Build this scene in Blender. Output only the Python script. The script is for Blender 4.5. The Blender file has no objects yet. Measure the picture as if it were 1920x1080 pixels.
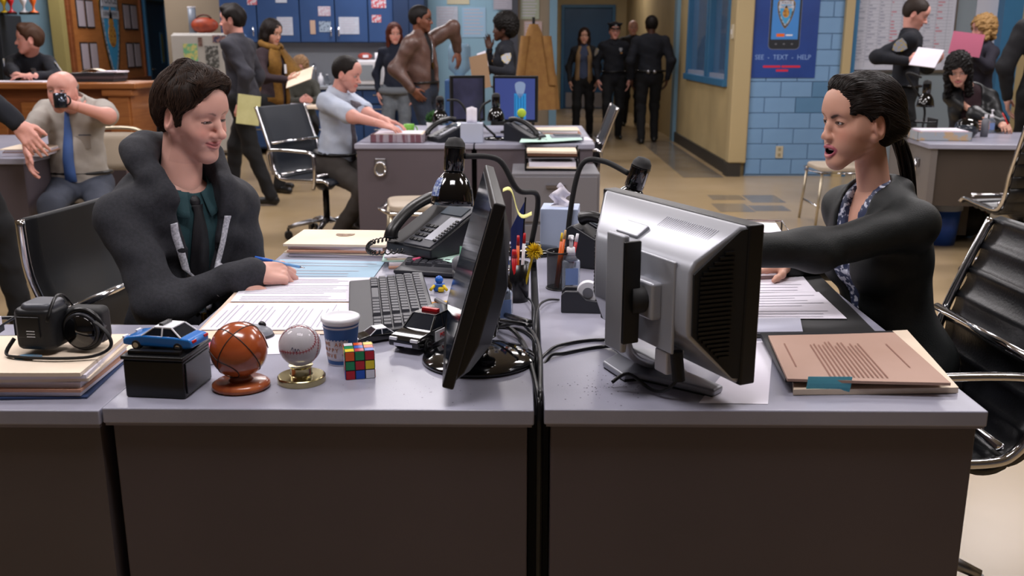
import bpy, math, random
import numpy as np
from mathutils import Vector, Matrix
random.seed(7)
rng = np.random.RandomState(5)
scene = bpy.context.scene
col = scene.collection
pi = math.pi

# ------------------------------------------------------------------ camera
F = 1780.0                                   # focal length in pixels of a 1920 px wide frame
TH = math.atan(454 / F)                      # pitch down
YAW = math.atan(25 / (F / math.cos(TH)))     # small turn to the left
H = 1.385
cam_d = bpy.data.cameras.new('camera')
cam_d.sensor_width = 36.0
cam_d.lens = F / 1920 * 36
cam_d.clip_start = 0.05
cam_d.clip_end = 80
cam_d.dof.use_dof = True
cam_d.dof.focus_distance = 2.25
cam_d.dof.aperture_fstop = 5.6
cam = bpy.data.objects.new('camera', cam_d)
col.objects.link(cam)
cam.location = (0, 0, H)
cam.rotation_euler = (pi / 2 - TH, 0, YAW)
scene.camera = cam

# ------------------------------------------------------------------ world, light, exposure
world = bpy.data.worlds.new('world')
scene.world = world
world.use_nodes = True
world.node_tree.nodes['Background'].inputs[0].default_value = (0.75, 0.8, 1.0, 1)
world.node_tree.nodes['Background'].inputs[1].default_value = 0.05
scene.view_settings.view_transform = 'Standard'
scene.view_settings.look = 'None'
scene.view_settings.exposure = 0.0
scene.view_settings.gamma = 1.0
scene.view_settings.use_curve_mapping = False
CEIL = 3.3
LAMP_COLOR = (1.0, 0.955, 0.97)
# fluorescent ceiling troffers: (x, y, size x, size y, watts)
TROFFERS = [(-2.6, 2.6, 1.2, .6, 46), (-0.2, 1.3, 1.2, .6, 44), (2.2, 2.6, 1.2, .6, 40),
            (-3.6, 5.2, 1.2, .6, 46), (-0.9, 4.3, 1.2, .6, 46), (1.6, 4.8, 1.2, .6, 46), (4.2, 5.4, 1.2, .6, 52),
            (-3.4, 8.4, 1.2, .6, 60), (-0.8, 8.0, 1.2, .6, 56), (1.2, 8.8, 1.2, .6, 46), (4.4, 8.2, 1.2, .6, 60),
            (-5.2, 12.2, 1.2, .6, 64), (-1.8, 12.0, 1.2, .6, 60), (1.3, 13.2, 1.2, .6, 16), (1.3, 18.6, 1.2, .6, 30), (4.6, 12.2, 1.2, .6, 60)]
for i, (x, y, sx, sy, w) in enumerate(TROFFERS):
    ld = bpy.data.lights.new('ceiling_lamp_light', 'AREA')
    ld.shape = 'RECTANGLE'; ld.size = sx; ld.size_y = sy; ld.energy = w; ld.color = LAMP_COLOR
    lo = bpy.data.objects.new('ceiling_lamp_light', ld); col.objects.link(lo)
    lo.location = (x, y, CEIL - 0.075)

# ------------------------------------------------------------------ pixel helpers (real positions for a measured pixel)
def _basis():
    c, s = math.cos(TH), math.sin(TH); cy, sy = math.cos(YAW), math.sin(YAW)
    r = lambda v: Vector((v[0]*cy - v[1]*sy, v[0]*sy + v[1]*cy, v[2]))
    return r((0, c, -s)), r((0, s, c)), r((1, 0, 0))
FW, UPV, RT = _basis()
def ray(px, py): return FW + RT * ((px - 960) / F) - UPV * ((py - 540) / F)
def on_z(px, py, z):
    d = ray(px, py); return Vector((0, 0, H)) + d * ((z - H) / d.z)
def on_y(px, py, y):
    d = ray(px, py); return Vector((0, 0, H)) + d * (y / d.y)
def on_x(px, py, x):
    d = ray(px, py); return Vector((0, 0, H)) + d * (x / d.x)

# ------------------------------------------------------------------ materials
def lin(c):
    if isinstance(c, str):
        c = c.lstrip('#'); c = [int(c[i:i+2], 16) / 255 for i in (0, 2, 4)]
    return tuple(x / 12.92 if x <= .04045 else ((x + .055) / 1.055) ** 2.4 for x in c) + (1.0,)
_mats = {}
def mat(name, c, rough=.5, metal=0., c2=None, scale=8., detail=3., bump=0., bscale=60., stretch=None, spec=.5,
        emit=0., trans=0., alpha=1., coat=0., vcol=False, sss=0., ramp=(.35, .65), ior=1.45, sheen=0.):
    if name in _mats: return _mats[name]
    m = bpy.data.materials.new(name); m.use_nodes = True
    nt = m.node_tree; N = nt.nodes; L = nt.links
    b = N['Principled BSDF']
    b.inputs['Base Color'].default_value = lin(c)
    b.inputs['Roughness'].default_value = rough
    b.inputs['Metallic'].default_value = metal
    b.inputs['Specular IOR Level'].default_value = spec
    b.inputs['IOR'].default_value = ior
    if trans: b.inputs['Transmission Weight'].default_value = trans
    if alpha < 1: b.inputs['Alpha'].default_value = alpha
    if coat: b.inputs['Coat Weight'].default_value = coat; b.inputs['Coat Roughness'].default_value = .08
    if sheen: b.inputs['Sheen Weight'].default_value = sheen; b.inputs['Sheen Roughness'].default_value = .6
    if sss:
        b.inputs['Subsurface Weight'].default_value = sss
        b.inputs['Subsurface Radius'].default_value = (.012, .005, .003); b.inputs['Subsurface Scale'].default_value = .6
    if emit: b.inputs['Emission Color'].default_value = lin(c); b.inputs['Emission Strength'].default_value = emit
    tc = N.new('ShaderNodeTexCoord'); vec = tc.outputs['Object']
    if stretch:
        mp = N.new('ShaderNodeMapping'); mp.inputs['Scale'].default_value = stretch
        L.new(vec, mp.inputs['Vector']); vec = mp.outputs['Vector']
    src = None
    if vcol:
        at = N.new('ShaderNodeAttribute'); at.attribute_name = 'Col'; src = at.outputs['Color']
        if c2 is not None:
            nz = N.new('ShaderNodeTexNoise'); nz.inputs['Scale'].default_value = scale; nz.inputs['Detail'].default_value = detail
            L.new(vec, nz.inputs['Vector'])
            mx = N.new('ShaderNodeMix'); mx.data_type = 'RGBA'; mx.blend_type = 'MULTIPLY'
            rp = N.new('ShaderNodeValToRGB'); rp.color_ramp.elements[0].position = ramp[0]; rp.color_ramp.elements[1].position = ramp[1]
            rp.color_ramp.elements[0].color = lin(c2); rp.color_ramp.elements[1].color = (1, 1, 1, 1)
            L.new(nz.outputs['Fac'], rp.inputs['Fac']); mx.inputs[0].default_value = 1
            L.new(src, mx.inputs[6]); L.new(rp.outputs['Color'], mx.inputs[7]); src = mx.outputs[2]
    elif c2 is not None:
        nz = N.new('ShaderNodeTexNoise'); nz.inputs['Scale'].default_value = scale; nz.inputs['Detail'].default_value = detail
        L.new(vec, nz.inputs['Vector'])
        rp = N.new('ShaderNodeValToRGB'); rp.color_ramp.elements[0].position = ramp[0]; rp.color_ramp.elements[1].position = ramp[1]
        rp.color_ramp.elements[0].color = lin(c); rp.color_ramp.elements[1].color = lin(c2)
        L.new(nz.outputs['Fac'], rp.inputs['Fac']); src = rp.outputs['Color']
    if src is not None:
        L.new(src, b.inputs['Base Color'])
        if emit: L.new(src, b.inputs['Emission Color'])
    if bump:
        nb = N.new('ShaderNodeTexNoise'); nb.inputs['Scale'].default_value = bscale; nb.inputs['Detail'].default_value = 4
        L.new(vec, nb.inputs['Vector'])
        bp = N.new('ShaderNodeBump'); bp.inputs['Strength'].default_value = bump; bp.inputs['Distance'].default_value = .004
        L.new(nb.outputs['Fac'], bp.inputs['Height']); L.new(bp.outputs['Normal'], b.inputs['Normal'])
    _mats[name] = m
    return m

# ------------------------------------------------------------------ object helpers
def tag(o, label=None, cat=None, group=None, kind=None):
    if label: o['label'] = label
    if cat: o['category'] = cat
    if group: o['group'] = group
    if kind: o['kind'] = kind
    return o
def thing(name, label, cat, loc=(0, 0, 0), rz=0., group=None, scale=1.):
    o = bpy.data.objects.new(name, None); col.objects.link(o)
    o.empty_display_size = .05
    o.location = loc; o.rotation_euler = (0, 0, rz); o.scale = (scale,) * 3
    return tag(o, label, cat, group)
def copy_tree(o, parent=None):
    c = o.copy(); col.objects.link(c); c.parent = parent
    for ch in [x for x in bpy.data.objects if x.parent == o]:
        copy_tree(ch, c)
    return c
def frame(d, up=(0, 0, 1)):
    d = Vector(d).normalized(); up = Vector(up)
    if abs(d.dot(up)) > .98: up = Vector((0, 1, 0)) if abs(d.y) < .9 else Vector((1, 0, 0))
    x = d.cross(up).normalized(); y = x.cross(d).normalized()
    return x, y, d
def smooth_path(pts, n=8, closed=False):
    P = [Vector(p) for p in pts]; out = []; m = len(P)
    rngi = range(m if closed else m - 1)
    for i in rngi:
        p0 = P[(i-1) % m] if (closed or i > 0) else P[0]; p1 = P[i]; p2 = P[(i+1) % m]
        p3 = P[(i+2) % m] if (closed or i + 2 < m) else P[-1]
        for k in range(n):
            t = k / n
            out.append(.5 * ((2*p1) + (p2-p0)*t + (2*p0-5*p1+4*p2-p3)*t*t + (3*p1-p0-3*p2+p3)*t**3))
    if not closed: out.append(P[-1])
    return out
class MB:
    def __init__(s): s.v = []; s.f = []; s.c = []
    def add(s, vs, fs):
        n = len(s.v); s.v += [tuple(v) for v in vs]; s.f += [tuple(i + n for i in f) for f in fs]; return s
    def box(s, c, d, rz=0., rx=0., ry=0., taper=1.):
        R = Matrix.Rotation(rz, 3, 'Z') @ Matrix.Rotation(ry, 3, 'Y') @ Matrix.Rotation(rx, 3, 'X')
        c = Vector(c); vs = []
        for z in (-.5, .5):
            k = taper if z > 0 else 1
            for x, y in ((-.5, -.5), (.5, -.5), (.5, .5), (-.5, .5)):
                vs.append(c + R @ Vector((x*d[0]*k, y*d[1]*k, z*d[2])))
        return s.add(vs, [(3, 2, 1, 0), (4, 5, 6, 7), (0, 1, 5, 4), (1, 2, 6, 5), (2, 3, 7, 6), (3, 0, 4, 7)])
    def bb(s, x0, x1, y0, y1, z0, z1): return s.box(((x0+x1)/2, (y0+y1)/2, (z0+z1)/2), (x1-x0, y1-y0, z1-z0))
    def cyl(s, a, b, r, r2=None, n=16, cap=True):
        a = Vector(a); b = Vector(b); r2 = r if r2 is None else r2
        x, y, d = frame(b - a); vs = []
        for c, q in ((a, r), (b, r2)):
            for i in range(n):
                t = 2*pi*i/n; vs.append(c + (x*math.cos(t) + y*math.sin(t)) * q)
        fs = [(i, (i+1) % n, n + (i+1) % n, n + i) for i in range(n)]
        fs = [f[::-1] for f in fs]
        if cap: fs += [tuple(range(n)), tuple(range(2*n-1, n-1, -1))]
        return s.add(vs, fs)
    def tube(s, path, r, n=8, cap=True, closed=False, flat=1.):
        P = [Vector(p) for p in path]; m = len(P); vs = []; fs = []
        rr = r if hasattr(r, '__len__') else [r] * m
        up = None
        for i, p in enumerate(P):
            t = (P[(i+1) % m] - P[i-1]) if closed else (P[min(i+1, m-1)] - P[max(i-1, 0)])
            if t.length < 1e-9: t = Vector((0, 0, 1))
            t.normalize()
            if up is None: x, y, _ = frame(t)
            else:
                x = up - t * up.dot(t)
                x = x.normalized() if x.length > 1e-6 else frame(t)[0]
                y = t.cross(x)
            up = x
            for k in range(n):
                a = 2*pi*k/n; vs.append(p + (x*math.cos(a) + y*math.sin(a)*flat) * rr[i])
        for i in range(m if closed else m-1):
            for k in range(n):
                j = (i+1) % m
                fs.append((i*n+k, i*n+(k+1) % n, j*n+(k+1) % n, j*n+k))
        if cap and not closed: fs += [tuple(range(n-1, -1, -1)), tuple(range((m-1)*n, m*n))]
        return s.add(vs, fs)
    def lathe(s, prof, n=24, c=(0, 0, 0), sx=1., sy=1.):
        c = Vector(c); vs = []; fs = []; m = len(prof)
        for r, z in prof:
            for i in range(n):
                t = 2*pi*i/n; vs.append(c + Vector((r*math.cos(t)*sx, r*math.sin(t)*sy, z)))
        for j in range(m-1):
            for i in range(n):
                fs.append((j*n+i, j*n+(i+1) % n, (j+1)*n+(i+1) % n, (j+1)*n+i))
        if prof[0][0] > 1e-6: fs.append(tuple(range(n-1, -1, -1)))
        if prof[-1][0] > 1e-6: fs.append(tuple(range((m-1)*n, m*n)))
        return s.add(vs, fs)
    def sphere(s, c, r, n=16, m=10, sx=1, sy=1, sz=1):
        c = Vector(c); prof = [(max(1e-7, math.sin(pi*i/m))*r, -math.cos(pi*i/m)*r) for i in range(m+1)]
        q = MB().lathe(prof, n); return s.add([c + Vector((v[0]*sx, v[1]*sy, v[2]*sz)) for v in q.v], q.f)
    def prism(s, poly, z0, z1, xf=None):
        n = len(poly); vs = [Vector((x, y, z0)) for x, y in poly] + [Vector((x, y, z1)) for x, y in poly]
        if xf: vs = [xf(v) for v in vs]
        return s.add(vs, [tuple(range(n-1, -1, -1)), tuple(range(n, 2*n))] + [(i, (i+1) % n, n+(i+1) % n, n+i) for i in range(n)])
    def grid(s, fn, nu, nv, thick=0.):
        vs = [Vector(fn(i/nu, j/nv)) for j in range(nv+1) for i in range(nu+1)]
        q = lambda i, j: j*(nu+1)+i
        fs = [(q(i, j), q(i+1, j), q(i+1, j+1), q(i, j+1)) for j in range(nv) for i in range(nu)]
        if thick:
            n = len(vs); nr = [Vector() for _ in vs]
            for f in fs:
                k = (vs[f[1]]-vs[f[0]]).cross(vs[f[3]]-vs[f[0]])
                for i in f: nr[i] += k
            b = [v - (k.normalized() if k.length > 0 else Vector((0, 0, 1))) * thick for v, k in zip(vs, nr)]
            ring = [q(i, 0) for i in range(nu)] + [q(nu, j) for j in range(nv)] + [q(i, nv) for i in range(nu, 0, -1)] + [q(0, j) for j in range(nv, 0, -1)]
            fs = fs + [tuple(i + n for i in f[::-1]) for f in fs]
            fs += [(ring[(i+1) % len(ring)], ring[i], ring[i]+n, ring[(i+1) % len(ring)]+n) for i in range(len(ring))]
            vs = vs + b
        return s.add(vs, fs)
    def xf(s, M):
        s.v = [tuple(M @ Vector(v)) for v in s.v]; return s
    def build(s, name, m, parent=None, loc=None, rz=0., smooth=False, bev=0., sub=0, seg=2, rot=None):
        me = bpy.data.meshes.new(name); me.from_pydata(s.v, [], s.f); me.update()
        if smooth: me.polygons.foreach_set('use_smooth', [True] * len(me.polygons))
        if m: me.materials.append(m)
        o = bpy.data.objects.new(name, me); col.objects.link(o)
        if parent: o.parent = parent
        if loc is not None: o.location = loc
        if rz: o.rotation_euler.z = rz
        if rot: o.rotation_euler = rot
        if bev:
            b = o.modifiers.new('bevel', 'BEVEL'); b.width = bev; b.segments = seg; b.limit_method = 'ANGLE'; b.angle_limit = .6
            if smooth is None or smooth == 'auto': pass
            me.polygons.foreach_set('use_smooth', [True] * len(me.polygons)); b.harden_normals = True
        if sub:
            u = o.modifiers.new('sub', 'SUBSURF'); u.levels = sub; u.render_levels = sub
        return o
def rpoly(w, h, r, n=4, cx=0., cy=0.):
    out = []
    for sx, sy, a0 in ((1, -1, -pi/2), (1, 1, 0), (-1, 1, pi/2), (-1, -1, pi)):
        for i in range(n+1):
            a = a0 + pi/2*i/n
            out.append((cx + sx*(w/2-r) + r*math.cos(a), cy + sy*(h/2-r) + r*math.sin(a)))
    return out
def text(s, size, m, parent, loc, rot=(0, 0, 0), name='lettering', depth=.0006, sx=1., align='CENTER', bold=0.):
    cu = bpy.data.curves.new('txt', 'FONT'); cu.body = s; cu.size = size; cu.align_x = align; cu.align_y = 'CENTER'
    cu.extrude = depth; cu.resolution_u = 3; cu.offset = bold
    t = bpy.data.objects.new('txt', cu); col.objects.link(t)
    dg = bpy.context.evaluated_depsgraph_get()
    me = bpy.data.meshes.new_from_object(t.evaluated_get(dg)); me.name = name
    bpy.data.objects.remove(t); bpy.data.curves.remove(cu)
    me.materials.clear(); me.materials.append(m)
    o = bpy.data.objects.new(name, me); col.objects.link(o); o.parent = parent
    o.location = loc; o.rotation_euler = rot; o.scale = (sx, 1, 1)
    return o
def struct(name, mb, m, **k): return tag(mb.build(name, m, **k), kind='structure')
def cloth(name, c, c2=None, rough=.85, **k): return mat('cloth_'+name, c, rough, c2=c2 or c, scale=k.pop('scale', 14), bump=k.pop('bump', .25), bscale=k.pop('bscale', 420), **k)
# ------------------------------------------------------------------ common materials
m_desk = mat('desk_laminate', '#8f8f9f', .30, c2='#9e9eae', scale=3.5, detail=6, bump=.05, bscale=300)
m_desk_edge = mat('desk_edge', '#7d7886', .4)
m_desk_body = mat('desk_steel', '#524a50', .45, c2='#5a5157', scale=2., bump=.04, bscale=400)
m_desk_dark = mat('desk_steel_dark', '#3c342e', .5, c2='#453c35', scale=2.)
m_chrome = mat('chrome', '#d6d6da', .12, metal=1.)
m_steel = mat('brushed_steel', '#9a9aa0', .3, metal=1.)
m_black = mat('black_plastic', '#0c0c0e', .35)
m_blackg = mat('black_gloss', '#060608', .08, coat=.6)
m_blackm = mat('black_matte', '#141416', .65)
m_dgrey = mat('dark_grey_plastic', '#2c2d33', .4)
m_grey = mat('grey_plastic', '#6a6b72', .42)
m_silver = mat('silver_plastic', '#9fa1a9', .34, metal=.35)
m_paper = mat('paper', '#e6e3ee', .85, c2='#ded9e6', scale=5.)
m_ink = mat('ink', '#b0adbb', .9)
m_manila = mat('manila', '#dcc9b2', .8, c2='#e6d6c2', scale=4.)
m_tanf = mat('tan_folder', '#c79a84', .8, c2='#b98b74', scale=4.)
m_brown = mat('brown_board', '#5b3a2a', .7)
m_blueink = mat('blue_plastic', '#1a5fc0', .35)
m_red = mat('red_plastic', '#b3161f', .35)
m_yellow = mat('yellow_plastic', '#d9b818', .5)
m_orange = mat('orange_plastic', '#d9641c', .4)
m_green = mat('green_plastic', '#2f8f4c', .4)
m_white = mat('white_plastic', '#dedee4', .35)
m_pink = mat('pink_paper', '#d8537c', .7)
m_bluepaper = mat('blue_paper', '#a9c6da', .85, c2='#9dbbd0', scale=3.)
m_stickyblue = mat('sticky_blue', '#5aa9bd', .7)
m_stickyyel = mat('sticky_yellow', '#ddd88a', .75)
m_mint = mat('mint_paper', '#b8d8cc', .8)
m_clear = mat('clear_plastic', '#f2f6fa', .03, trans=1., ior=1.25)
m_glass = mat('window_glass', '#4a6688', .08, spec=.6)

# ------------------------------------------------------------------ the setting
m_floor = mat('floor_vinyl', '#988362', .26, c2='#a69172', scale=.9, detail=5, coat=.0, bump=.015, bscale=5.)
m_floor_dark = mat('floor_tile_dark', '#6d6255', .2, c2='#787066', scale=3.)
m_cream = mat('wall_cream', '#a08e68', .55, c2='#b09c72', scale=1.5, bump=.03, bscale=80)
m_olive = mat('wall_olive', '#8f8452', .6, c2='#978c5a', scale=1.2)
m_beige = mat('wall_beige', '#7f7260', .6, c2='#877a68', scale=1.2)
m_blueblk = mat('block_blue', '#6a8db2', .5, c2='#7296ba', scale=2., bump=.08, bscale=90)
m_blueblk2 = mat('block_blue_dark', '#4f7699', .5, c2='#577ea1', scale=2., bump=.08, bscale=90)
m_mortar = mat('mortar_blue', '#6484a6', .7)
m_ltblue = mat('wall_light_blue', '#7fa3b8', .55, c2='#87abc0', scale=1.4)
m_bluetrim = mat('blue_paint', '#2f6288', .4, c2='#356a90', scale=2.)
m_doorblue = mat('door_blue', '#1f4a70', .4, c2='#255178', scale=2.)
m_base = mat('rubber_base', '#2a2723', .5)
m_ceil = mat('ceiling_tile', '#b8b6b0', .8)
m_frost = mat('lamp_diffuser', '#fff4f6', .4, emit=2.2)
m_dim = mat('wall_dim', '#85858c', .7)

XS, YK, YC, YB = -6.1, 13.1, 10.45, 22.0      # side wall, kitchen wall, corridor corner, corridor end
floor = struct('floor', MB().bb(-9, 7.5, -3, 24, -.12, 0), m_floor)
def tile(x0, x1, y0, y1, z=.0006):
    return MB().bb(x0, x1, y0, y1, -.02, z).build('tile', m_floor_dark, floor)
for pts in [((1130, 306), (1330, 322)), ]:
    pass
# darker inlaid tiles that follow the corridor wall and lie in the aisle
for i in range(9): tile(1.72, 2.16, YC - .15 + i*.46, YC - .15 + i*.46 + .455)
a = on_z(1345, 392, 0); b = on_z(1460, 392, 0)
tile(a.x, a.x + .3, a.y - .15, a.y + .3); tile(a.x + .31, a.x + .62, a.y - .1, a.y + .2); tile(b.x - .15, b.x + .16, b.y + .35, b.y + .8); tile(b.x - .48, b.x - .17, b.y + .5, b.y + .8)
struct('ceiling', MB().bb(-9, 7.5, -3, 24, CEIL, CEIL + .1), m_ceil)
struct('wall_rear', MB().bb(-9, 7.5, -3.1, -3, 0, CEIL), m_dim)
struct('wall_left', MB().bb(-9.1, -9, -3, 24, 0, CEIL), m_cream)
struct('wall_right', MB().bb(7.5, 7.6, -3, 24, 0, CEIL), m_cream)
struct('wall_alcove', MB().bb(-9, XS, 12.95, 13.1, 0, CEIL), m_ltblue)
struct('wall_side', MB().bb(XS - .15, XS, 12.95, 24, 0, CEIL), m_olive)
struct('baseboard_side', MB().bb(XS, XS + .02, 12.95, 24, 0, .12), m_base)
struct('trim_1', MB().bb(XS - .12, XS + .03, 12.82, 12.95, 0, CEIL), m_olive)
# kitchen wall and the wall beside it
xk0 = -4.80; xk1 = -1.42; xp = .40
struct('wall_kitchen', MB().bb(xk0, xk1, YK, YK + .15, 0, CEIL), m_beige)
struct('wall_notice', MB().bb(xk1, -.16, YK, YK + .15, 0, CEIL), m_ltblue)
struct('wall_poster', MB().bb(-.16, xp - .08, YK, YK + .15, 0, CEIL), m_beige)
struct('trim_2', MB().bb(xp - .08, xp + .02, YK - .06, YK + .3, 0, CEIL), mat('column_blue', '#6f93aa', .5))
struct('trim_3', MB().bb(-.24, -.10, YK - .05, YK, 0, CEIL), mat('column_grey', '#3c3f4a', .5))
struct('wall_corridor_left', MB().bb(xp - .15, xp, YK + .15, YB, 0, CEIL), m_cream)
struct('wall_corridor_end', MB().bb(xp - .15, 4.2, YB, YB + .15, 0, CEIL), m_cream)
struct('wall_passage_end', MB().bb(XS - .15, xk0 + .1, 18.5, 18.65, 0, CEIL), m_cream)

def door(name, origin, rz, w, h, plate=False, window=False, deep=.0):
    d = bpy.data.objects.new(name, None); col.objects.link(d); d.location = origin; d.rotation_euler.z = rz
    d['kind'] = 'structure'
    MB().bb(-w/2-.07, -w/2, -.05, .12, 0, h+.07).bb(w/2, w/2+.07, -.05, .12, 0, h+.07).bb(-w/2, w/2, -.05, .12, h, h+.07).build('door_frame', m_bluetrim, d, bev=.006)
    lf = MB().bb(-w/2+.004, w/2-.004, deep, deep+.045, .008, h-.004).build('door_leaf', m_doorblue, d, bev=.004)
    MB().cyl((w/2-.09 if not window else -w/2+.09, deep-.05, 1.02), (w/2-.2 if not window else -w/2+.2, deep-.05, 1.02), .011).cyl((w/2-.09 if not window else -w/2+.09, deep-.055, 1.02), (w/2-.09 if not window else -w/2+.09, deep+.01, 1.02), .014).build('door_handle', m_chrome, d, smooth=True)
    if plate: MB().bb(-w/2+.05, w/2-.05, deep-.004, deep, .03, .36).build('kick_plate', m_steel, d)
    if window:
        MB().bb(w/2-.28, w/2-.14, deep-.008, deep, 1.1, 1.6).build('door_window_frame', m_bluetrim, d)
        MB().bb(w/2-.26, w/2-.16, deep-.01, deep-.006, 1.12, 1.58).build('door_pane', mat('door_pane_glass', '#5d6a48', .1), d)
    return d
door('door_1', (1.40, YB - .02, 0), 0, 1.06, 2.2, plate=True)
door('door_2', (XS + .02, 16.12, 0), pi/2, .92, 2.1, window=True, deep=.02)
# corridor right wall with its windows, corner post, and the blue block wall
xr = 2.25
yw0, yw1 = 10.85, 13.6
wr = MB().bb(xr, xr + .16, YC + .05, YB, 0, .98).bb(xr, xr + .16, YC + .05, yw0, .98, CEIL).bb(xr, xr + .16, yw1, YB, .98, CEIL).bb(xr, xr + .16, yw0, yw1, 2.5, CEIL)
struct('wall_corridor_right', wr, m_cream)
struct('baseboard_corridor', MB().bb(xr - .025, xr, YC - .02, 14.4, 0, .14), m_base)
struct('trim_4', MB().bb(xr - .05, xr + .17, 14.35, 14.6, 0, CEIL), mat('column_blue', '#6f93aa', .5))
struct('trim_5', MB().bb(xr - .035, xr + .16, YC - .05, YC + .12, .14, CEIL), mat('post_cream', '#a6946e', .5), bev=.02)
struct('baseboard_post', MB().bb(xr - .05, xr + .1, YC - .065, YC + .14, 0, .14), m_base)
w1 = bpy.data.objects.new('window_1', None); col.objects.link(w1); w1.location = (xr, 0, 0); w1['kind'] = 'structure'
fr = MB(); fr.bb(-.05, .1, yw0, yw1, .94, 1.02).bb(-.02, .1, yw0, yw1, 2.44, 2.5)
for y in (yw0, 11.95, 12.1, yw1 - .08): fr.bb(-.02, .1, y, y + .09, 1.02, 2.44)
fr.build('window_frame', m_bluetrim, w1, bev=.006)
for y0, y1 in ((yw0 + .09, 11.95), (12.19, yw1 - .08)):
    MB().bb(.05, .06, y0, y1, 1.02, 2.44).build('pane', m_glass, w1)
    MB().bb(.005, .04, y0 + .02, y0 + .07, 1.02, 2.44).bb(.005, .04, y0, y1, 1.02, 1.07).build('sash_bar', mat('sash_grey', '#8b94a8', .4), w1)
wb = struct('wall_block', MB().bb(xr + .16, 3.42, YC + .012, YC + .16, 0, CEIL), m_mortar)
cw, ch = .335, .166
blk = {}
def block(x0, x1, z0, z1, m):
    key = (round(x1-x0, 3), m.name)
    if key not in blk:
        o = MB().bb(0, x1-x0-.006, 0, .03, 0, z1-z0-.006).build('block', m, wb, bev=.004, seg=1); blk[key] = o
    else:
        o = blk[key].copy(); col.objects.link(o)
    o.location = (x0, YC, z0)
    return o
for j in range(16):
    x = xr + .165; off = 0 if j % 2 else cw/2; first = True
    while x < 3.415:
        w = cw - off if first else cw
        x1 = min(x + w, 3.42); first = False
        if x1 - x > .03:
            dark = (j in (4, 5)) and x > 2.85 and x < 3.15
            block(x, x1, .02 + j*ch, .02 + (j+1)*ch, m_blueblk2 if dark else m_blueblk)
        x = x1
# whiteboard bay right of the block wall
struct('wall_bay', MB().bb(3.42, 7.5, YC + .05, YC + .2, 0, CEIL), mat('wall_grey_blue', '#77828a', .6))
struct('trim_6', MB().bb(3.36, 3.45, YC - .06, YC + .06, 0, CEIL), mat('post_cream', '#a6946e', .5))
struct('trim_7', MB().bb(3.45, 3.50, YC - .04, YC + .06, 0, CEIL), m_bluetrim)
struct('trim_8', MB().bb(4.98, 5.18, YC - .1, YC + .05, 0, CEIL), m_bluetrim)
struct('trim_9', MB().bb(5.18, 5.32, YC - .06, YC + .05, 0, CEIL), mat('post_cream', '#a6946e', .5))
# ceiling fixtures over the lamps
m_fix = mat('fixture_white', '#c9c9cc', .5)
for i, (x, y, sx, sy, w) in enumerate(TROFFERS):
    t = thing('ceiling_light', 'recessed fluorescent ceiling troffer with a frosted diffuser', 'ceiling light', (x, y, CEIL - .001), group='ceiling troffers')
    e = .04
    MB().bb(-sx/2-e, sx/2+e, -sy/2-e, -sy/2, -.06, 0).bb(-sx/2-e, sx/2+e, sy/2, sy/2+e, -.06, 0).bb(-sx/2-e, -sx/2, -sy/2, sy/2, -.06, 0).bb(sx/2, sx/2+e, -sy/2, sy/2, -.06, 0).build('frame', m_fix, t)
    MB().bb(-sx/2, sx/2, -sy/2, sy/2, -.04, -.03).build('diffuser', m_frost, t)
# ------------------------------------------------------------------ desks
def desk(name, label, x0, x1, y0, y1, z=.75, user=-1, group=None, ring=False, m_body=None):
    """steel office desk; user = side (-1 left, +1 right) at which somebody sits"""
    m_body = m_body or m_desk_body
    t = thing(name, label, 'desk', ((x0+x1)/2, (y0+y1)/2, 0), group=group)
    w, d = x1-x0, y1-y0
    MB().bb(-w/2, w/2, -d/2, d/2, z-.03, z).build('desk_top', m_desk, t, bev=.003)
    MB().bb(-w/2+.004, w/2-.004, -d/2+.002, -d/2+.012, z-.034, z-.004).build('edge_band', m_desk_edge, t)
    MB().bb(-w/2+.012, w/2-.012, -d/2+.012, -d/2+.05, 0, z-.03).build('side_panel', m_body, t, bev=.004)
    MB().bb(-w/2+.012, w/2-.012, d/2-.05, d/2-.012, 0, z-.03).build('side_panel', m_body, t, bev=.004)
    bx = -user * (w/2 - .03)
    MB().bb(min(bx, bx+.015*user), max(bx, bx+.015*user), -d/2+.05, d/2-.05, .12, z-.03).build('modesty_panel', m_body, t)
    for (a, b) in ((-d/2+.05, -d/2+.43), (d/2-.43, d/2-.05)):
        xa, xb = -w/2+.04, w/2-.04
        MB().bb(xa, xb, a+.004, b, .06, z-.034).build('pedestal', m_body, t)
        xf = user * (w/2 - .04)
        for k, (za, zb) in enumerate(((.08, .34), (.36, .53), (.55, .70))):
            dr = MB().bb(min(xf, xf+user*.02), max(xf, xf+user*.02), a+.015, b-.012, za, zb).build('drawer', m_body, t, bev=.003)
            MB().bb(min(xf+user*.02, xf+user*.035), max(xf+user*.02, xf+user*.035), (a+b)/2-.06, (a+b)/2+.06, (za+zb)/2-.008, (za+zb)/2+.008).build('drawer_pull', m_steel, dr)
    if ring:
        rx = -w/2 + .17
        MB().box((rx, -d/2+.006, .60), (.075, .012, .11)).build('ring_plate', m_steel, t, bev=.008)
        MB().tube([(rx + .036*math.cos(a), -d/2-.012, .585 + .044*math.sin(a)) for a in [2*pi*i/20 for i in range(20)]], .0075, closed=True).build('pull_ring', m_chrome, t, smooth=True)
    return t
ZD = .75
desk('office_desk', 'grey steel desk with laminate top where the man in the hoodie writes', -.765, .018, 1.60, 3.12, user=-1)
desk('office_desk', 'grey steel desk with laminate top behind the silver monitor', .036, .833, 1.605, 3.12, user=1)
desk('office_desk', 'grey steel desk with a pull ring where the man in short sleeves works', -1.14, -.345, 6.36, 7.9, user=-1, ring=True)
desk('office_desk', 'grey steel desk behind the low grey file cabinet', -.335, .465, 6.36, 7.9, user=1)
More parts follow.
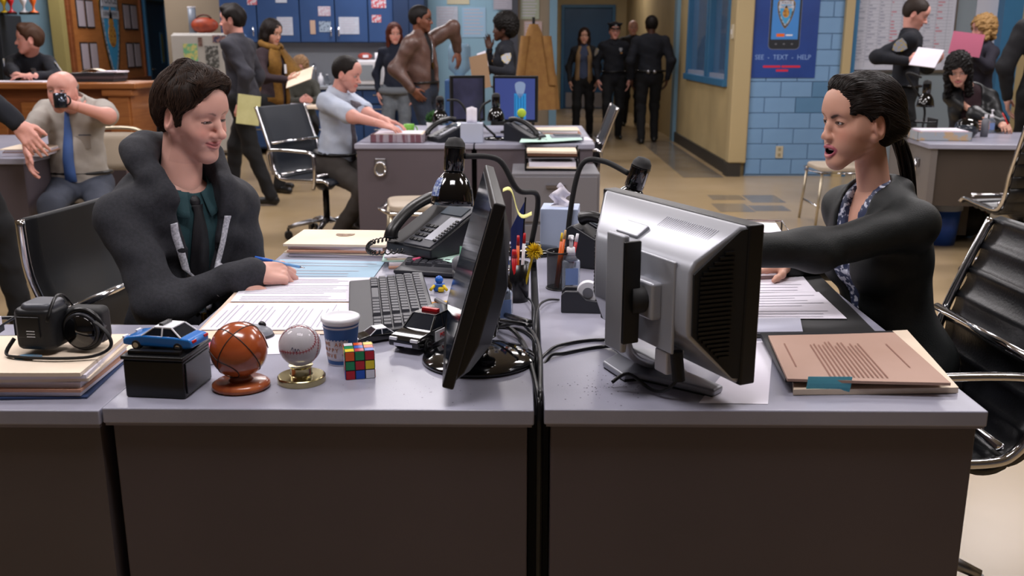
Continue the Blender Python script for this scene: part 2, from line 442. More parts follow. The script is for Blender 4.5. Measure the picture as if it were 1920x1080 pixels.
# low side table at the left of the near desk
t = thing('side_table', 'low grey table holding the file stack and camcorder', 'table', (-1.2, 1.84, 0))
MB().bb(-.46, .432, -.245, .3, .718, .747).build('table_top', m_desk, t, bev=.003)
MB().bb(-.45, .43, -.243, -.234, .713, .743).build('edge_band', m_desk_edge, t)
MB().bb(-.44, .425, -.232, -.2, 0, .718).build('front_panel', mat('desk_steel_b', '#554d50', .45, c2='#5c5457', scale=2.), t)
MB().bb(-.44, -.41, -.2, .28, 0, .718).build('side_panel', m_desk_body, t)
MB().bb(.395, .425, -.2, .28, 0, .718).build('side_panel', m_desk_body, t)
# desk of the woman with dark curls: modesty panel turned to the camera
t = thing('office_desk', 'grey desk with dark modesty panel where the curly dark-haired woman writes', 'desk', (2.70, 6.42, 0), rz=math.radians(-5))
MB().bb(0, 1.55, 0, .98, .715, .75).build('desk_top', m_desk, t, bev=.006)
MB().bb(.02, .06, .03, .96, 0, .715).build('side_panel', mat('desk_steel_c', '#6c6663', .45), t, bev=.005)
MB().bb(1.49, 1.53, .03, .96, 0, .715).build('side_panel', m_desk_body, t)
MB().bb(.02, .065, .012, .03, .30, .715).build('corner_post', mat('desk_steel_c', '#6c6663', .45), t)
MB().bb(.065, 1.53, .03, .05, .33, .712).build('modesty_panel', m_desk_dark, t)
MB().bb(.06, .45, .4, .94, .06, .71).build('pedestal', m_desk_dark, t)
MB().bb(1.1, 1.49, .4, .94, .06, .71).build('pedestal', m_desk_dark, t)
MB().bb(.008, .02, .55, .8, .62, .665).build('name_plate', mat('plate_brown', '#6d4a3c', .5), t)
MB().box((.012, .26, .60), (.014, .09, .06)).build('ring_plate', m_steel, t, bev=.006)
MB().tube([(-.004, .26 + .04*math.cos(a), .57 + .05*math.sin(a)) for a in [2*pi*i/18 for i in range(18)]], .007, closed=True).build('pull_ring', m_chrome, t, smooth=True)
# bald man's desk at the left edge
t = thing('office_desk', 'grey desk beside the bald man at the left edge', 'desk', (-3.42, 6.0, 0))
MB().bb(-.6, .5, -.5, 1.0, .715, .75).build('desk_top', m_desk, t, bev=.003)
MB().bb(-.58, .485, -.48, -.45, 0, .715).build('side_panel', m_desk_body, t)
MB().bb(-.58, .485, .95, .98, 0, .715).build('side_panel', m_desk_body, t)
MB().bb(.1, .485, -.45, .1, .05, .715).build('pedestal', m_desk_body, t)
# low filing cabinet in front of the middle desks
t = thing('file_cabinet', 'low grey steel file cabinet carrying the letter tray', 'cabinet', (.19, 6.05, 0))
MB().bb(-.27, .27, -.25, .25, 0, .63).build('body', mat('cabinet_grey', '#6e6d73', .4), t, bev=.006)
for z0, z1 in ((.03, .31), (.33, .61)):
    d = MB().bb(-.255, .255, -.262, -.25, z0, z1).build('drawer', mat('cabinet_grey', '#6e6d73', .4), t, bev=.004)
    MB().bb(-.06, .06, -.275, -.262, z1-.07, z1-.05).build('handle', m_steel, d)

# ------------------------------------------------------------------ swivel chairs
def sling_profile(hb=.52, seat_d=.46, recl=.22):
    pts = []
    pts.append((seat_d/2+.02, .435)); pts.append((seat_d/2-.03, .462)); pts.append((.05, .455)); pts.append((-seat_d/2+.08, .45))
    pts.append((-seat_d/2+.01, .475)); pts.append((-seat_d/2-.03, .55)); pts.append((-seat_d/2-.05, .66))
    pts.append((-seat_d/2-.10, .80)); pts.append((-seat_d/2-.05-recl*hb, .46+hb))
    return [Vector((0, y, z)) for y, z in pts]
def swivel_chair(label, loc, rz, ribs=True, arms=True, w=.50, hb=.52, recl=.22, m_sling=None, group=None, s_h=0., arm_style='loop'):
    t = thing('swivel_chair', label, 'chair', loc, rz - pi/2, group)
    P = smooth_path(sling_profile(hb=hb, recl=recl), 6)
    P = [p + Vector((0, 0, s_h)) for p in P]
    L = [0]
    for i in range(1, len(P)): L.append(L[-1] + (P[i]-P[i-1]).length)
    def at(s):
        s = max(0, min(s, L[-1])); 
        for i in range(1, len(P)):
            if L[i] >= s:
                k = (s-L[i-1])/max(1e-6, L[i]-L[i-1]); p = P[i-1].lerp(P[i], k); d = (P[i]-P[i-1]).normalized(); break
        return p, Vector((0, -d.z, d.y)) * -1
    split = .46 / L[-1]
    m_s = m_sling or mat('black_leather', '#101114', .33, bump=.15, bscale=150, c2='#15161a', scale=20)
    for nm, u0, u1, n in (('seat', 0, split, 40), ('backrest', split, 1, 60)):
        nr = 6 if nm == 'seat' else 7
        def fn(u, v):
            s = (u0 + (u1-u0)*u) * L[-1]; p, nn = at(s)
            x = (v-.5) * w
            b = .0
            if ribs:
                ph = (u*nr) % 1.0; b = .014 * (math.sin(pi*ph) ** .45)
            sag = -.012 * (1 - (2*v-1)**2) 
            q = p + nn * (-(b) - sag*.6); return (x, q.y, q.z)
        MB().grid(fn, n, 8, thick=.016 if not ribs else .022).build(nm, m_s, t, smooth=True)
    for sx in (-1, 1):
        MB().tube([p + Vector((sx*(w/2+.008), 0, 0)) for p in P], .0125, n=8, flat=1.).build('side_rail', m_chrome, t, smooth=True)
    for s in (.12, split*L[-1]*1.0, L[-1]*.72):
        p, nn = at(s)
        off = nn * .03
        MB().cyl((-w/2, p.y+off.y, p.z+off.z), (w/2, p.y+off.y, p.z+off.z), .011).build('stretcher', m_chrome, t, smooth=True)
    if arms:
        for sx in (-1, 1):
            x = sx*(w/2+.045)
            if arm_style == 'loop':
                pth = [(x, .15, .46+s_h), (x, .19, .56+s_h), (x, .15, .665+s_h), (x, 0, .675+s_h), (x, -.2, .672+s_h), (x, -.27, .64+s_h), (x-sx*.03, -.29, .56+s_h)]
            else:
                pth = [(x-sx*.02, .12, .40+s_h), (x, .15, .47+s_h), (x, .155, .60+s_h), (x, .13, .655+s_h), (x, 0, .665+s_h), (x, -.2, .665+s_h), (x, -.27, .64+s_h), (x-sx*.02, -.27, .50+s_h)]
            MB().tube(smooth_path([Vector(p) for p in pth], 6), .014, n=10, flat=.7).build('armrest', m_chrome, t, smooth=True)
    MB().cyl((0, 0, .36+s_h), (0, 0, .43+s_h), .05, .12).cyl((0, 0, .12), (0, 0, .38+s_h), .024).build('column', m_black, t, smooth=True)
    for k in range(5):
        a = 2*pi*k/5 + .45
        c, s = math.cos(a), math.sin(a)
        lg = MB().tube([Vector((c*r, s*r, z)) for r, z in ((.03, .13), (.12, .125), (.22, .105), (.285, .085))], [.026, .024, .019, .015], n=8, flat=.9).build('leg', m_steel, t, smooth=True)
        MB().cyl((c*.285-s*.012, s*.285+c*.012, .03), (c*.285-s*.03, s*.285+c*.03, .03), .03, n=14).cyl((c*.285+s*.012, s*.285-c*.012, .03), (c*.285+s*.03, s*.285-c*.03, .03), .03, n=14).cyl((c*.285, s*.285, .03), (c*.285, s*.285, .085), .009, n=8).build('caster', m_black, lg)
    return t
R = math.radians
m_mesh = mat('mesh_black', '#16181c', .5, alpha=.86)
m_mesh2 = mat('mesh_navy', '#1c222c', .5, alpha=.96)
swivel_chair('black ribbed leather swivel chair with chrome arms behind the woman in the blazer', (.90, 2.29, 0), R(183), ribs=True, w=.50, hb=.47, recl=.22)
swivel_chair('black mesh swivel chair that the man in the hoodie sits on', (-.96, 2.66, 0), R(-8), ribs=False, m_sling=m_mesh, hb=.49, recl=.12, s_h=-.01)
swivel_chair('dark mesh swivel chair with squared chrome arms under the man in short sleeves', (-1.47, 6.95, 0), R(-28), ribs=False, m_sling=m_mesh2, hb=.5, arm_style='square', s_h=.0)
swivel_chair('empty mesh chair with chrome arms just past the hoodie man\'s papers', (-.93, 4.15, 0), R(-50), ribs=False, m_sling=m_mesh2, hb=.40, s_h=-.08) if False else None
swivel_chair('chrome armed chair at the right end of the middle desks', (.27, 7.12, 0), R(180), ribs=False, m_sling=m_mesh2, hb=.5, arm_style='square')
swivel_chair('black chair with chrome rail cut by the right edge of the picture', (3.02, 5.75, 0), R(92), ribs=True, hb=.50, arms=False)
# beige stacking chairs
def guest_chair(label, loc, rz, group='beige guest chairs', back=True):
    t = thing('guest_chair', label, 'chair', loc, rz - pi/2, group)
    m_pad = mat('beige_vinyl', '#a89a88', .5, c2='#b0a290', scale=6)
    m_leg = mat('cream_steel', '#b9ae98', .3, metal=.7)
    MB().prism(rpoly(.42, .42, .08), .435, .475).build('seat', m_pad, t, bev=.015, seg=3)
    MB().tube(smooth_path([Vector(p) for p in ((-.21, .21, .43), (.21, .21, .43), (.21, -.2, .43), (-.21, -.2, .43))], 2, closed=True), .011, closed=True).build('seat_frame', m_chrome, t, smooth=True)
    for sx in (-1, 1):
        for sy in (-1, 1):
            MB().cyl((sx*.20, sy*.19, .43), (sx*.225, sy*.22, .0), .0105, n=10).build('leg', m_leg, t, smooth=True)
    MB().cyl((-.215, .2, .16), (.215, .2, .16), .008).build('stretcher', m_chrome, t, smooth=True)
    if back:
        MB().tube(smooth_path([Vector(p) for p in ((-.2, -.2, .43), (-.2, -.25, .62), (-.185, -.28, .82), (0, -.3, .86), (.185, -.28, .82), (.2, -.25, .62), (.2, -.2, .43))], 5), .0115).build('back_frame', m_leg, t, smooth=True)
        MB().grid(lambda u, v: ((u-.5)*.36, -.262-.02*v-.03*(1-(2*u-1)**2), .58+.25*v), 8, 5, thick=.02).build('backrest', m_pad, t, smooth=True)
    return t
p = on_z(762, 405, .46)
guest_chair('beige padded stool with chrome frame in front of the middle desks', (-.62, 5.72, 0), R(100), back=False)
p = on_y(1590, 340, 7.5)
guest_chair('beige guest chair half hidden by the shouting woman\'s face', (2.50, 7.6, 0), R(180))
guest_chair('beige padded chair that the bald man sits on', (-2.70, 6.02, 0), R(-90))
# ------------------------------------------------------------------ monitors
# black monitor on round base (screen towards the man in the hoodie)
t = thing('computer_monitor', 'black flat monitor on a glossy round base, seen edge on', 'monitor', (-.095, 1.88, ZD), rz=R(0))
MB().lathe([(.0, 0), (.112, 0), (.118, .004), (.116, .010), (.09, .018), (.03, .024), (.0, .024)], 40, sy=1.).build('base', m_blackg, t, smooth=True)
MB().tube([Vector((.0, .0, .02)), Vector((.012, 0, .06)), Vector((.02, 0, .12)), Vector((.03, 0, .2))], [.035, .028, .028, .03], n=12).build('neck', m_blackg, t, smooth=True)
pan = bpy.data.objects.new('panel', None)
def tilt(mb, tl=R(16), o=(-.062, 0, .035)):
    M_ = Matrix.Translation(Vector(o)) @ Matrix.Rotation(R(4), 4, 'Z') @ Matrix.Rotation(tl, 4, 'Y'); return mb.xf(M_)
tilt(MB().bb(-.011, .011, -.27, .27, 0, .35)).build('bezel', m_black, t, bev=.004)
tilt(MB().bb(-.0125, -.0105, -.25, .25, .03, .335)).build('screen', mat('screen_off', '#1a2230', .1), t)
bk = MB()
prof = [(.011, .012), (.034, .03), (.058, .09), (.058, .20), (.034, .30), (.011, .345)]
def bkv():
    a, b = -.262, .262; vs = []; n = len(prof)
    for yy, k in ((a, .0), (a+.035, 1.), (b-.035, 1.), (b, .0)):
        for x, z in prof: vs.append(Vector((.011 + (x-.011)*max(k, .45), yy, .175 + (z-.175)*(1 if k else .97))))
    fs = []
    for j in range(3):
        for i in range(n-1): fs.append((j*n+i, j*n+i+1, (j+1)*n+i+1, (j+1)*n+i))
    fs += [tuple(range(n-1, -1, -1)), tuple(range(3*n, 4*n))]
    return vs, fs
bk.add(*bkv()); tilt(bk).build('back_shell', m_black, t, bev=.003)
def ribbon(u, v):
    s = u; x = .012 + .065*s; y = -.10 + .012*math.sin(6*s); z = .352 + .012*math.sin(s*7) - .035*s
    return (x, y + (v-.5)*.018, z + (v-.5)*.004)
sn = MB().grid(ribbon, 14, 2, thick=.0006); tilt(sn)
o = sn.build('sticky_note', m_stickyyel, None, loc=(-.095, 1.88, ZD), smooth=True); tag(o, 'curled yellow sticky note on top of the black monitor', 'sticky note')
# silver monitor turned with its back to the camera
pn = on_y(1411, 425, 1.62); pf_ = Vector((.175, 2.06, pn.z))
ax = (Vector((pn.x, pn.y, 0)) - Vector((pf_.x, pf_.y, 0))); wid = ax.length; ang = math.atan2(ax.y, ax.x)
t = thing('computer_monitor', 'silver backed monitor with black vented sides beside the brown folder', 'monitor', ((pn.x+pf_.x)/2, (pn.y+pf_.y)/2, ZD), rz=ang)
# local x = along width towards the near end, local +y = back side?  back must face left/camera: -y local rotated
z0, z1 = .045, pn.z - ZD
def sidep(k=1.): return [(0, z0), (-.012*k, z0), (-.112*k, z0+.095), (-.115*k, z0+.115), (-.115*k, z1-.075), (-.105*k, z1-.055), (-.018*k, z1), (0, z1)]
pr = sidep()
MB().add([Vector((x + (-y/.115)*ins_, y, z)) for x, ins_ in ((-wid/2+.006, .15), (wid/2-.006, -.012)) for y, z in pr], [(i, (i+1) % 8, 8+(i+1) % 8, 8+i) for i in range(8)] + [tuple(range(7, -1, -1)), tuple(range(8, 16))]).build('back_shell', m_silver, t, bev=.006, seg=3)
MB().bb(-wid/2, wid/2, -.006, .028, z0-.004, z1+.003).build('bezel', m_black, t, bev=.004)
MB().bb(-wid/2+.02, wid/2-.02, .027, .030, z0+.02, z1-.02).build('screen', mat('screen_off', '#1a2230', .1), t)
for sx in (-1, 1):
    x = sx*(wid/2-.006)
    sp = [(-.006, z0+.01), (-.02, z0+.012), (-.106, z0+.1), (-.108, z1-.078), (-.02, z1-.006), (-.006, z1-.004)]
    vs = [Vector((x + sx*q + (-y/.115)*(.15 if sx < 0 else -.012), y, z)) for q in (0, .004) for y, z in sp]
    cp = MB().add(vs, [(i, (i+1) % 6, 6+(i+1) % 6, 6+i) for i in range(6)] + [tuple(range(5, -1, -1)), tuple(range(6, 12))]).build('side_cover', m_blackm, t)
    nsl = 24
    for k in range(nsl):
        z = z0 + .055 + (z1-z0-.09)*k/nsl
        lim = .1 if z0+.1 < z < z1-.08 else max(.03, min((z-z0)*1.02, (z1-z)*1.25))
        MB().box((x + sx*.006 + ((.03+(lim-.03)/2)/.115)*(.15 if sx < 0 else -.012), -.03-(lim-.03)/2, z), (.005, max(.012, lim-.034)*(1.4 if sx < 0 else 1), .0045), rz=.915 if sx < 0 else -.104).build('vent_slat', m_black, t)
# top vent grille, latch and mounting block on the back
gm = mat('silver_dark', '#7c7e87', .4, metal=.2)
for k in range(34):
    xx = .045 + k*.0062
    if xx < wid/2-.04: MB().box((xx, -.058, z1-.0265), (.0026, .052, .0022), rx=.60).build('vent_bar', gm, t)
MB().box((.0, -.085, z1-.040), (.075, .035, .010), rx=.60).build('latch', m_silver, t, bev=.004)
SX = Matrix.Translation((.12, 0, 0))
TI = (Matrix.Translation(t.location) @ Matrix.Rotation(ang, 4, 'Z')).inverted()
nk_ = TI @ on_z(1212, 694, ZD)
MB().bb(-.07, .07, -.119, -.112, .10, .27).xf(SX).build('mount_plate', m_silver, t, bev=.003)
MB().cyl((0, -.11, .19), (0, -.165, .19), .026).xf(SX).build('hinge', m_blackm, t, smooth=True)
MB().bb(-.034, .034, -.14, -.116, .155, .225).xf(SX).build('hinge_block', m_silver, t, bev=.006)
MB().box((-.028, -.175, .20), (.060, .014, .22)).xf(SX).build('stand_plate', m_silver, t, bev=.005)
MB().box((.006, -.166, .205), (.010, .034, .19)).xf(SX).build('stand_cover', m_black, t, bev=.003)
MB().grid(lambda u, v: ((.07 + .05*v)*(1-u*u) + (nk_.x-.03+.06*v)*u*u, -.172*(1-u*u) + nk_.y*u*u, .12 - .108*u), 10, 3, thick=.014).build('stand_neck', m_silver, t, smooth=True)
bp = [(lambda q: (q.x, q.y))(TI @ on_z(x_, y_, ZD)) for x_, y_ in ((1129, 690), (1169, 717), (1199, 714), (1338, 747), (1356, 737), (1290, 710), (1262, 668), (1175, 664))]
MB().prism(bp, .002, .016).build('base', m_silver, t, bev=.005)
MB().prism([(sum(q[0] for q in bp)/8*.03+x*.97, sum(q[1] for q in bp)/8*.03+y*.97) for x, y in bp], 0, .006).build('base_pad', m_blackm, t)
MB().bb(-.01, .03, -.10, -.06, z0+.0, z0+.045).xf(SX).build('video_plug', m_white, t, bev=.004)
MB().cyl((.045, -.09, z0+.05), (.05, -.085, z0-.005), .012).xf(SX).build('power_plug', m_blackm, t)
MB().tube(smooth_path([Vector(p) for p in ((.05, -.085, z0), (.035, -.10, .02), (-.0, -.11, .01), (-.05, -.13, .028), (-.06, -.16, .012))], 6), .0035).xf(SX).build('lead', m_black, t, smooth=True)

# ------------------------------------------------------------------ cables across the seam
def cable(label, pts, r=.0038, m=None):
    o = MB().tube(smooth_path([Vector(p) for p in pts], 8), r, n=8).build('cable', m or m_black, smooth=True)
    return tag(o, label, 'cable', 'black cables around the seam of the near desks')
def D(px, py, dz=.004): 
    v = on_z(px, py, ZD + dz); return (v.x, v.y, v.z)
def seam_drop(x, y, z): return (x, y, z)
cable('upper black cable running from the silver monitor into the desk seam', [D(1178, 640, .02), D(1130, 637), D(1070, 643), D(1030, 658), (.028, 1.86, ZD-.03), (.027, 1.80, ZD-.25), (.026, 1.78, ZD-.5)])
cable('lower black cable running from the silver monitor into the desk seam', [D(1178, 650, .02), D(1130, 650), D(1060, 662), D(1028, 672), (.03, 1.82, ZD-.05), (.028, 1.76, ZD-.3), (.026, 1.74, ZD-.6)])
cable('thick black cable curving from the black monitor over the desk edge', [(.012, 1.90, ZD+.07), D(925, 600, .03), D(960, 618, .012), D(985, 650), D(1000, 700), (.026, 1.66, ZD+.003), (.027, 1.625, ZD-.03), (.027, 1.618, ZD-.3), (.027, 1.62, ZD-.7)], r=.005)
cable('black cable dropping in front of the dark slot between the desks', [(.012, 1.96, ZD+.06), D(945, 590, .02), D(985, 610, .01), D(1010, 650), (.031, 1.72, ZD), (.03, 1.64, ZD-.02), (.03, 1.63, ZD-.35), (.03, 1.635, ZD-.72)], r=.0055)
cable('thin black cable lying by the round monitor base', [(.0, 2.0, ZD+.05), D(930, 615), D(975, 618), D(1003, 640), (.027, 1.9, ZD-.03), (.027, 1.88, ZD-.3)])
cable('thin black cable arching over the seam by the tape dispenser', [D(1048, 562), D(1025, 563, .012), D(1008, 580, .012), (.026, 2.08, ZD-.02), (.026, 2.06, ZD-.2)], r=.003)
cable('grey lead crossing the desk behind the hand sanitizer', [D(955, 560), D(985, 557, .01), D(1000, 575, .01), (.022, 2.14, ZD-.01), (.024, 2.12, ZD-.15)], r=.0025, m=m_dgrey)
# black filler added inside the seam so the shaded gap reads dark
tag(MB().bb(.008, .046, 1.665, 3.1, .0, .715).build('seam_filler', m_blackm), 'added black filler that keeps the slot between the near desks dark', 'seam_filler')
# ------------------------------------------------------------------ paper goods
def sheet(name, label, cat, c, w, d, rz, m, z, th=.0006, curl=0., group=None, bend=0., wave=0., tilt=0.):
    nu, nv = 8, 8
    def fn(u, v):
        x = (u-.5)*w; y = (v-.5)*d
        zz = th + curl*max(0, (u-.7)/.3)**2*.03 + bend*(2*v-1)**2*.01 + wave*.004*math.sin(u*5+v*3) + tilt*(v-.5)*d
        return (x, y, zz)
    o = MB().grid(fn, nu, nv, thick=th).build(name, m, loc=(c[0], c[1], z), rz=rz, smooth=False)
    return tag(o, label, cat, group)
def printed(o, w, d, z, n=16, x0=-.42, x1=.42, m=None, along='x', frac=(.06, .94), gaps=(5, 11), name='print_line', hh=.3):
    mb = MB(); rr = random.Random(int(w*1000)+n)
    for i in range(n):
        if i in gaps: continue
        t_ = frac[0] + (frac[1]-frac[0])*i/(n-1)
        e = x1 - rr.random()*.18
        if along == 'x':
            y = (t_-.5)*d; hh_ = d/n*hh
            mb.add([(x0*w, y-hh_/2, z), (e*w, y-hh_/2, z), (e*w, y+hh_/2, z), (x0*w, y+hh_/2, z)], [(0, 1, 2, 3)])
        else:
            x = (t_-.5)*w; hh_ = w/n*hh
            mb.add([(x-hh_/2, x0*d, z), (x+hh_/2, x0*d, z), (x+hh_/2, e*d, z), (x-hh_/2, e*d, z)], [(0, 1, 2, 3)])
    return mb.build('printed_text', m or m_ink, o)
def folder_stack(base_label, c, w, d, rz, z, spec, jit=.012, group=None):
    """spec bottom -> top: list of (material, thickness, name, word)"""
    ords = ['topmost', 'second from the top', 'third from the top', 'fourth from the top', 'fifth from the top', 'sixth from the top', 'seventh from the top', 'eighth from the top', 'ninth from the top']
    zz = z; n = len(spec); out = []
    for i, (m, th, nm, word) in enumerate(spec):
        dx, dy = random.uniform(-jit, jit), random.uniform(-jit, jit); r = rz + random.uniform(-.04, .04)
        ww, dd = w*(1 if nm != 'paper_sheaf' else .94), d*(1 if nm != 'paper_sheaf' else .95)
        ph = random.random()*6
        def fn(u, v, top=1):
            return ((u-.5)*ww, (v-.5)*dd, th + .0015*math.sin(3*u+ph)*math.sin(2.5*v+ph))
        o = MB().grid(fn, 8, 6, thick=max(th-.0008, .0006)).build(nm, m, loc=(c[0]+dx, c[1]+dy, zz), rz=r)
        if nm == 'manila_folder':
            MB().box((ww*.28, dd/2+.004, th*.5), (ww*.3, .012, .0008)).build('folder_tab', m, o)
        tag(o, f'{word}, {ords[n-1-i]} {base_label}', 'folder' if 'folder' in nm else 'papers', group)
        out.append(o); zz += th
    return out, zz
MF = lambda w='manila folder', th=.006: (m_manila, th, 'manila_folder', w)
PS = lambda w='sheaf of white paper', th=.009: (m_paper, th, 'paper_sheaf', w)
TF = lambda w='tan folder', th=.006: (m_tanf, th, 'tan_folder', w)

# file stack on the side table, lower left
c = on_z(118, 690, .76)
st, zt = folder_stack('in the stack under the camcorder', (-.975, 1.765), .31, .235, R(3), .7475,
    [(mat('navy_folder', '#2c3f66', .6), .004, 'blue_folder', 'navy folder'), PS('white paper bundle', .009), TF('dark tan folder', .006), PS('lilac white paper bundle', .012), MF('cream folder', .007), PS('thin white paper bundle', .008), MF('manila folder with a round seal', .008)], jit=.006, group='files under the camcorder')
tp = st[-1]
MB().lathe([(0, .0), (.026, .0), (.026, .0006), (0, .0006)], 20, c=(.02, -.03, .0095), sy=.7).build('seal', mat('seal_print', '#8c6a4a', .8, c2='#5a7f9a', scale=60, ramp=(.45, .55)), tp)
# camcorder / camera on top
t = thing('camera_bag', 'black camera with flip viewfinder and strap on the file stack', 'camera', (-.905, 1.775, zt+.003), rz=R(-6), scale=.92)
b = MB(); b.prism(rpoly(.088, .085, .02), .008, .098).build('body', mat('camera_black', '#1b1c20', .5, bump=.1, bscale=200), t, bev=.012, seg=3).location = (-.045, 0, 0)
MB().prism(rpoly(.07, .075, .018), .085, .108).build('top_hump', mat('camera_grey', '#4a4c55', .4), t, bev=.01, seg=3).location = (-.04, .0, 0)
MB().cyl((.045, -.01, .045), (.045, .05, .05), .040, .036, n=28).build('lens_barrel', m_dgrey, t, bev=.004)
MB().cyl((.045, -.016, .045), (.045, -.009, .045), .034, n=28).build('lens_glass', m_blackg, t, smooth=True)
MB().tube([(.045+.042*math.cos(a), 0.0, .047+.042*math.sin(a)) for a in [2*pi*i/24 for i in range(24)]], .006, closed=True).build('lens_ring', m_black, t, smooth=True)
MB().box((.04, .03, .05), (.085, .05, .08)).build('grip', m_blackm, t, bev=.015, seg=3)
MB().box((-.05, -.044, .06), (.05, .004, .045)).build('front_plate', m_black, t, bev=.002)
for k in range(3): MB().box((-.045, -.0465, .052-.006*k), (.018, .001, .0015)).build('print_mark', m_white, t)
MB().grid(lambda u, v: (-.005+.006*v, -.05+.1*u, .075+.045*math.sin(pi*u) - .0*v), 12, 2, thick=.003).build('hand_strap', m_black, t, smooth=True)
MB().tube(smooth_path([Vector(p) for p in ((.085, -.02, .07), (.115, -.03, .05), (.12, -.03, .02), (.09, -.05, .004), (.02, -.07, .003), (-.06, -.07, .003), (-.10, -.055, .004), (-.095, -.03, .03))], 6), .005, flat=.5).build('neck_strap', m_blackm, t, smooth=True)
# desk tray with papers at the very left edge
t = thing('letter_tray', 'black wire letter tray of papers at the lower left edge', 'tray', (-1.28, 1.90, .7475), rz=R(4))
for z in (.006, .05): MB().tube([(-.15, -.11, z), (.15, -.11, z), (.15, .11, z), (-.15, .11, z)], .004, closed=True).build('wire_rim', m_black, t)
for k in range(9): MB().cyl((-.15+.3*k/8, -.11, .004), (-.15+.3*k/8, .11, .004), .0022, n=6).build('wire', m_black, t)
for x in (-.15, .15):
    for y in (-.11, .11): MB().cyl((x, y, 0), (x, y, .05), .0035, n=6).build('wire_post', m_black, t)
st, zz = folder_stack('in the wire tray', (-1.28, 1.90), .27, .20, R(5), .7545, [PS('sheaf of printed pages', .02), (m_dgrey, .012, 'grey_folder', 'dark grey folder'), PS('loose white paper bundle', .02)], group='papers in the left edge tray')
cable('black cable trailing from the wire tray over the side table', [(-1.11, 1.83, .752), (-1.08, 1.78, .752), (-1.12, 1.72, .752), (-1.2, 1.68, .752)], r=.003)
# manila folder lying behind the camera
sheet('manila_folder', 'manila folder lying between the camcorder and the blue toy car', 'folder', (-.79, 1.99), .22, .13, R(8), m_manila, .7505, th=.003, wave=.4)

# open file with printed pages in front of the man
def quad_sheet(name, label, cat, px4, z, m, th=.0012, group=None, lines=0, along='x', wave=.0):
    P = [on_z(x, y, z) for x, y in px4]     # far-left, far-right, near-right, near-left
    c = sum(P, Vector()) / 4
    def fn(u, v):
        a = P[3].lerp(P[2], u); b = P[0].lerp(P[1], u); q = a.lerp(b, v)
        return (q.x-c.x, q.y-c.y, th + wave*(math.sin(u*7+1)*.5+math.sin(v*5)*.5))
    o = MB().grid(fn, 8, 6, thick=th*.9).build(name, m, loc=(c.x, c.y, z))
    tag(o, label, cat, group)
    if lines:
        mb = MB(); rr = random.Random(lines)
        for i in range(lines):
            t0 = .05 + .9*i/lines; hh = .17/lines
            if i % 7 == 3: continue
            u1 = .94 - .25*rr.random()
            q = [(.06, t0), (u1, t0), (u1, t0+hh), (.06, t0+hh)] if along == 'x' else [(t0, .08), (t0+hh, .08), (t0+hh, u1), (t0, u1)]
            vs = [Vector(fn(a, b)) + Vector((0, 0, .0007)) for a, b in q]
            mb.add(vs, [(0, 1, 2, 3)] if along == 'x' else [(0, 1, 2, 3)])
        mb.build('printed_text', m_ink, o)
    return o
quad_sheet('manila_folder', 'open manila folder under the printed pages by the keyboard', 'folder', [(470, 517), (700, 517), (640, 627), (366, 627)], ZD + .001, mat('folder_pinkish', '#d8c0ae', .8), th=.0015)
quad_sheet('printed_page', 'white printed page nearer the hoodie man\'s writing hand', 'paper', [(468, 521), (694, 521), (668, 566), (432, 566)], ZD + .004, m_paper, lines=14, along='x')
quad_sheet('printed_page', 'white page of dense print in front of the grey keyboard', 'paper', [(428, 569), (664, 569), (634, 619), (377, 619)], ZD + .004, m_paper, lines=22, along='y')
quad_sheet('blue_form', 'pale blue form under the hand holding the pen', 'paper', [(525, 487), (722, 491), (700, 521), (505, 521)], ZD + .0015, m_bluepaper, lines=6)
# folder stack behind the pen
c = on_z(630, 478, ZD)
st, zz = folder_stack('in the stack behind the pen hand', (-.575, 2.98), .32, .24, R(-4), ZD, [PS(), MF(), TF(), PS('thick white paper sheaf', .012), MF('manila folder with a dark crest', .008)], group='files behind the pen hand', jit=.008)
tp = st[-1]
MB().prism([(-.03, .02), (.03, .02), (.028, .0), (.012, -.018), (-.012, -.018), (-.028, 0)], .0082, .0098).build('crest', mat('crest_print', '#6b5648', .8, c2='#a08a76', scale=90), tp).location = (.0, .02, .0015)
st, zz2 = folder_stack('in the stack under the left desk phone', (-.25, 2.86), .36, .25, R(6), ZD, [TF(), PS(), (m_mint, .004, 'green_folder', 'mint green folder'), MF(), PS('thin white paper sheaf', .006)], group='files under the left phone', jit=.02)
ZP = zz2

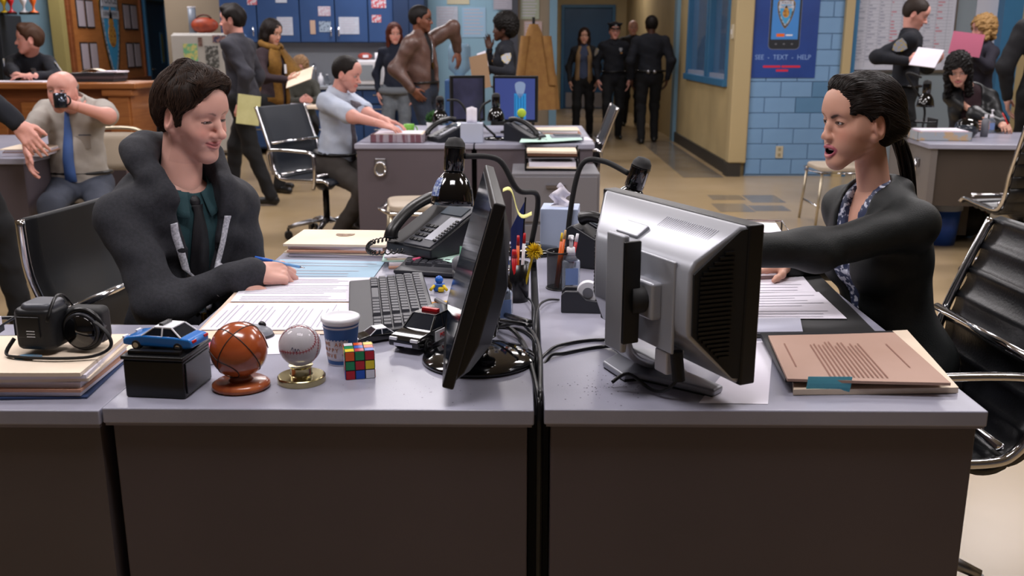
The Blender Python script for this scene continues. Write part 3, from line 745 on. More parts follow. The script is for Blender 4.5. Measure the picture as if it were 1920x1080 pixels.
# ------------------------------------------------------------------ keyboards
def keyboard(label, loc, rz, w=.45, d=.17, rows=6, cols=18, tilt=.05, m_k=None):
    t = thing('keyboard', label, 'keyboard', loc, rz)
    prof = [(-d/2, .006), (-d/2, .016), (-d/2+.05, .018), (d/2, .018+d*tilt+.006), (d/2, .004), (-d/2+.01, 0)]
    MB().add([Vector((x, y, z)) for x in (-w/2, w/2) for y, z in prof], [(i, (i+1) % 6, 6+(i+1) % 6, 6+i) for i in range(6)] + [tuple(range(5, -1, -1)), tuple(range(6, 12))]).build('case', m_k or m_dgrey, t, bev=.005)
    kw = (w-.03)/cols; kd = (d-.065)/rows
    km = mat('key_grey', '#3a3b42', .45)
    k0 = MB().add([Vector((x, y, z)) for z, s_ in ((0, 1.), (.008, .78)) for x, y in ((-kw*.46*s_, -kd*.46*s_), (kw*.46*s_, -kd*.46*s_), (kw*.46*s_, kd*.46*s_), (-kw*.46*s_, kd*.46*s_))], [(4, 5, 6, 7), (0, 1, 5, 4), (1, 2, 6, 5), (2, 3, 7, 6), (3, 0, 4, 7)]).build('key', km, t)
    first = True
    for r in range(rows):
        for c in range(cols):
            if cols > 10 and c in (14,) : continue
            if r == 0 and 3 < c < 9:
                if c != 4: continue
            o = k0 if first else k0.copy()
            if not first: col.objects.link(o)
            first = False
            y = -d/2 + .055 + kd*(r+.5); x = -w/2 + .015 + kw*(c+.5)
            z = .0185 + (y+d/2-.05)*(tilt + .03)
            if r == 0 and c == 4:
                o.scale = (5, 1, 1); x += kw*2
            o.location = (x, y, z)
    return t
p = on_z(700, 566, ZD)
keyboard('dark grey keyboard lying beside the printed pages', (-.335, 2.27, ZD+.001), R(-80), w=.50, d=.20)
p = on_z(768, 503, ZD)
keyboard('small black keypad under the pink marker', (-.245, 2.66, ZD+.001), R(-14), w=.24, d=.12, rows=4, cols=10)

# ------------------------------------------------------------------ desk phones
def desk_phone(label, loc, rz, tone=0, rise=.42):
    t = thing('desk_phone', label, 'phone', loc, rz)
    # local: front (keypad low edge) at -y, high back at +y ; handset at -x side
    L_, W_ = .23, .20; h0, h1 = .03, .03 + L_*rise
    side = [(-L_/2, 0), (-L_/2, h0), (L_/2-.02, h1), (L_/2, h1-.012), (L_/2, 0)]
    MB().add([Vector((x, y, z)) for x in (-W_/2, W_/2) for y, z in side], [(i, (i+1) % 5, 5+(i+1) % 5, 5+i) for i in range(5)] + [tuple(range(4, -1, -1)), tuple(range(5, 10))]).build('base', mat('phone_black', '#1d1f25', .35), t, bev=.006, seg=3)
    sl = math.atan2(h1-h0, L_-.02)
    def P(x, v, up): 
        y = -L_/2 + v*(L_-.02); return (x, y - math.sin(sl)*up, h0 + v*(h1-h0) + math.cos(sl)*up)
    fp = MB().box(P(.035, .5, .002), (.115, L_*.96, .005), rx=sl).build('face_plate', mat('phone_face', '#3b3d45', .4), t, bev=.002)
    sc = MB().box(P(.03, .82, .006), (.09, .045, .004), rx=sl).build('display', mat('phone_lcd', '#59616a', .15), t)
    MB().box(P(.065, .42, .005), (.05, .12, .0025), rx=sl).build('label_strip', mat('label_white', '#b9bcc6', .6), t)
    k0 = None
    for r in range(4):
        for c in range(3):
            q = P(-.005+.017*c, .12+.105*r, .006)
            if k0 is None:
                k0 = MB().box((0, 0, 0), (.013, .011, .005), rx=sl).build('key', m_black, t); o = k0
            else:
                o = k0.copy(); col.objects.link(o)
            o.location = q
    for r in range(9):
        o = MB().box(P(.085, .16+.055*r, .008), (.012, .006, .004), rx=sl).build('line_key', m_black, t)
    hs = smooth_path([Vector(P(-.062, -.02, .018)), Vector(P(-.062, .08, .04)), Vector(P(-.062, .45, .056)), Vector(P(-.062, .82, .044)), Vector(P(-.062, .97, .02))], 5)
    n = len(hs)
    MB().tube(hs, [.021 + .007*abs(2*i/(n-1)-1)**3 for i in range(n)], n=12, flat=.75).build('handset', m_black, t, smooth=True)
    cord = []
    a = Vector(P(-.062, -.02, .012)); b_ = Vector((-.12, -.17, .006)); c_ = Vector((-.05, -.2, .008)); 
    base = smooth_path([a, a+Vector((-.03, -.05, -.01)), b_, c_, Vector((-.0, -.13, .01))], 40)
    for i, p in enumerate(base):
        an = i*.9; cord.append(p + Vector((math.cos(an)*.0065, math.sin(an)*.003, .006+math.sin(an)*.0065)))
    MB().tube(cord, .0022, n=5).build('coiled_cord', m_black, t, smooth=True)
    return t
desk_phone('black desk phone with angled keypad under the black desk lamp', (-.27, 2.84, ZP+.001), R(-42))
desk_phone('black desk phone behind the silver monitor', (.27, 2.78, ZD), R(60))

# ------------------------------------------------------------------ desk lamps
def desk_lamp(label, base, rz, neck, head, hdir, sc=1., sticker=False, group='black gooseneck desk lamps'):
    t = thing('desk_lamp', label, 'lamp', base, rz, group, scale=sc)
    MB().lathe([(0, 0), (.085, 0), (.09, .006), (.085, .016), (.03, .024), (0, .026)], 28).build('base', m_blackg, t, smooth=True)
    MB().tube(smooth_path([Vector(p) for p in neck], 8), .0085, n=10).build('gooseneck', m_blackm, t, smooth=True)
    d = Vector(hdir).normalized(); hp = Vector(head)
    x, y, z = frame(d)
    M_ = Matrix(((x.x, y.x, d.x, hp.x), (x.y, y.y, d.y, hp.y), (x.z, y.z, d.z, hp.z), (0, 0, 0, 1)))
    so = MB().lathe([(0, -.058), (.018, -.055), (.027, -.042), (.030, -.03), (.030, .035), (.024, .042)], 24).xf(M_).build('socket', m_blackg, t, smooth=True)
    MB().lathe([(.0, -.0595), (.019, -.056), (.0285, -.042), (.030, -.028), (.031, -.027)], 24).xf(M_).build('socket_cap', m_blackm, so, smooth=True)
    sh = MB().lathe([(.022, .036), (.032, .045), (.046, .065), (.056, .09), (.061, .118), (.063, .135), (.061, .135), (.054, .09), (.044, .066), (.03, .05), (.02, .045)], 32).xf(M_).build('shade', m_blackg, t, smooth=True)
    MB().sphere(hp + d*.095, .03, 14, 10).build('bulb', mat('bulb_white', '#c8c8cc', .3), t, smooth=True)
    if sticker:
        st_ = MB()
        a = math.atan2(y.dot(Vector(sticker)), x.dot(Vector(sticker)))
        def fn(u, v):
            an = a + (u-.5)*.75; zz = .058 + v*.052; rr_ = np.interp(zz, [.045, .065, .09, .118], [.032, .046, .056, .061]) + .0012
            return M_ @ Vector((rr_*math.cos(an), rr_*math.sin(an), zz))
        st_.grid(fn, 6, 5, thick=.0006).build('sticker', mat('sticker_blue', '#39508f', .4, c2='#a9b4c8', scale=120, ramp=(.48, .56)), sh)
    return t
lb = Vector((.02, 2.95, ZD))
hp = on_y(852, 296, 2.72); hp_l = hp - lb
p2 = on_y(935, 300, 2.78) - lb
desk_lamp('black gooseneck desk lamp with glossy shade above the left desk phone', lb, 0, [(-.0, 0, .02), (.02, -.02, .18), (p2.x+.055, p2.y+.02, p2.z-.09), (p2.x, p2.y, p2.z), (hp_l.x+.03, hp_l.y, hp_l.z+.005)], hp_l, (-.05, -.12, -1), sticker=(-.8, -.5, 0))
lb = Vector((.20, 2.98, ZD)); hp = on_y(1196, 330, 2.86); hl = hp - lb
p1 = on_y(1069, 400, 2.95) - lb; p2 = on_y(1090, 310, 2.95) - lb; p3 = on_y(1130, 302, 2.93) - lb; p4 = on_y(1178, 325, 2.88) - lb
desk_lamp('black gooseneck desk lamp bending over the silver monitor', lb, 0, [(0, 0, .02), tuple(p1 + Vector((0, 0, -.12))), tuple(p1), tuple(p2), tuple(p3), tuple(p4)], hl, (-.30, .1, -1))
# ------------------------------------------------------------------ things on the hoodie man's desk
def ball_seams(r, kind, off=.0006):
    out = []
    if kind == 'basket':
        out.append([Vector((r*math.cos(a), 0, r*math.sin(a))) for a in [2*pi*i/40 for i in range(40)]])
        out.append([Vector((0, r*math.cos(a), r*math.sin(a))) for a in [2*pi*i/40 for i in range(40)]])
        for s in (-1, 1):
            pts = []
            for i in range(40):
                a = 2*pi*i/40; th = .62 + .16*math.cos(2*a)
                pts.append(Vector((s*r*math.cos(th), r*math.sin(th)*math.cos(a), r*math.sin(th)*math.sin(a))))
            out.append(pts)
    else:
        pts = []
        for i in range(80):
            a = 2*pi*i/80; b_ = .44
            v = Vector((math.cos(a)*(1-b_) + b_*math.cos(3*a), math.sin(a)*(1-b_) - b_*math.sin(3*a), 2*math.sqrt(b_*(1-b_))*math.sin(2*a))); pts.append(v.normalized()*r)
        out.append(pts)
    return out
def toy_car(name, label, loc, rz, L_, m_body, m_roof=None, bar=None, tilt=0., suv=False, text_=None, white_door=False):
    t = thing(name, label, 'toy car', loc, rz)
    k = L_; W_ = .42*k; h = (.17 if not suv else .2)*k; H_ = (.30 if not suv else .36)*k; wr = .065*k if not suv else .08*k
    low = [(-.5, .07), (-.5, .15), (-.46, .185), (-.24, .20), (.22, .20), (.44, .165), (.5, .13), (.5, .06), (.4, .05), (-.4, .05)]
    if suv: low = [(-.5, .08), (-.5, .19), (-.47, .22), (.2, .225), (.44, .20), (.5, .16), (.5, .08), (.4, .06), (-.4, .06)]
    n = len(low)
    MB().add([Vector((x*k, y, z*k)) for y in (-W_/2, W_/2) for x, z in low], [(i, (i+1) % n, n+(i+1) % n, n+i) for i in range(n)] + [tuple(range(n-1, -1, -1)), tuple(range(n, 2*n))]).build('body', m_body, t, bev=.03*k, seg=3)
    cab = [(-.34, .19), (-.2, .30), (.06, .30), (.22, .19)] if not suv else [(-.48, .21), (-.42, .36), (.05, .36), (.22, .21)]
    ins = [1, .8, .8, 1]
    MB().add([Vector((x*k, s*W_*.46*q, z*k)) for s in (-1, 1) for (x, z), q in zip(cab, ins)], [(0, 1, 5, 4), (1, 2, 6, 5), (2, 3, 7, 6), (3, 0, 4, 7), (3, 2, 1, 0), (4, 5, 6, 7)]).build('cabin', mat('toy_glass', '#1a1e26', .08), t, bev=.008*k)
    zr = .30 if not suv else .36
    xr0, xr1 = (-.2, .06) if not suv else (-.42, .05)
    MB().bb(xr0*k, xr1*k, -W_*.37, W_*.37, (zr-.012)*k, (zr+.014)*k).build('roof', m_roof or m_body, t, bev=.006*k)
    for s in (-1, 1):
        a_, b_ = Vector((cab[2][0]*k, s*W_*.37, cab[2][1]*k)), Vector((cab[3][0]*k, s*W_*.46, cab[3][1]*k))
        MB().cyl(a_, b_, .012*k, n=6).cyl(Vector((cab[0][0]*k, s*W_*.46, cab[0][1]*k)), Vector((cab[1][0]*k, s*W_*.37, cab[1][1]*k)), .012*k, n=6).cyl((-.07*k, s*W_*.465, .19*k), (-.07*k, s*W_*.385, zr*k), .011*k, n=6).build('pillar', m_roof or m_body, t)
        for x in (-.3, .3):
            wl = MB().cyl((x*k, s*W_*.5-s*.06*k, wr), (x*k, s*W_*.5+s*.01*k, wr), wr, n=20).build('wheel', m_blackm, t, bev=.006*k)
            MB().cyl((x*k, s*W_*.5, wr), (x*k, s*W_*.5+s*.016*k, wr), wr*.6, n=12).build('hub_cap', m_chrome, wl)
        MB().box((.49*k, s*W_*.34, .15*k if not suv else .17*k), (.03*k, .1*k, .035*k)).build('headlight', m_white, t, bev=.004*k)
        MB().box((-.495*k, s*W_*.34, .15*k), (.02*k, .09*k, .03*k)).build('tail_light', m_red, t)
        if white_door: MB().box((-.05*k, s*W_*.5, .145*k), (.4*k, .006, .12*k)).build('door_panel', m_white, t)
        if text_: text(text_, .075*k, m_red if white_door else m_white, t, (-.05*k, s*(W_*.5+.0042 if white_door else W_*.5+.001), .14*k), (pi/2, 0, 0 if s < 0 else pi))
    if bar:
        MB().box(((xr0*.3+xr1*.7)*k, -W_*.13, (zr+.03)*k), (.06*k, W_*.26, .035*k)).build('light_bar', bar[0], t, bev=.004*k)
        MB().box(((xr0*.3+xr1*.7)*k, W_*.13, (zr+.03)*k), (.06*k, W_*.26, .035*k)).build('light_bar', bar[1], t, bev=.004*k)
    MB().box((.503*k, 0, .11*k), (.012*k, W_*.6, .035*k)).build('grille', m_chrome if suv else m_blackm, t)
    return t
# black display box with toy car
p = on_z(297, 748, ZD)
t = thing('display_box', 'black square box under the blue toy car', 'box', (p.x, p.y+.062, ZD), rz=R(-6))
MB().bb(-.058, .058, -.06, .06, 0, .074).build('body', mat('box_black', '#050507', .25), t, bev=.004)
MB().bb(-.061, .061, -.063, .063, .074, .082).build('lid', m_black, t, bev=.003)
MB().bb(.0585, .0605, -.05, .05, .008, .066).build('lit_side', mat('box_lit_grey', '#3a3c42', .3), t)  # paler sheet paints the light falling on the box's right face
MB().bb(-.05, .05, -.052, -.040, .082, .089).build('plinth', m_black, t)
toy_car('toy_car', 'blue and white toy police sedan on the black box', (p.x+.0, p.y+.062, ZD+.0822), R(168), .145, mat('toy_blue', '#1f6fc0', .25, coat=.4), m_white, (m_blackg, m_blackg))
p = on_z(388, 655, ZD)
tag(MB().bb(-.035, .035, -.022, .022, 0, .012).build('sticky_pad', m_pink, loc=(p.x-.005, p.y, ZD), rz=R(-8), bev=.001), 'pink sticky note pad behind the wooden basketball', 'sticky pad')
p = on_z(372, 690, ZD)
t = thing('plug_adapter', 'small white plug adapter between the black box and the basketball', 'adapter', (p.x+.012, p.y+.03, ZD), rz=R(20))
MB().bb(-.015, .015, -.015, .015, 0, .03).build('body', m_white, t, bev=.004)
MB().bb(-.006, -.003, -.02, -.015, .01, .02).bb(.003, .006, -.02, -.015, .01, .02).build('prongs', m_chrome, t)
# wooden basketball
p = on_z(440, 742, ZD)
t = thing('wooden_basketball', 'polished wooden basketball on a wooden foot', 'ornament', (p.x, p.y+.045, ZD), rz=R(8))
m_bw = mat('ball_wood', '#8d3f1c', .22, c2='#a4512a', scale=6, stretch=(1, 1, 9), coat=.5)
MB().lathe([(0, 0), (.05, 0), (.055, .004), (.054, .011), (.046, .016), (0, .017)], 36, sy=.92).build('foot', mat('foot_wood', '#9a4a2a', .25, c2='#b06038', scale=8, stretch=(6, 1, 1), coat=.4), t, smooth=True)
MB().lathe([(.024, .015), (.02, .022), (.022, .03)], 20).build('stem', m_bw, t, smooth=True)
bl = MB().sphere((0, 0, 0), .0535, 40, 24).build('ball', m_bw, t, loc=(0, 0, .076), smooth=True); bl.rotation_euler = (.5, -.55, .7)
for q in ball_seams(.0536, 'basket'): MB().tube(q, .0011, n=6, closed=True).build('seam', mat('seam_dark', '#24140d', .6), bl, smooth=True)
# baseball in a display globe
p = on_z(557, 728, ZD)
t = thing('baseball_display', 'signed baseball in a clear globe on a gold base', 'ornament', (p.x, p.y+.04, ZD))
m_gold = mat('champagne_gold', '#b8ad82', .2, metal=1.)
MB().lathe([(0, 0), (.046, 0), (.0465, .003), (.0465, .012), (.044, .014), (.022, .015), (.0205, .018), (.0205, .03), (.024, .034), (0, .03)], 40).build('base', m_gold, t, smooth=False, bev=.001)
bs = MB().sphere((0, 0, 0), .0355, 32, 20).build('baseball', mat('ball_leather', '#d5cfd2', .5, c2='#c4bcbf', scale=12), t, loc=(0, 0, .0735), smooth=True); bs.rotation_euler = (.3, 1.2, .2)
for q in ball_seams(.0357, 'base'):
    MB().tube(q, .0007, n=5, closed=True).build('seam', mat('stitch_red', '#a8323e', .6), bs)
    sm = MB()
    for i in range(0, 80):
        a_, b_ = q[i], q[(i+1) % 80]; d_ = (b_-a_).normalized(); nn = a_.normalized(); s_ = nn.cross(d_)
        for s in (-1, 1): sm.cyl(a_*1.003, (a_ + s_*s*.0035 + d_*.0015)*1.002, .0006, n=4, cap=False)
    sm.build('stitches', mat('stitch_red', '#a8323e', .6), bs)
MB().tube(smooth_path([Vector((x, -.0353+abs(x)*.12, .072+z)) for x, z in ((-.008, .002), (-.005, .008), (-.003, -.003), (0, .006), (.002, -.003), (.005, .005), (.008, 0))], 5), .0006, n=5).build('signature', mat('ink_navy', '#2a3358', .7), t)
MB().sphere((0, 0, .0735), .0405, 32, 20).build('globe', m_clear, t, smooth=True)
# paper coffee cup
p = on_z(640, 690, ZD)
t = thing('coffee_cup', 'blue and white paper coffee cup with a white lid', 'cup', (p.x-.004, p.y+.034, ZD), rz=R(-4))
hC, r0, r1 = .098, .028, .0375
rad = lambda z: r0 + (r1-r0)*z/hC
m_cupw, m_cupb = mat('cup_white', '#d3d3de', .5), mat('cup_blue', '#2b5590', .5)
MB().lathe([(0, .003), (r0, 0), (rad(.02), .02), (rad(.09), .09), (r1, hC)], 40).build('body', m_cupw, t, smooth=True)
def band(z0, z1, m, nm, a0=0, a1=2*pi, off=.0004):
    n = 40; MB().grid(lambda u, v: ((rad(z0+(z1-z0)*v)+off)*math.cos(a0+(a1-a0)*u), (rad(z0+(z1-z0)*v)+off)*math.sin(a0+(a1-a0)*u), z0+(z1-z0)*v), n, 1).build(nm, m, t, smooth=True)
band(.004, .012, m_cupb, 'blue_band'); band(.058, .080, m_cupb, 'blue_band'); band(.084, .087, m_cupb, 'blue_line')
band(.012, .058, m_cupb, 'blue_panel', R(-205), R(-150)); band(.012, .058, m_cupb, 'blue_panel', R(-52), R(0))
for a0 in range(8): 
    a_ = R(-144 + a0*12); zz = .056
    MB().grid(lambda u, v: ((rad(zz+.004*v)+.0006)*math.cos(a_+R(6)*u), (rad(zz+.004*v)+.0006)*math.sin(a_+R(6)*u), zz+.005*v), 2, 1).build('key_pattern', m_cupb, t)
m_cupo = mat('cup_copper', '#a8663a', .5)
for i, wd in enumerate(('WE ARE', 'HAPPY TO', 'SERVE YOU')):
    n = len(wd)
    for k, chx in enumerate(wd):
        if chx == ' ': continue
        zz = .048 - i*.0125; a_ = R(-101) + (k-(n-1)/2)*.0062/rad(zz)*1.35
        text(chx, .0115, m_cupo, t, ((rad(zz)+.0006)*math.cos(a_), (rad(zz)+.0006)*math.sin(a_), zz), (pi/2, 0, a_+pi/2), depth=.0002)
MB().lathe([(r1+.0005, hC-.008), (r1+.0025, hC-.004), (r1+.0025, hC+.002), (r1-.001, hC+.004), (r1-.004, hC+.004), (r1-.006, hC+.001), (0, hC+.001)], 40).build('lid', m_white, t, smooth=True)
# puzzle cube
p = on_z(672, 714, ZD)
cs = .0575
t = thing('puzzle_cube', 'scrambled colour puzzle cube beside the paper cup', 'puzzle cube', (p.x-.004, p.y+.037, ZD+cs/2), rz=R(14))
PAL = {'r': mat('tile_red', '#b01225', .3), 'g': mat('tile_green', '#14804f', .3), 'b': mat('tile_blue', '#1d4fb0', .3), 'y': mat('tile_yellow', '#d6c020', .3), 'o': mat('tile_orange', '#d8551a', .3), 'w': mat('tile_white', '#d8d8e0', .3)}
MB().box((0, 0, 0), (cs, cs, cs)).build('core', m_blackm, t, bev=.0015)
faces_ = {'front': 'ogrgryrbw', 'top': 'ywywboryr'[::1], 'left': 'yrwbgrgwo'}
front = ['ogr', 'gry', 'rbw']; top = ['woy', 'gbo', 'yrb']; left = ['oyg', 'bwr', 'grb']; right = ['wry', 'gbo', 'ryg']; back = ['byr', 'gwo', 'rgb']
q = cs/3; s_ = q*.44; e = cs/2
def stile(c, ax, m):
    mb = MB(); d_ = {'y': (2*s_, .0012, 2*s_), 'z': (2*s_, 2*s_, .0012), 'x': (.0012, 2*s_, 2*s_)}[ax]
    mb.box(c, d_).build('tile', m, t)
for i in range(3):
    for j in range(3):
        a_, b_ = (j-1)*q, (1-i)*q
        stile((a_, -e, b_), 'y', PAL[front[i][j]]); stile((a_, b_, e), 'z', PAL[top[i][j]])
        stile((-e, -a_, b_), 'x', PAL[left[i][j]]); stile((e, a_, b_), 'x', PAL[right[i][j]]); stile((-a_, e, b_), 'y', PAL[back[i][j]])
# toy cars
p = on_z(768, 662, ZD)
toy_car('toy_car', 'black toy patrol vehicle with red roof light by the round monitor base', (p.x+.03, p.y+.075, ZD), R(-117), .185, mat('toy_black', '#08090c', .12, coat=.6), None, (m_red, m_red), suv=True, text_='POLICE', white_door=True)
p = on_z(700, 650, ZD)
toy_car('toy_car', 'small black and white toy car between the cup and the patrol vehicle', (p.x, p.y+.045, ZD), R(-150), .10, mat('toy_black', '#08090c', .12, coat=.6), m_white, None)
# mouse
p = on_z(465, 640, ZD)
t = thing('computer_mouse', 'silver and grey computer mouse behind the wooden basketball', 'mouse', (p.x, p.y+.02, ZD), rz=R(-60))
MB().sphere((0, 0, .004), .03, 24, 12, 1., 1.75, .95).build('shell', mat('mouse_grey', '#7d8088', .35), t, smooth=True)
MB().sphere((0, 0, .003), .031, 24, 12, 1., 1.75, .5).build('skirt', m_dgrey, t, smooth=True)
MB().cyl((-.004, .028, .028), (.004, .028, .028), .008).build('wheel', m_black, t, smooth=True)
for o in t.children: 
    for v in o.data.vertices: v.co.z = max(v.co.z, 0)
quad_sheet('loose_sheet', 'white loose sheet under the mouse and the baseball', 'paper', [(420, 626), (600, 622), (596, 662), (395, 668)], ZD+.0004, m_paper, th=.0008)
# blue pen in the hand is built with the man.  Pink marker on the folders
a_, b_ = on_z(775, 488, ZD+.028), on_z(822, 478, ZD+.028)
t = thing('marker_pen', 'pink marker lying above the black keypad', 'marker', a_, rz=0)
d_ = (b_-a_)
MB().cyl((0, 0, 0), d_*.6, .006).build('barrel', m_pink, t, smooth=True); MB().cyl(d_*.6, d_, .0066).build('cap', mat('pink_dark', '#b02a5c', .4), t, smooth=True)
# notepads by the monitor
p = on_z(800, 585, ZD)
tag(MB().prism(rpoly(.12, .09, .03), 0, .006).build('notepad', mat('pad_yellow', '#d8b04a', .7, c2='#c87c3a', scale=30, ramp=(.5, .6)), loc=(p.x+.02, p.y+.03, ZD), rz=R(25)), 'yellow patterned notepad under the screwdriver behind the toy vehicle', 'notepad')
p = on_z(752, 598, ZD)
tag(MB().prism(rpoly(.10, .07, .03), 0, .005).build('notepad', mat('pad_red', '#c8605a', .7, c2='#d8b04a', scale=40, ramp=(.5, .6)), loc=(p.x+.02, p.y+.01, ZD), rz=R(5)), 'red and yellow notepad beside the black toy vehicle', 'notepad')
a_, b_ = on_z(818, 562, ZD+.01), on_z(868, 590, ZD+.01)
t = thing('screwdriver', 'grey handled pocket tool lying on the yellow notepad', 'tool', a_)
d_ = b_-a_; MB().cyl((0, 0, 0), d_*.7, .007, n=8).build('handle', m_grey, t, bev=.001); MB().cyl(d_*.7, d_, .003).build('shaft', m_chrome, t, smooth=True)
# small desk toys
p = on_z(826, 548, ZD)
t = thing('toy_figurine', 'tiny blue and yellow toy figurine beside the keypad', 'toy', (p.x-.004, p.y+.01, ZD))
MB().box((0, 0, .012), (.03, .02, .022)).build('body', mat('toy_blue2', '#2b62b8', .4), t, bev=.005)
MB().sphere((0, 0, .032), .011, 14, 8).build('head', m_blueink, t, smooth=True)
for s in (-1, 1): MB().cyl((s*.012, -.008, .018), (s*.022, -.02, .008), .004, n=8).build('arm', m_yellow, t, smooth=True)
MB().box((.006, -.012, .008), (.016, .014, .012)).build('feet', m_yellow, t, bev=.003)
p = on_z(862, 560, ZD)
t = thing('desk_microphone', 'small grey microphone on a short tripod left of the black monitor', 'microphone', (p.x-.005, p.y+.03, ZD))
MB().sphere((0, 0, .085), .017, 18, 12, 1, 1, 1.3).build('head', m_grey, t, smooth=True)
MB().cyl((0, 0, .03), (0, 0, .068), .013, .016).build('body', m_dgrey, t, smooth=True)
for k in range(3): MB().cyl((0, 0, .035), (.035*math.cos(2.1*k), .035*math.sin(2.1*k), .002), .003, n=8).build('leg', m_chrome, t, smooth=True)
# card standing beside the lamp, green sheets
p = on_z(874, 462, ZD)
tag(MB().bb(-.035, .035, -.002, .002, 0, .05).build('note_card', mat('card_pinkwhite', '#ddcfd6', .7), loc=(p.x-.01, p.y, ZD), rz=R(-8)), 'small white card standing between the left phone and black monitor', 'card')
quad_sheet('green_sheet', 'mint green sheet sticking out beside the black monitor', 'paper', [(795, 458), (880, 470), (872, 500), (780, 474)], ZD+.03, m_mint, th=.001)
p = on_z(868, 530, ZD)
tag(MB().box((0, 0, .045), (.05, .002, .09), rx=-.15).build('green_tag', mat('tag_green', '#79b394', .7), loc=(p.x+.01, p.y+.05, ZD), rz=R(-20)), 'pale green card leaning by the left side of the black monitor', 'card')
# dark pen cup with pennant, pens and yellow pompom (behind the black monitor)
p = on_z(985, 545, ZD)
cupx, cupy = -.02, 2.36
t = thing('pen_cup', 'black round pen cup by the desk seam', 'pen cup', (cupx, cupy, ZD))
MB().lathe([(0, .001), (.030, 0), (.033, .1), (.030, .1), (.027, .004), (0, .004)], 24).build('body', mat('cup_black', '#0f0f12', .25), t, smooth=True)
def pen(label, base, tip, r, m, m2=None, cat='pen', grp='pens in the cups'):
    b_ = Vector(base); tp_ = Vector(tip); t = thing(cat.replace(' ', '_'), label, cat, b_, group=grp)
    d_ = tp_-b_; MB().cyl((0, 0, 0), d_*.85, r, n=10).build('barrel', m, t, smooth=True); MB().cyl(d_*.85, d_, r*1.05, r*.8, n=10).build('cap', m2 or m, t, smooth=True); return t
pen('blue pen in the black cup by the seam', (cupx-.012, cupy-.01, ZD+.008), (cupx-.03, cupy-.02, ZD+.165), .004, m_blueink)
pen('orange pen in the black cup by the seam', (cupx+.0, cupy-.012, ZD+.008), (cupx+.004, cupy-.025, ZD+.175), .004, m_orange, m_red)
pen('white pen with red end in the black cup by the seam', (cupx+.01, cupy, ZD+.008), (cupx+.02, cupy-.02, ZD+.18), .004, m_white, m_red)
pen('red capped marker in the black cup by the seam', (cupx-.004, cupy-.016, ZD+.008), (cupx-.006, cupy-.033, ZD+.14), .007, m_red)
t = thing('pennant', 'navy blue pennant on a stick in the black pen cup', 'pennant', (cupx+.008, cupy+.012, ZD+.006))
MB().cyl((0, 0, 0), (.014, 0, .26), .002, n=6).build('stick', m_black, t)
MB().grid(lambda u, v: (.012 - .035*u*(1), .0 + .004*math.sin(4*u), .25 - .10*v*(1) - .07*u*(1-.0) - .02*u*v), 6, 6, thick=.001).build('flag', mat('pennant_navy', '#1b2b62', .7), t)
t = thing('pompom_pen', 'yellow fluffy pompom pen leaning out of the black cup', 'pen', (cupx+.014, cupy-.008, ZD+.008))
MB().cyl((0, 0, 0), (.028, -.028, .125), .003, n=8).build('barrel', m_yellow, t)
pm = MB(); 
for i in range(240):
    v = Vector(rng.normal(size=3)); v.normalize(); c0 = Vector((.03, -.03, .13))
    pm.cyl(c0, c0 + v*random.uniform(.018, .024), .0016, .0006, n=3, cap=False)
tag(pm.build('pompom', m_yellow, t), kind='stuff')
# dark bottle next to the cup
t = thing('dark_bottle', 'small black spray bottle in front of the pen cup', 'bottle', (-.045, 2.24, ZD))
MB().lathe([(0, 0), (.016, 0), (.017, .004), (.017, .065), (.012, .078), (.008, .082), (.008, .1), (.0, .102)], 20).build('body', m_blackg, t, smooth=True)
MB().cyl((0, 0, .1), (0, 0, .112), .009).build('cap', m_chrome, t, smooth=True)
def sanitizer(label, loc, rz=0, s=1.):
    t = thing('sanitizer_bottle', label, 'bottle', loc, rz, group='clear pump bottles', scale=s)
    MB().prism(rpoly(.05, .034, .014), 0, .085).build('bottle', mat('sanitizer_clear', '#c9d4e4', .08, trans=.75, ior=1.2), t, bev=.006, seg=3)
    MB().box((0, -.0176, .042), (.034, .0008, .045)).build('label', mat('label_blue', '#6f87b8', .5), t)
    MB().lathe([(.020, .084), (.012, .096), (.0105, .1)], 16).build('shoulder', mat('sanitizer_clear', '#c9d4e4', .08, trans=.75, ior=1.2), t, smooth=True)
    MB().cyl((0, 0, .098), (0, 0, .118), .0125, .011).build('collar', m_white, t, smooth=True)
    MB().cyl((0, 0, .118), (0, 0, .142), .005).cyl((0, 0, .14), (0, 0, .15), .009, .007).cyl((0, 0, .146), (.0, -.022, .143), .0035, .0025, n=8).build('pump', m_white, t, smooth=True)
    return t
sanitizer('clear pump bottle left of the desk seam', (-.052, 2.15, ZD), R(20), .95)
p = on_z(1070, 548, ZD)
sanitizer('hand sanitizer pump bottle standing by the mesh pen cup', (p.x, p.y+.02, ZD), R(8), 1.0)
# ------------------------------------------------------------------ right desk
p = on_z(1045, 446, ZD)
t = thing('tissue_box', 'pale blue tissue box behind the pen cups', 'tissue box', (.115, 3.03, ZD), rz=R(-6))
MB().bb(-.06, .06, -.06, .06, 0, .135).build('box', mat('tissue_blue', '#aab7d4', .6, c2='#b5c1da', scale=3), t, bev=.003)
MB().lathe([(0, .1352), (.035, .1352), (.035, .1362), (0, .1362)], 20, sy=.6).build('slot', m_white, t)
MB().grid(lambda u, v: ((u-.5)*.07*(1-.45*v) + .012*math.sin(9*v), .018*math.sin(u*6+v*2)*(1-.3*v), .134 + v*(.062+.016*math.sin(u*4.5))), 12, 8, thick=.0008).build('tissue', m_paper, t, smooth=True)
p = on_z(1052, 548, ZD)
cx_, cy_ = p.x-.002, p.y+.045
t = thing('mesh_pen_cup', 'black wire mesh pen cup behind the sanitizer', 'pen cup', (cx_, cy_, ZD))
mm = MB()
for z in (0.0, .1): mm.tube([(.036*math.cos(a), .036*math.sin(a), z+.002) for a in [2*pi*i/28 for i in range(28)]], .0022, n=6, closed=True)
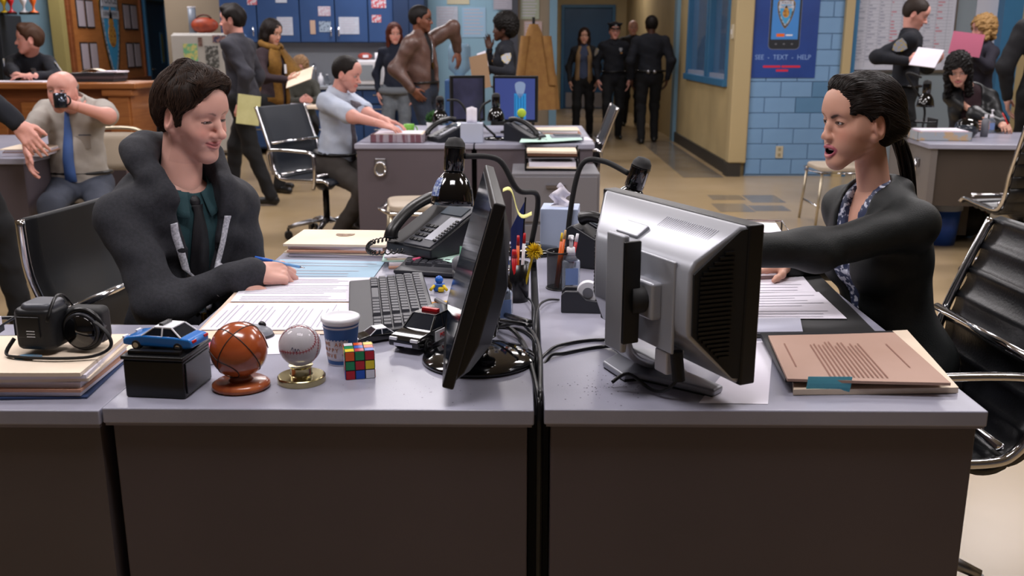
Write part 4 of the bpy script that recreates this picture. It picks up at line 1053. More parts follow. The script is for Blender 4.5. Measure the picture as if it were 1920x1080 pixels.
mm.build('rim', m_black, t, smooth=True)
mm = MB().lathe([(0, .001), (.035, .001), (.035, .004), (0, .004)], 24).build('bottom', m_black, t)
mm = MB().lathe([(.0345, .002), (.0355, .1)], 28); mm.f = [f for f in mm.f if len(f) == 4]; mm.build('mesh', mat('mesh_wire', '#141416', .5, alpha=.72), t, smooth=True)
pen('yellow pencil in the mesh cup', (cx_-.006, cy_-.02, ZD+.006), (cx_+.012, cy_-.03, ZD+.165), .0035, m_orange, mat('pencil_wood', '#c9a06a', .6), cat='pencil')
pen('second orange pencil in the mesh cup', (cx_-.012, cy_-.012, ZD+.006), (cx_+.004, cy_-.016, ZD+.155), .0035, m_orange, m_yellow, cat='pencil')
pen('red pen in the mesh cup', (cx_+.02, cy_, ZD+.006), (cx_+.046, cy_+.0, ZD+.15), .0045, m_red, m_white)
p = on_z(1090, 588, ZD)
t = thing('tape_dispenser', 'black tape dispenser with a white roll', 'tape dispenser', (p.x+.012, p.y+.03, ZD), rz=R(-4))
sp = [(-.06, 0), (-.06, .045), (-.05, .055), (-.02, .055), (.0, .035), (.03, .03), (.05, .045), (.068, .045), (.07, 0)]
n = len(sp)
for y0_, y1_, nm in ((-.03, -.018, 'side_wall'), (.018, .03, 'side_wall')):
    MB().add([Vector((x, y, z)) for y in (y0_, y1_) for x, z in sp], [(i, (i+1) % n, n+(i+1) % n, n+i) for i in range(n)] + [tuple(range(n-1, -1, -1)), tuple(range(n, 2*n))]).build(nm, m_dgrey, t, bev=.003)
MB().bb(-.06, .068, -.018, .018, 0, .022).build('weight', m_black, t)
MB().cyl((.005, -.012, .048), (.005, .012, .048), .027, n=28).build('tape_roll', m_white, t, bev=.002)
MB().cyl((.005, -.014, .048), (.005, .014, .048), .013, n=20).build('hub', m_grey, t)
MB().box((.066, 0, .048), (.006, .03, .008)).build('cutter', m_chrome, t)
t = thing('tape_tin', 'small round tin with a purple label by the right phone', 'tin', (.185, 2.42, ZD))
MB().lathe([(0, 0), (.036, 0), (.037, .003), (.037, .022), (.035, .025), (0, .025)], 28).build('tin', m_black, t, smooth=False)
MB().lathe([(0, .0252), (.026, .0252), (.026, .0258), (0, .0258)], 24).build('label', mat('purple_label', '#6c4f86', .5), t)
# blotter with pages
quad_sheet('desk_blotter', 'black desk blotter under the white pages on the right desk', 'blotter', [(1330, 492), (1512, 492), (1652, 634), (1380, 634)], ZD+.0006, m_blackm, th=.002)
quad_sheet('printed_page', 'upper white page on the black blotter', 'paper', [(1340, 497), (1490, 500), (1530, 548), (1345, 550)], ZD+.003, m_paper, lines=9)
quad_sheet('printed_page', 'lower white page on the black blotter', 'paper', [(1345, 552), (1535, 548), (1588, 598), (1350, 598)], ZD+.0045, m_paper, lines=9)
quad_sheet('grey_binder', 'pale grey folder lying between the blotter pages and the brown folder', 'folder', [(1350, 602), (1500, 600), (1505, 626), (1350, 628)], ZD+.003, mat('folder_grey', '#a9aabb', .6), th=.006)
p = on_z(1350, 730, ZD)
quad_sheet('loose_sheet', 'white sheet under the near corner of the silver monitor', 'paper', [(1405, 640), (1450, 640), (1440, 758), (1310, 756)], ZD+.0004, m_paper, th=.0006)
# stack of brown folders with blue sticky tab
cF = (on_z(1600, 690, ZD))
stk = [(m_manila, .012, [(1480, 640), (1700, 628), (1796, 738), (1487, 742)], 'manila folder at the bottom of the stack near the right desk corner', 'manila_folder'),
       (mat('black_binder', '#17171a', .5), .010, [(1425, 632), (1672, 628), (1770, 720), (1472, 718)], 'black binder under the brown printed folder', 'black_binder'),
       (mat('kraft', '#a68778', .8, c2='#b09284', scale=3), .006, [(1440, 634), (1676, 628), (1782, 724), (1476, 716)], 'brown printed folder on top near the right desk corner', 'brown_folder')]
zz = ZD
for m_, th_, q, lb_, nm_ in stk:
    o = quad_sheet(nm_, lb_, 'folder', q, zz, m_, th=th_, wave=.0006, lines=0)
    zz += th_ + .0008
kr = o
q = stk[2][2]; P_ = [on_z(x, y, zz) for x, y in q]; c_ = sum(P_, Vector())/4
mb = MB(); rr = random.Random(3)
for i in range(15):
    u0 = .26+.03*i
    if i in (0,): u0 = .10
    if i == 14: u0 = .86
    for k in (0,):
        v0, v1 = .12 + (.2 if i in (0, 14) else 0), .88 - rr.random()*.12
        Q = []
        for (u, v) in ((u0, v0), (u0+.010, v0), (u0+.010, v1), (u0, v1)):
            a_ = P_[3].lerp(P_[2], u); b_ = P_[0].lerp(P_[1], u); w_ = a_.lerp(b_, v); Q.append(Vector((w_.x-kr.location.x, w_.y-kr.location.y, .0076)))
        mb.add(Q, [(0, 1, 2, 3)])
mb.build('printed_text', mat('kraft_ink', '#8a6558', .9), kr)
g0 = on_z(1508, 738, ZD+.001); g1 = on_z(1590, 738, ZD+.001)
tag(MB().grid(lambda u, v: (g0.x + (g1.x-g0.x)*u + .004*v, g0.y - .003 - .002*math.sin(pi*v), ZD + .002 + .034*v + .0*u), 6, 5, thick=.0006).build('sticky_note', m_stickyblue), 'blue sticky tab hanging off the front of the brown folders', 'sticky note')
t = thing('wire_tray', 'wire tray of white paper behind the silver monitor', 'tray', (.66, 2.96, ZD), rz=R(-8))
for z in (.008, .085): MB().tube([(-.16, -.11, z), (.16, -.11, z), (.16, .11, z), (-.16, .11, z)], .0035, closed=True).build('wire_rim', m_chrome, t)
for x in (-.16, .16):
    for y in (-.11, .11): MB().cyl((x, y, 0), (x, y, .085), .0035, n=6).build('wire_post', m_chrome, t)
MB().bb(-.158, .158, -.108, .108, .006, .010).build('wire_floor', m_chrome, t)
tag(MB().bb(-.14, .14, -.1, .1, 0, .07).build('paper_stack', m_paper, loc=(.66, 2.96, ZD+.0105), rz=R(-8)), 'white paper stack in the wire tray behind the silver monitor', 'papers')
# crumbs and scuffs on the right desk
cr = MB()
for i in range(90):
    a_ = on_z(random.gauss(1130, 40), random.gauss(724, 14), ZD); s_ = random.uniform(.0006, .0018)
    cr.add([(a_.x-s_, a_.y-s_*.6, ZD+.0003), (a_.x+s_, a_.y-s_*.5, ZD+.0003), (a_.x+s_*.7, a_.y+s_, ZD+.0003), (a_.x-s_*.6, a_.y+s_, ZD+.0003)], [(0, 1, 2, 3)])
for i in range(40):
    a_ = on_z(random.gauss(800, 120), random.gauss(725, 14), ZD); s_ = random.uniform(.0005, .0014)
    cr.add([(a_.x-s_, a_.y-s_*.6, ZD+.0003), (a_.x+s_, a_.y-s_*.5, ZD+.0003), (a_.x+s_*.7, a_.y+s_, ZD+.0003), (a_.x-s_*.6, a_.y+s_, ZD+.0003)], [(0, 1, 2, 3)])
tag(cr.build('crumbs', mat('crumb', '#3c3636', .9)), 'dark crumbs and scuffs scattered on the near desk tops', 'crumbs', kind='stuff')
# ------------------------------------------------------------------ reception counter and left background
m_wood = mat('oak', '#8a5228', .4, c2='#9b6234', scale=5, stretch=(1, 1, 10), coat=.2)
m_wood2 = mat('oak_dark', '#6d3a1c', .45, c2='#7d4826', scale=5, stretch=(1, 1, 8))
m_board = mat('plaque_wood', '#9a5f30', .45, c2='#a86c3a', scale=4, stretch=(1, 1, 6))
m_brass = mat('brass', '#b8923a', .3, metal=1.)
xr_ = on_y(247, 157, 8.0).x
t = thing('reception_counter', 'oak reception counter with moulded top on the left', 'counter', (xr_, 8.0, 0))
ctop = on_y(247, 155, 8.0).z
MB().bb(-4.2, .06, -.08, .55, ctop-.05, ctop).build('counter_top', m_wood, t, bev=.012)
MB().bb(-4.2, -.06, .02, .1, 0, ctop-.05).build('front_panel', m_wood2, t)
MB().bb(-.10, -.02, .0, .5, 0, ctop-.05).build('end_panel', m_wood, t)
MB().bb(-.20, -.03, -.03, .02, 0, ctop-.05).build('corner_post', m_wood, t, bev=.006)
MB().bb(-.24, .02, -.06, .08, ctop-.11, ctop-.05).build('cornice', m_wood, t, bev=.015)
for k in range(5): MB().bb(-.95-.8*k, -.28-.8*k, -.005, .02, .15, ctop-.16).build('panel', m_wood, t, bev=.012)
MB().bb(-4.2, -.06, -.01, .02, 0, .1).build('plinth', m_wood2, t)
def flat_stack(label, loc, w, d, h, m, rz=0, cat='papers', name='paper_stack', n=5, group=None):
    t = thing(name, label, cat, loc, rz, group); 
    for i in range(n): MB().bb(-w/2+random.uniform(-.01, .01), w/2+random.uniform(-.01, .01), -d/2, d/2, h*i/n, h*(i+.92)/n).build('sheaf', m[i % len(m)], t)
    return t
p = on_y(185, 152, 8.25)
flat_stack('dark ledgers piled on the reception counter', (p.x, 8.25, ctop+.001), .38, .28, .075, [m_dgrey, mat('ledger', '#4a4046', .6)], cat='ledgers', name='ledger_stack', n=3)
p = on_y(180, 132, 8.25); tag(MB().grid(lambda u, v: ((u-.5)*.2, (v-.5)*.2, .03*math.sin(pi*u)), 8, 4, thick=.002).build('open_folder', m_manila, loc=(p.x, 8.22, ctop+.078), rz=.2), 'folded manila sheet on top of the dark ledgers', 'folder')
p = on_y(215, 135, 8.25); tag(MB().bb(-.09, .09, -.1, .1, 0, .012).build('paper_stack', m_paper, loc=(p.x, 8.22, ctop+.078), rz=-.1), 'white papers lying on the right of the dark ledgers', 'papers')
tag(MB().bb(-.35, .35, -.12, .12, 0, .008).build('desk_pad', m_paper, loc=(-4.35, 8.12, ctop+.001)), 'white desk pad under the counter officer\'s hands', 'desk pad')
# plaque board on the side wall
t = thing('plaque_board', 'wooden memorial board with a painted police shield', 'plaque board', (XS+.001, 14.28, 1.385), rz=pi/2)
bz0, bz1 = on_x(200, 148, XS).z-1.385, 1.0
BW = 1.18
MB().bb(-BW, BW, -.02, 0, bz0, bz1).build('board', m_board, t)
MB().bb(-BW-.1, -BW, -.05, 0, bz0-.06, bz1+.08).bb(BW, BW+.06, -.05, 0, bz0-.06, bz1+.08).bb(-BW-.1, BW+.06, -.05, 0, bz1, bz1+.08).bb(-BW-.12, BW+.1, -.09, 0, bz0-.10, bz0).build('board_frame', m_wood2, t, bev=.008)
for (y0, gx) in ((-.88, 0), (-.60, 0), (.66, 0), (.94, 0)):
    for (zc, zh) in ((.43, .34), (-.14, .34)):
        a = MB().bb(y0-.12, y0+.12, -.034, -.02, zc-zh/2-.02, zc+zh/2+.02).build('name_panel', m_blackm, t)
        MB().bb(y0-.1, y0+.1, -.038, -.034, zc-zh/2, zc+zh/2).build('name_sheet', mat('panel_lilac', '#a99fa8', .6), a)
def shield_poly(w, h, n=10):
    out = []
    for i in range(n+1): a = pi*i/n; out.append((w*math.cos(a), h*.30+.2*h*math.sin(a)))
    for i in range(1, n): q = i/n; out.append((-w*math.cos(q*pi/2)**.75, h*.30 - h*.85*q))
    out.append((0, -h*.55))
    for i in range(n-1, 0, -1): q = i/n; out.append((w*math.cos(q*pi/2)**.75, h*.30 - h*.85*q))
    return out
def shield(t, cx, cz, w, h, y, plate=None, s=1.):
    xf = lambda v: Vector((cx+v.x, y-v.z, cz+v.y))
    def lay(k, z0, z1, m, nm, dz=0.): return MB().prism([(x*k, q*k+dz) for x, q in shield_poly(w, h)][::-1], z0, z1, xf).build(nm, m, t)
    lay(1.10, 0, .006*s, m_brass, 'shield_rim'); lay(1., .006*s, .010*s, mat('shield_dark', '#1d2228', .5), 'shield_field'); lay(.93, .010*s, .012*s, mat('shield_silver', '#a9adb8', .5, c2='#4a5560', scale=30/s, ramp=(.5, .56)), 'shield_band')
    lay(.76, .012*s, .014*s, mat('shield_blue', '#3f93c4', .5), 'shield_centre', -.02*h)
    MB().lathe([(0, 0), (w*.42, 0), (w*.42, .006*s), (0, .006*s)], 20, sy=1.25).xf(Matrix.Translation((cx, y-.014*s, cz-.02*h)) @ Matrix.Rotation(pi/2, 4, 'X')).build('crest', mat('shield_gold', '#b98a3c', .5, c2='#7d4a26', scale=25/s, ramp=(.5, .6)), t)
    MB().prism([(0, .3*h), (w*.3, .1*h), (-w*.3, .1*h)], 0, .004*s, lambda v: Vector((cx+v.x, y-.014*s-v.z, cz+v.y))).build('crest_top', mat('shield_gold', '#b98a3c', .5), t)
    a = MB().bb(cx-w*.86, cx+w*.86, y-.018*s, y-.012*s, cz+h*.30, cz+h*.44).build('banner', mat('shield_white', '#b9bcc8', .5), t)
    MB().bb(cx-w*.95, cx+w*.95, y-.018*s, y-.012*s, cz+h*.17, cz+h*.26).build('banner', mat('shield_white', '#b9bcc8', .5), t)
    text('POLICE', h*.12, mat('shield_dark', '#1d2228', .5), t, (cx, y-.019*s, cz+h*.37), (pi/2, 0, 0))
    text('DEPARTMENT', h*.062, mat('shield_dark', '#1d2228', .5), t, (cx, y-.019*s, cz+h*.215), (pi/2, 0, 0))
shield(t, .06, .17, .31, 1.28, -.021)
# dark locker with trophies in the alcove
t = thing('storage_locker', 'dark grey louvred locker behind the counter officer', 'locker', (-6.95, 12.2, 0))
lz = on_y(50, 27, 12.0).z
MB().bb(-.9, .52, -.25, .3, 0, lz).build('body', mat('locker_grey', '#22262d', .5), t, bev=.01)
for k in range(3):
    d = MB().bb(-.88+.47*k, -.44+.47*k, -.27, -.25, .1, lz-.1).build('door', mat('locker_grey', '#22262d', .5), t)
    for j in range(9): MB().box((-.66+.47*k, -.275, lz-.22-.055*j), (.34, .012, .02), rx=.5).build('louvre', mat('locker_lv', '#171a20', .5), d)
for i, (px, c) in enumerate(((5, m_yellow), (18, m_red), (42, m_white), (60, m_orange))):
    p = on_y(px, 24, 12.0); t = thing('trophy', ['short gold trophy at the left end of the locker top', 'red figure trophy on the locker top', 'silver cup trophy on the locker top', 'orange topped trophy at the right end of the locker top'][i], 'trophy', (p.x, 12.05, lz), group='trophies on the locker')
    MB().lathe([(0, 0), (.05, 0), (.05, .03), (.015, .05), (.012, .1), (.04, .16), (.035, .2), (0, .2)], 14).build('cup', c, t, smooth=True); MB().cyl((0, 0, 0), (0, 0, .025), .06, n=14).build('foot', m_blackm, t)

# ------------------------------------------------------------------ kitchen
m_cab = mat('cabinet_blue', '#22406e', .45, c2='#294878', scale=2)
m_cab2 = mat('cabinet_blue_dark', '#182f52', .5)
zc0 = on_y(600, 80, YK-.35).z
xs = [on_y(px, 40, YK-.35).x for px in (412, 482, 562, 628, 690, 738)]
cabs = ['leftmost blue wall cabinet above the kitchen counter', 'blue wall cabinet with a white notice left of centre', 'middle blue wall cabinet with small cards', 'blue wall cabinet with a large white notice', 'rightmost blue wall cabinet with small flags']
for i in range(5):
    x0, x1 = xs[i], xs[i+1]; w = x1-x0
    t = thing('wall_cabinet', cabs[i], 'cabinet', ((x0+x1)/2, YK-.001, zc0), group='blue wall cabinets')
    MB().bb(-w/2+.003, w/2-.003, -.33, 0, 0, .9).build('body', m_cab2, t)
    d = MB().bb(-w/2+.008, w/2-.008, -.352, -.33, .008, .892).build('door', m_cab, t, bev=.004)
    hx = w/2-.05 if i % 2 == 0 else -w/2+.05
    MB().cyl((hx, -.375, .08), (hx, -.375, .2), .008, n=8).cyl((hx, -.375, .085), (hx, -.35, .085), .006, n=6).cyl((hx, -.375, .195), (hx, -.35, .195), .006, n=6).build('handle', m_chrome, d, smooth=True)
x0, x1 = on_y(738, 40, YK-.4).x, on_y(797, 40, YK-.4).x
t = thing('tall_cabinet', 'tall dark blue cabinet behind the red-haired woman', 'cabinet', ((x0+x1)/2, YK-.001, 0))
MB().bb(-(x1-x0)/2, (x1-x0)/2, -.42, 0, 0, 2.4).build('body', m_cab2, t); 
for s in (-1, 1): MB().bb(min(0, s*(x1-x0)/2)+.004, max(0, s*(x1-x0)/2)-.004, -.44, -.42, .05, 2.38).build('door', m_cab2, t, bev=.004)
# counter with drawers
ccz = .88
xb0, xb1 = on_y(445, 160, YK-.7).x, on_y(735, 160, YK-.7).x
t = thing('kitchen_counter', 'blue kitchen base cabinets with a pale worktop', 'counter', ((xb0+xb1)/2, YK-.001, 0)); wB = xb1-xb0
MB().bb(-wB/2, wB/2, -.60, 0, .08, ccz-.04).build('body', m_cab2, t)
MB().bb(-wB/2-.01, wB/2+.01, -.64, 0, ccz-.04, ccz).build('worktop', mat('worktop', '#8f949c', .35), t, bev=.006)
for k in range(5):
    xa = -wB/2 + wB*k/5
    for z0, z1 in ((.66, .82), (.40, .64), (.10, .38)):
        d = MB().bb(xa+.01, xa+wB/5-.01, -.62, -.60, z0, z1).build('drawer', m_cab, t, bev=.004); MB().cyl((xa+wB/10-.06, -.645, z1-.05), (xa+wB/10+.06, -.645, z1-.05), .007, n=8).build('handle', m_chrome, d)
MB().bb(-wB/2, wB/2, -.012, 0, ccz, zc0).build('backsplash', mat('backsplash', '#9a9fa8', .35), t)
# microwave
p = on_y(697, 150, YK-.45)
t = thing('microwave', 'white microwave oven on the kitchen counter', 'microwave', (p.x, YK-.42, ccz+.002))
wM = (on_y(725, 130, YK-.6).x-on_y(669, 130, YK-.6).x)
mh = on_y(697, 113, YK-.62).z - ccz
MB().bb(-wM/2, wM/2, -.2, .18, .015, mh).build('body', m_white, t, bev=.01)
MB().bb(-wM/2+.01, wM/2-.10, -.21, -.2, .03, mh-.02).build('door', m_white, t, bev=.004)
MB().bb(-wM/2+.05, wM/2-.14, -.214, -.21, .07, mh-.06).build('door_window', mat('mw_window', '#8d949c', .2), t)
MB().bb(wM/2-.09, wM/2-.015, -.206, -.2, .04, mh-.03).build('control_panel', mat('mw_panel', '#b9bcc4', .4), t)
for s in (-1, 1): MB().cyl((s*wM*.4, -.12, 0), (s*wM*.4, -.12, .015), .02, n=10).build('foot', m_blackm, t)
# things on the counter and microwave
p = on_y(684, 108, YK-.45)
t = thing('snack_bag', 'red snack bag lying on the microwave', 'snack bag', (p.x, YK-.42, ccz+mh+.003)); MB().sphere((0, 0, .045), .08, 14, 8, 1.2, .7, .55).build('bag', mat('bag_red', '#7d2a26', .4, c2='#a5483a', scale=25), t, smooth=True); MB().bb(-.02, .05, -.062, -.055, .03, .06).build('bag_label', m_white, t)
p = on_y(708, 106, YK-.45)
t = thing('mug', 'white mug standing on the microwave', 'mug', (p.x, YK-.40, ccz+mh+.003)); MB().lathe([(0, 0), (.04, 0), (.045, .02), (.045, .09), (.04, .09), (.038, .01), (0, .01)], 18).build('body', m_white, t, smooth=True); MB().tube([(.045+.025*math.sin(a), 0, .045+.03*math.cos(a)) for a in [pi*i/8 for i in range(9)]], .006, n=6).build('handle', m_white, t, smooth=True)
p = on_y(590, 152, YK-.3)
t = thing('sink_tap', 'chrome swan neck tap behind the seated man\'s head', 'tap', (p.x, YK-.2, ccz+.001)); MB().tube(smooth_path([Vector(q) for q in ((0, 0, 0), (0, 0, .2), (0, -.05, .27), (0, -.14, .25), (0, -.16, .2))], 5), .013, n=8).build('spout', m_chrome, t, smooth=True); MB().cyl((-.1, 0, 0), (-.1, 0, .06), .02, n=10).cyl((.1, 0, 0), (.1, 0, .06), .02, n=10).build('knobs', m_chrome, t)
for i, (px, hh, m_, lb_) in enumerate(((540, .2, m_bluepaper, 'pale blue bottle on the kitchen counter'), (600, .16, m_white, 'white soap bottle beside the sink tap'), (612, .14, m_clear, 'short clear jar beside the sink tap'), (650, .18, m_blueink, 'blue bottle left of the microwave'))):
    p = on_y(px, 150, YK-.3); t = thing('bottle', lb_, 'bottle', (p.x, YK-.25, ccz+.001), group='bottles on the kitchen counter'); MB().lathe([(0, 0), (.035, 0), (.036, hh*.65), (.015, hh*.8), (.014, hh*.95), (0, hh*.95)], 14).build('body', m_, t, smooth=True); MB().cyl((0, 0, hh*.93), (0, 0, hh), .017, n=10).build('cap', m_white, t)
# notices on cabinets and walls: (px0, py0, px1, py1, y plane, material, label)
m_not = mat('notice_white', '#a9b0c0', .7, c2='#b4bac8', scale=20)
m_flag = mat('flag_print', '#b04a52', .7, c2='#b9bcc8', scale=40, ramp=(.48, .55))
def notice(px0, py0, px1, py1, Y, m, label, name='notice', lines=0, cat='notice', group='notices on the walls'):
    a, b = on_y(px0, py0, Y), on_y(px1, py1, Y); w, h_ = b.x-a.x, a.z-b.z
    t = tag(MB().bb(-w/2, w/2, -.004, 0, -h_/2, h_/2).build(name, m, loc=((a.x+b.x)/2, Y, (a.z+b.z)/2)), label, cat, group)
    if lines:
        mb = MB(); rr = random.Random(px0)
        for i in range(lines):
            z = h_/2 - h_*(i+.8)/(lines+.8); e = w*(.42-.2*rr.random()); mb.add([(-w*.42, -.0046, z), (e, -.0046, z), (e, -.0046, z+h_/lines*.3), (-w*.42, -.0046, z+h_/lines*.3)], [(0, 1, 2, 3)])
        mb.build('printed_text', m_ink, t)
    return t
yc_ = YK-.353
notice(519, 32, 550, 66, yc_, m_not, 'white notice on the second blue cabinet', lines=6); notice(635, 32, 674, 64, yc_, m_not, 'wide white notice on the cabinet above the microwave', lines=6)
notice(463, -4, 482, 9, yc_, m_flag, 'small flag sticker at the top of the leftmost cabinet'); notice(516, -6, 538, 5, yc_, m_not, 'small card at the top edge of the second cabinet'); notice(596, 12, 620, 30, yc_, mat('card_pink', '#a98a9a', .7, c2='#b9bcc8', scale=40), 'pink postcard on the middle cabinet')
notice(581, 38, 592, 64, yc_, mat('card_tan', '#b59a88', .7), 'narrow tan card on the middle cabinet'); notice(598, 40, 621, 60, yc_, mat('card_grey', '#8fa0b5', .7, c2='#3a4658', scale=40, ramp=(.55, .6)), 'pale card with a dark figure on the middle cabinet'); notice(696, -4, 724, 15, yc_, m_flag, 'red and white poster card at the top right cabinet'); notice(697, 28, 715, 42, yc_, m_flag, 'small flag card on the rightmost cabinet')
yn = YK-.003
notice(838, -8, 880, 8, yn, mat('card_cream', '#b9b39a', .7), 'cream card at the top of the light blue wall'); notice(818, 12, 859, 66, yn, m_not, 'left white notice on the light blue wall', lines=9); notice(866, 14, 911, 70, yn, mat('notice_blue', '#8fb0cc', .6), 'pale blue notice on the light blue wall', lines=8)
notice(925, -6, 960, 18, YK-.053, mat('notice_lilac', '#9a9aa8', .7), 'lilac notice behind the policewoman\'s hair', lines=5); notice(976, -8, 1011, 36, yn, mat('notice_green', '#98a08f', .7), 'greyish notice on the beige wall', lines=7); notice(983, 40, 1016, 81, yn, mat('notice_rose', '#b09a98', .7), 'rose notice on the beige wall', lines=7)
notice(1042, 60, 1049, 135, 17., mat('notice_lilac', '#9a9aa8', .7), 'tall narrow notice on the corridor wall') if False else None
# fridge
p0, p1 = on_y(318, 62, YK-.75), on_y(424, 62, YK-.75)
t = thing('refrigerator', 'white refrigerator covered with drawings and photos', 'refrigerator', ((p0.x+p1.x)/2, YK-.05, 0)); wF = p1.x-p0.x; hF = p0.z
MB().bb(-wF/2, wF/2, -.62, 0, .02, hF).build('body', mat('fridge_white', '#b5b2ae', .4), t, bev=.015)
MB().bb(-wF/2+.004, wF/2-.004, -.69, -.62, .06, hF-.02).build('door', mat('fridge_white', '#b5b2ae', .4), t, bev=.015)
MB().cyl((-wF/2+.08, -.73, .7), (-wF/2+.08, -.73, 1.1), .014, n=8).build('handle', m_white, t)
yf = YK-.05-.692
notice(343, 82, 372, 118, yf, mat('kid_green', '#6fae84', .7, c2='#c8c27a', scale=14, ramp=(.45, .55)), 'green childlike drawing on the refrigerator', name='drawing', cat='drawing', group='papers on the refrigerator')
notice(384, 86, 412, 128, yf, mat('photo_grey', '#4a4a48', .6, c2='#9a9a98', scale=25, ramp=(.5, .6)), 'black and white group photo on the refrigerator', name='photo_print', cat='photo', group='papers on the refrigerator')
notice(371, 70, 380, 87, yf, mat('photo_dark', '#4a3836', .6, c2='#8a6a60', scale=30), 'small dark photo strip on the refrigerator', name='photo_print', cat='photo', group='papers on the refrigerator'); notice(398, 66, 424, 80, yf, mat('photo_col', '#3a3a58', .6, c2='#a07a70', scale=30, ramp=(.45, .6)), 'small colour photo on the refrigerator door', name='photo_print', cat='photo', group='papers on the refrigerator')
p = on_y(385, 62, YK-.4)
t = thing('carry_bag', 'orange toolbox bag on top of the refrigerator', 'bag', (p.x, YK-.4, hF+.002))
MB().sphere((0, 0, .1), .12, 18, 10, 1.5, .8, .85).build('bag', mat('bag_orange', '#9c3f22', .5, c2='#7a2c1a', scale=12), t, smooth=True)
MB().tube([(.1*math.cos(a), -.02, .16+.07*math.sin(a)) for a in [pi*i/8 for i in range(9)]], .012, n=6).build('handle', mat('bag_dark', '#4a1e14', .6), t, smooth=True)
p = on_y(360, 60, YK-.4); t = thing('can', 'grey can beside the orange bag on the refrigerator', 'can', (p.x, YK-.35, hF+.002)); MB().cyl((0, 0, 0), (0, 0, .32), .05, n=14).build('can', mat('can_grey', '#6f7784', .4), t, smooth=True); MB().cyl((0, 0, .32), (0, 0, .335), .053, n=14).build('lid', m_white, t)
# water cooler in front of the light blue wall
p = on_y(862, 150, 11.6)
t = thing('water_cooler', 'blue water cooler between the leather jacket man and policewoman', 'water cooler', (p.x, 11.6, 0))
MB().bb(-.17, .17, -.16, .16, 0, 1.0).build('cabinet', mat('cooler_blue', '#34588c', .4), t, bev=.02)
MB().bb(-.10, .10, -.17, -.16, .62, .85).build('tap_recess', mat('cooler_dark', '#5f86b4', .4), t)
for s in (-1, 1): MB().cyl((s*.05, -.2, .82), (s*.05, -.16, .82), .015, n=8).build('tap', m_white, t)
MB().lathe([(0, 1.0), (.06, 1.0), (.06, 1.05), (.13, 1.12), (.135, 1.2), (.128, 1.22), (.135, 1.24), (.135, 1.36), (.11, 1.41), (0, 1.42)], 24).build('bottle', mat('cooler_water', '#9fc0d8', .08, trans=.5, ior=1.3), t, smooth=True)
# coat hanging on the column
p = on_y(985, 60, YK-.3)
t = thing('hanging_coat', 'tan overcoat hanging on a stand behind the policewoman', 'coat', (on_y(1000, 150, 11.9).x, 11.9, 0))
zt_ = on_y(985, 45, 11.9).z; zb_ = on_y(1000, 205, 11.9).z
def coat(u_, v_):
    a = 2*pi*u_; w_ = .05 + .17*min(1, v_*1.6)**.8 + .02*v_; fold = 1+.10*math.sin(a*7)*v_
    return (w_*math.cos(a)*fold*1.05+.06*v_, .10*math.sin(a)*fold*(.6+.6*v_), zt_ + (zb_-zt_)*v_)
MB().grid(coat, 48, 16).build('coat', cloth('coat_tan', '#8a6438', '#96703f'), t, smooth=True)
for s in (-1, 1): MB().grid(lambda u_, v_: (s*(.13+.07*v_)+.055*math.cos(2*pi*u_)+.03, -.06+.05*math.sin(2*pi*u_), zt_-.14-(.58*v_)), 14, 8).build('sleeve', cloth('coat_tan', '#8a6438'), t, smooth=True)
MB().cyl((0, .04, 0), (0, .04, zt_+.08), .018, n=8).cyl((0, .04, 0), (0, .04, .03), .2, n=16).build('stand', m_blackm, t)
# poster on the block wall
a, b = on_y(1413, -20, YC-.002), on_y(1527, 146, YC-.002)
t = thing('wall_poster', 'blue phone poster reading SEE TEXT HELP on the block wall', 'poster', ((a.x+b.x)/2, YC-.002, (a.z+b.z)/2)); w, h_ = b.x-a.x, a.z-b.z
MB().bb(-w/2, w/2, -.006, 0, -h_/2, h_/2).build('sheet', mat('poster_blue', '#1a3678', .45, c2='#1f3f86', scale=2), t)
ph = [(x, z) for x, z in rpoly(w*.46, h_*.66, w*.06, 5, 0, h_*.16)]
xf = lambda v: Vector((v.x, -.006-v.z, v.y))
MB().prism(ph[::-1], 0, .002, xf).build('phone_body', mat('poster_phone', '#23262c', .4), t)
MB().prism([(x, z) for x, z in rpoly(w*.47, h_*.67, w*.065, 5, 0, h_*.16)][::-1], 0, .0012, xf).build('phone_edge', mat('poster_edge', '#7d8494', .4), t)
MB().bb(-w*.20, w*.20, -.009, -.008, -.06*h_, .42*h_).build('phone_screen', mat('poster_screen', '#3f7fc4', .4), t)
shield(t, 0, .24*h_, .15*w*.8, .30*h_, -.009, s=.12)
MB().bb(-w*.12, 0, -.0095, -.009, -.03*h_, .005*h_).build('button_mark', m_orange, t); MB().bb(.02*w, .12*w, -.0095, -.009, -.02*h_, -.005*h_).build('button_mark', m_white, t)
for x in (-.12, 0, .12): MB().bb(x*w-.01, x*w+.01, -.0095, -.008, -.12*h_, -.105*h_).build('phone_key', m_grey, t)
text('SEE  -  TEXT  -  HELP', .072, mat('poster_text', '#7d9acb', .5), t, (0, -.0065, -.265*h_), (pi/2, 0, 0), sx=.92)
for x0_, x1_, z_ in ((-.29, -.03, -.37), (-.01, .27, -.37), (-.09, .09, -.415)): MB().bb(x0_*w, x1_*w, -.007, -.006, (z_-.012)*h_, (z_+.012)*h_).build('print_line', mat('poster_red', '#c4203a', .5), t)
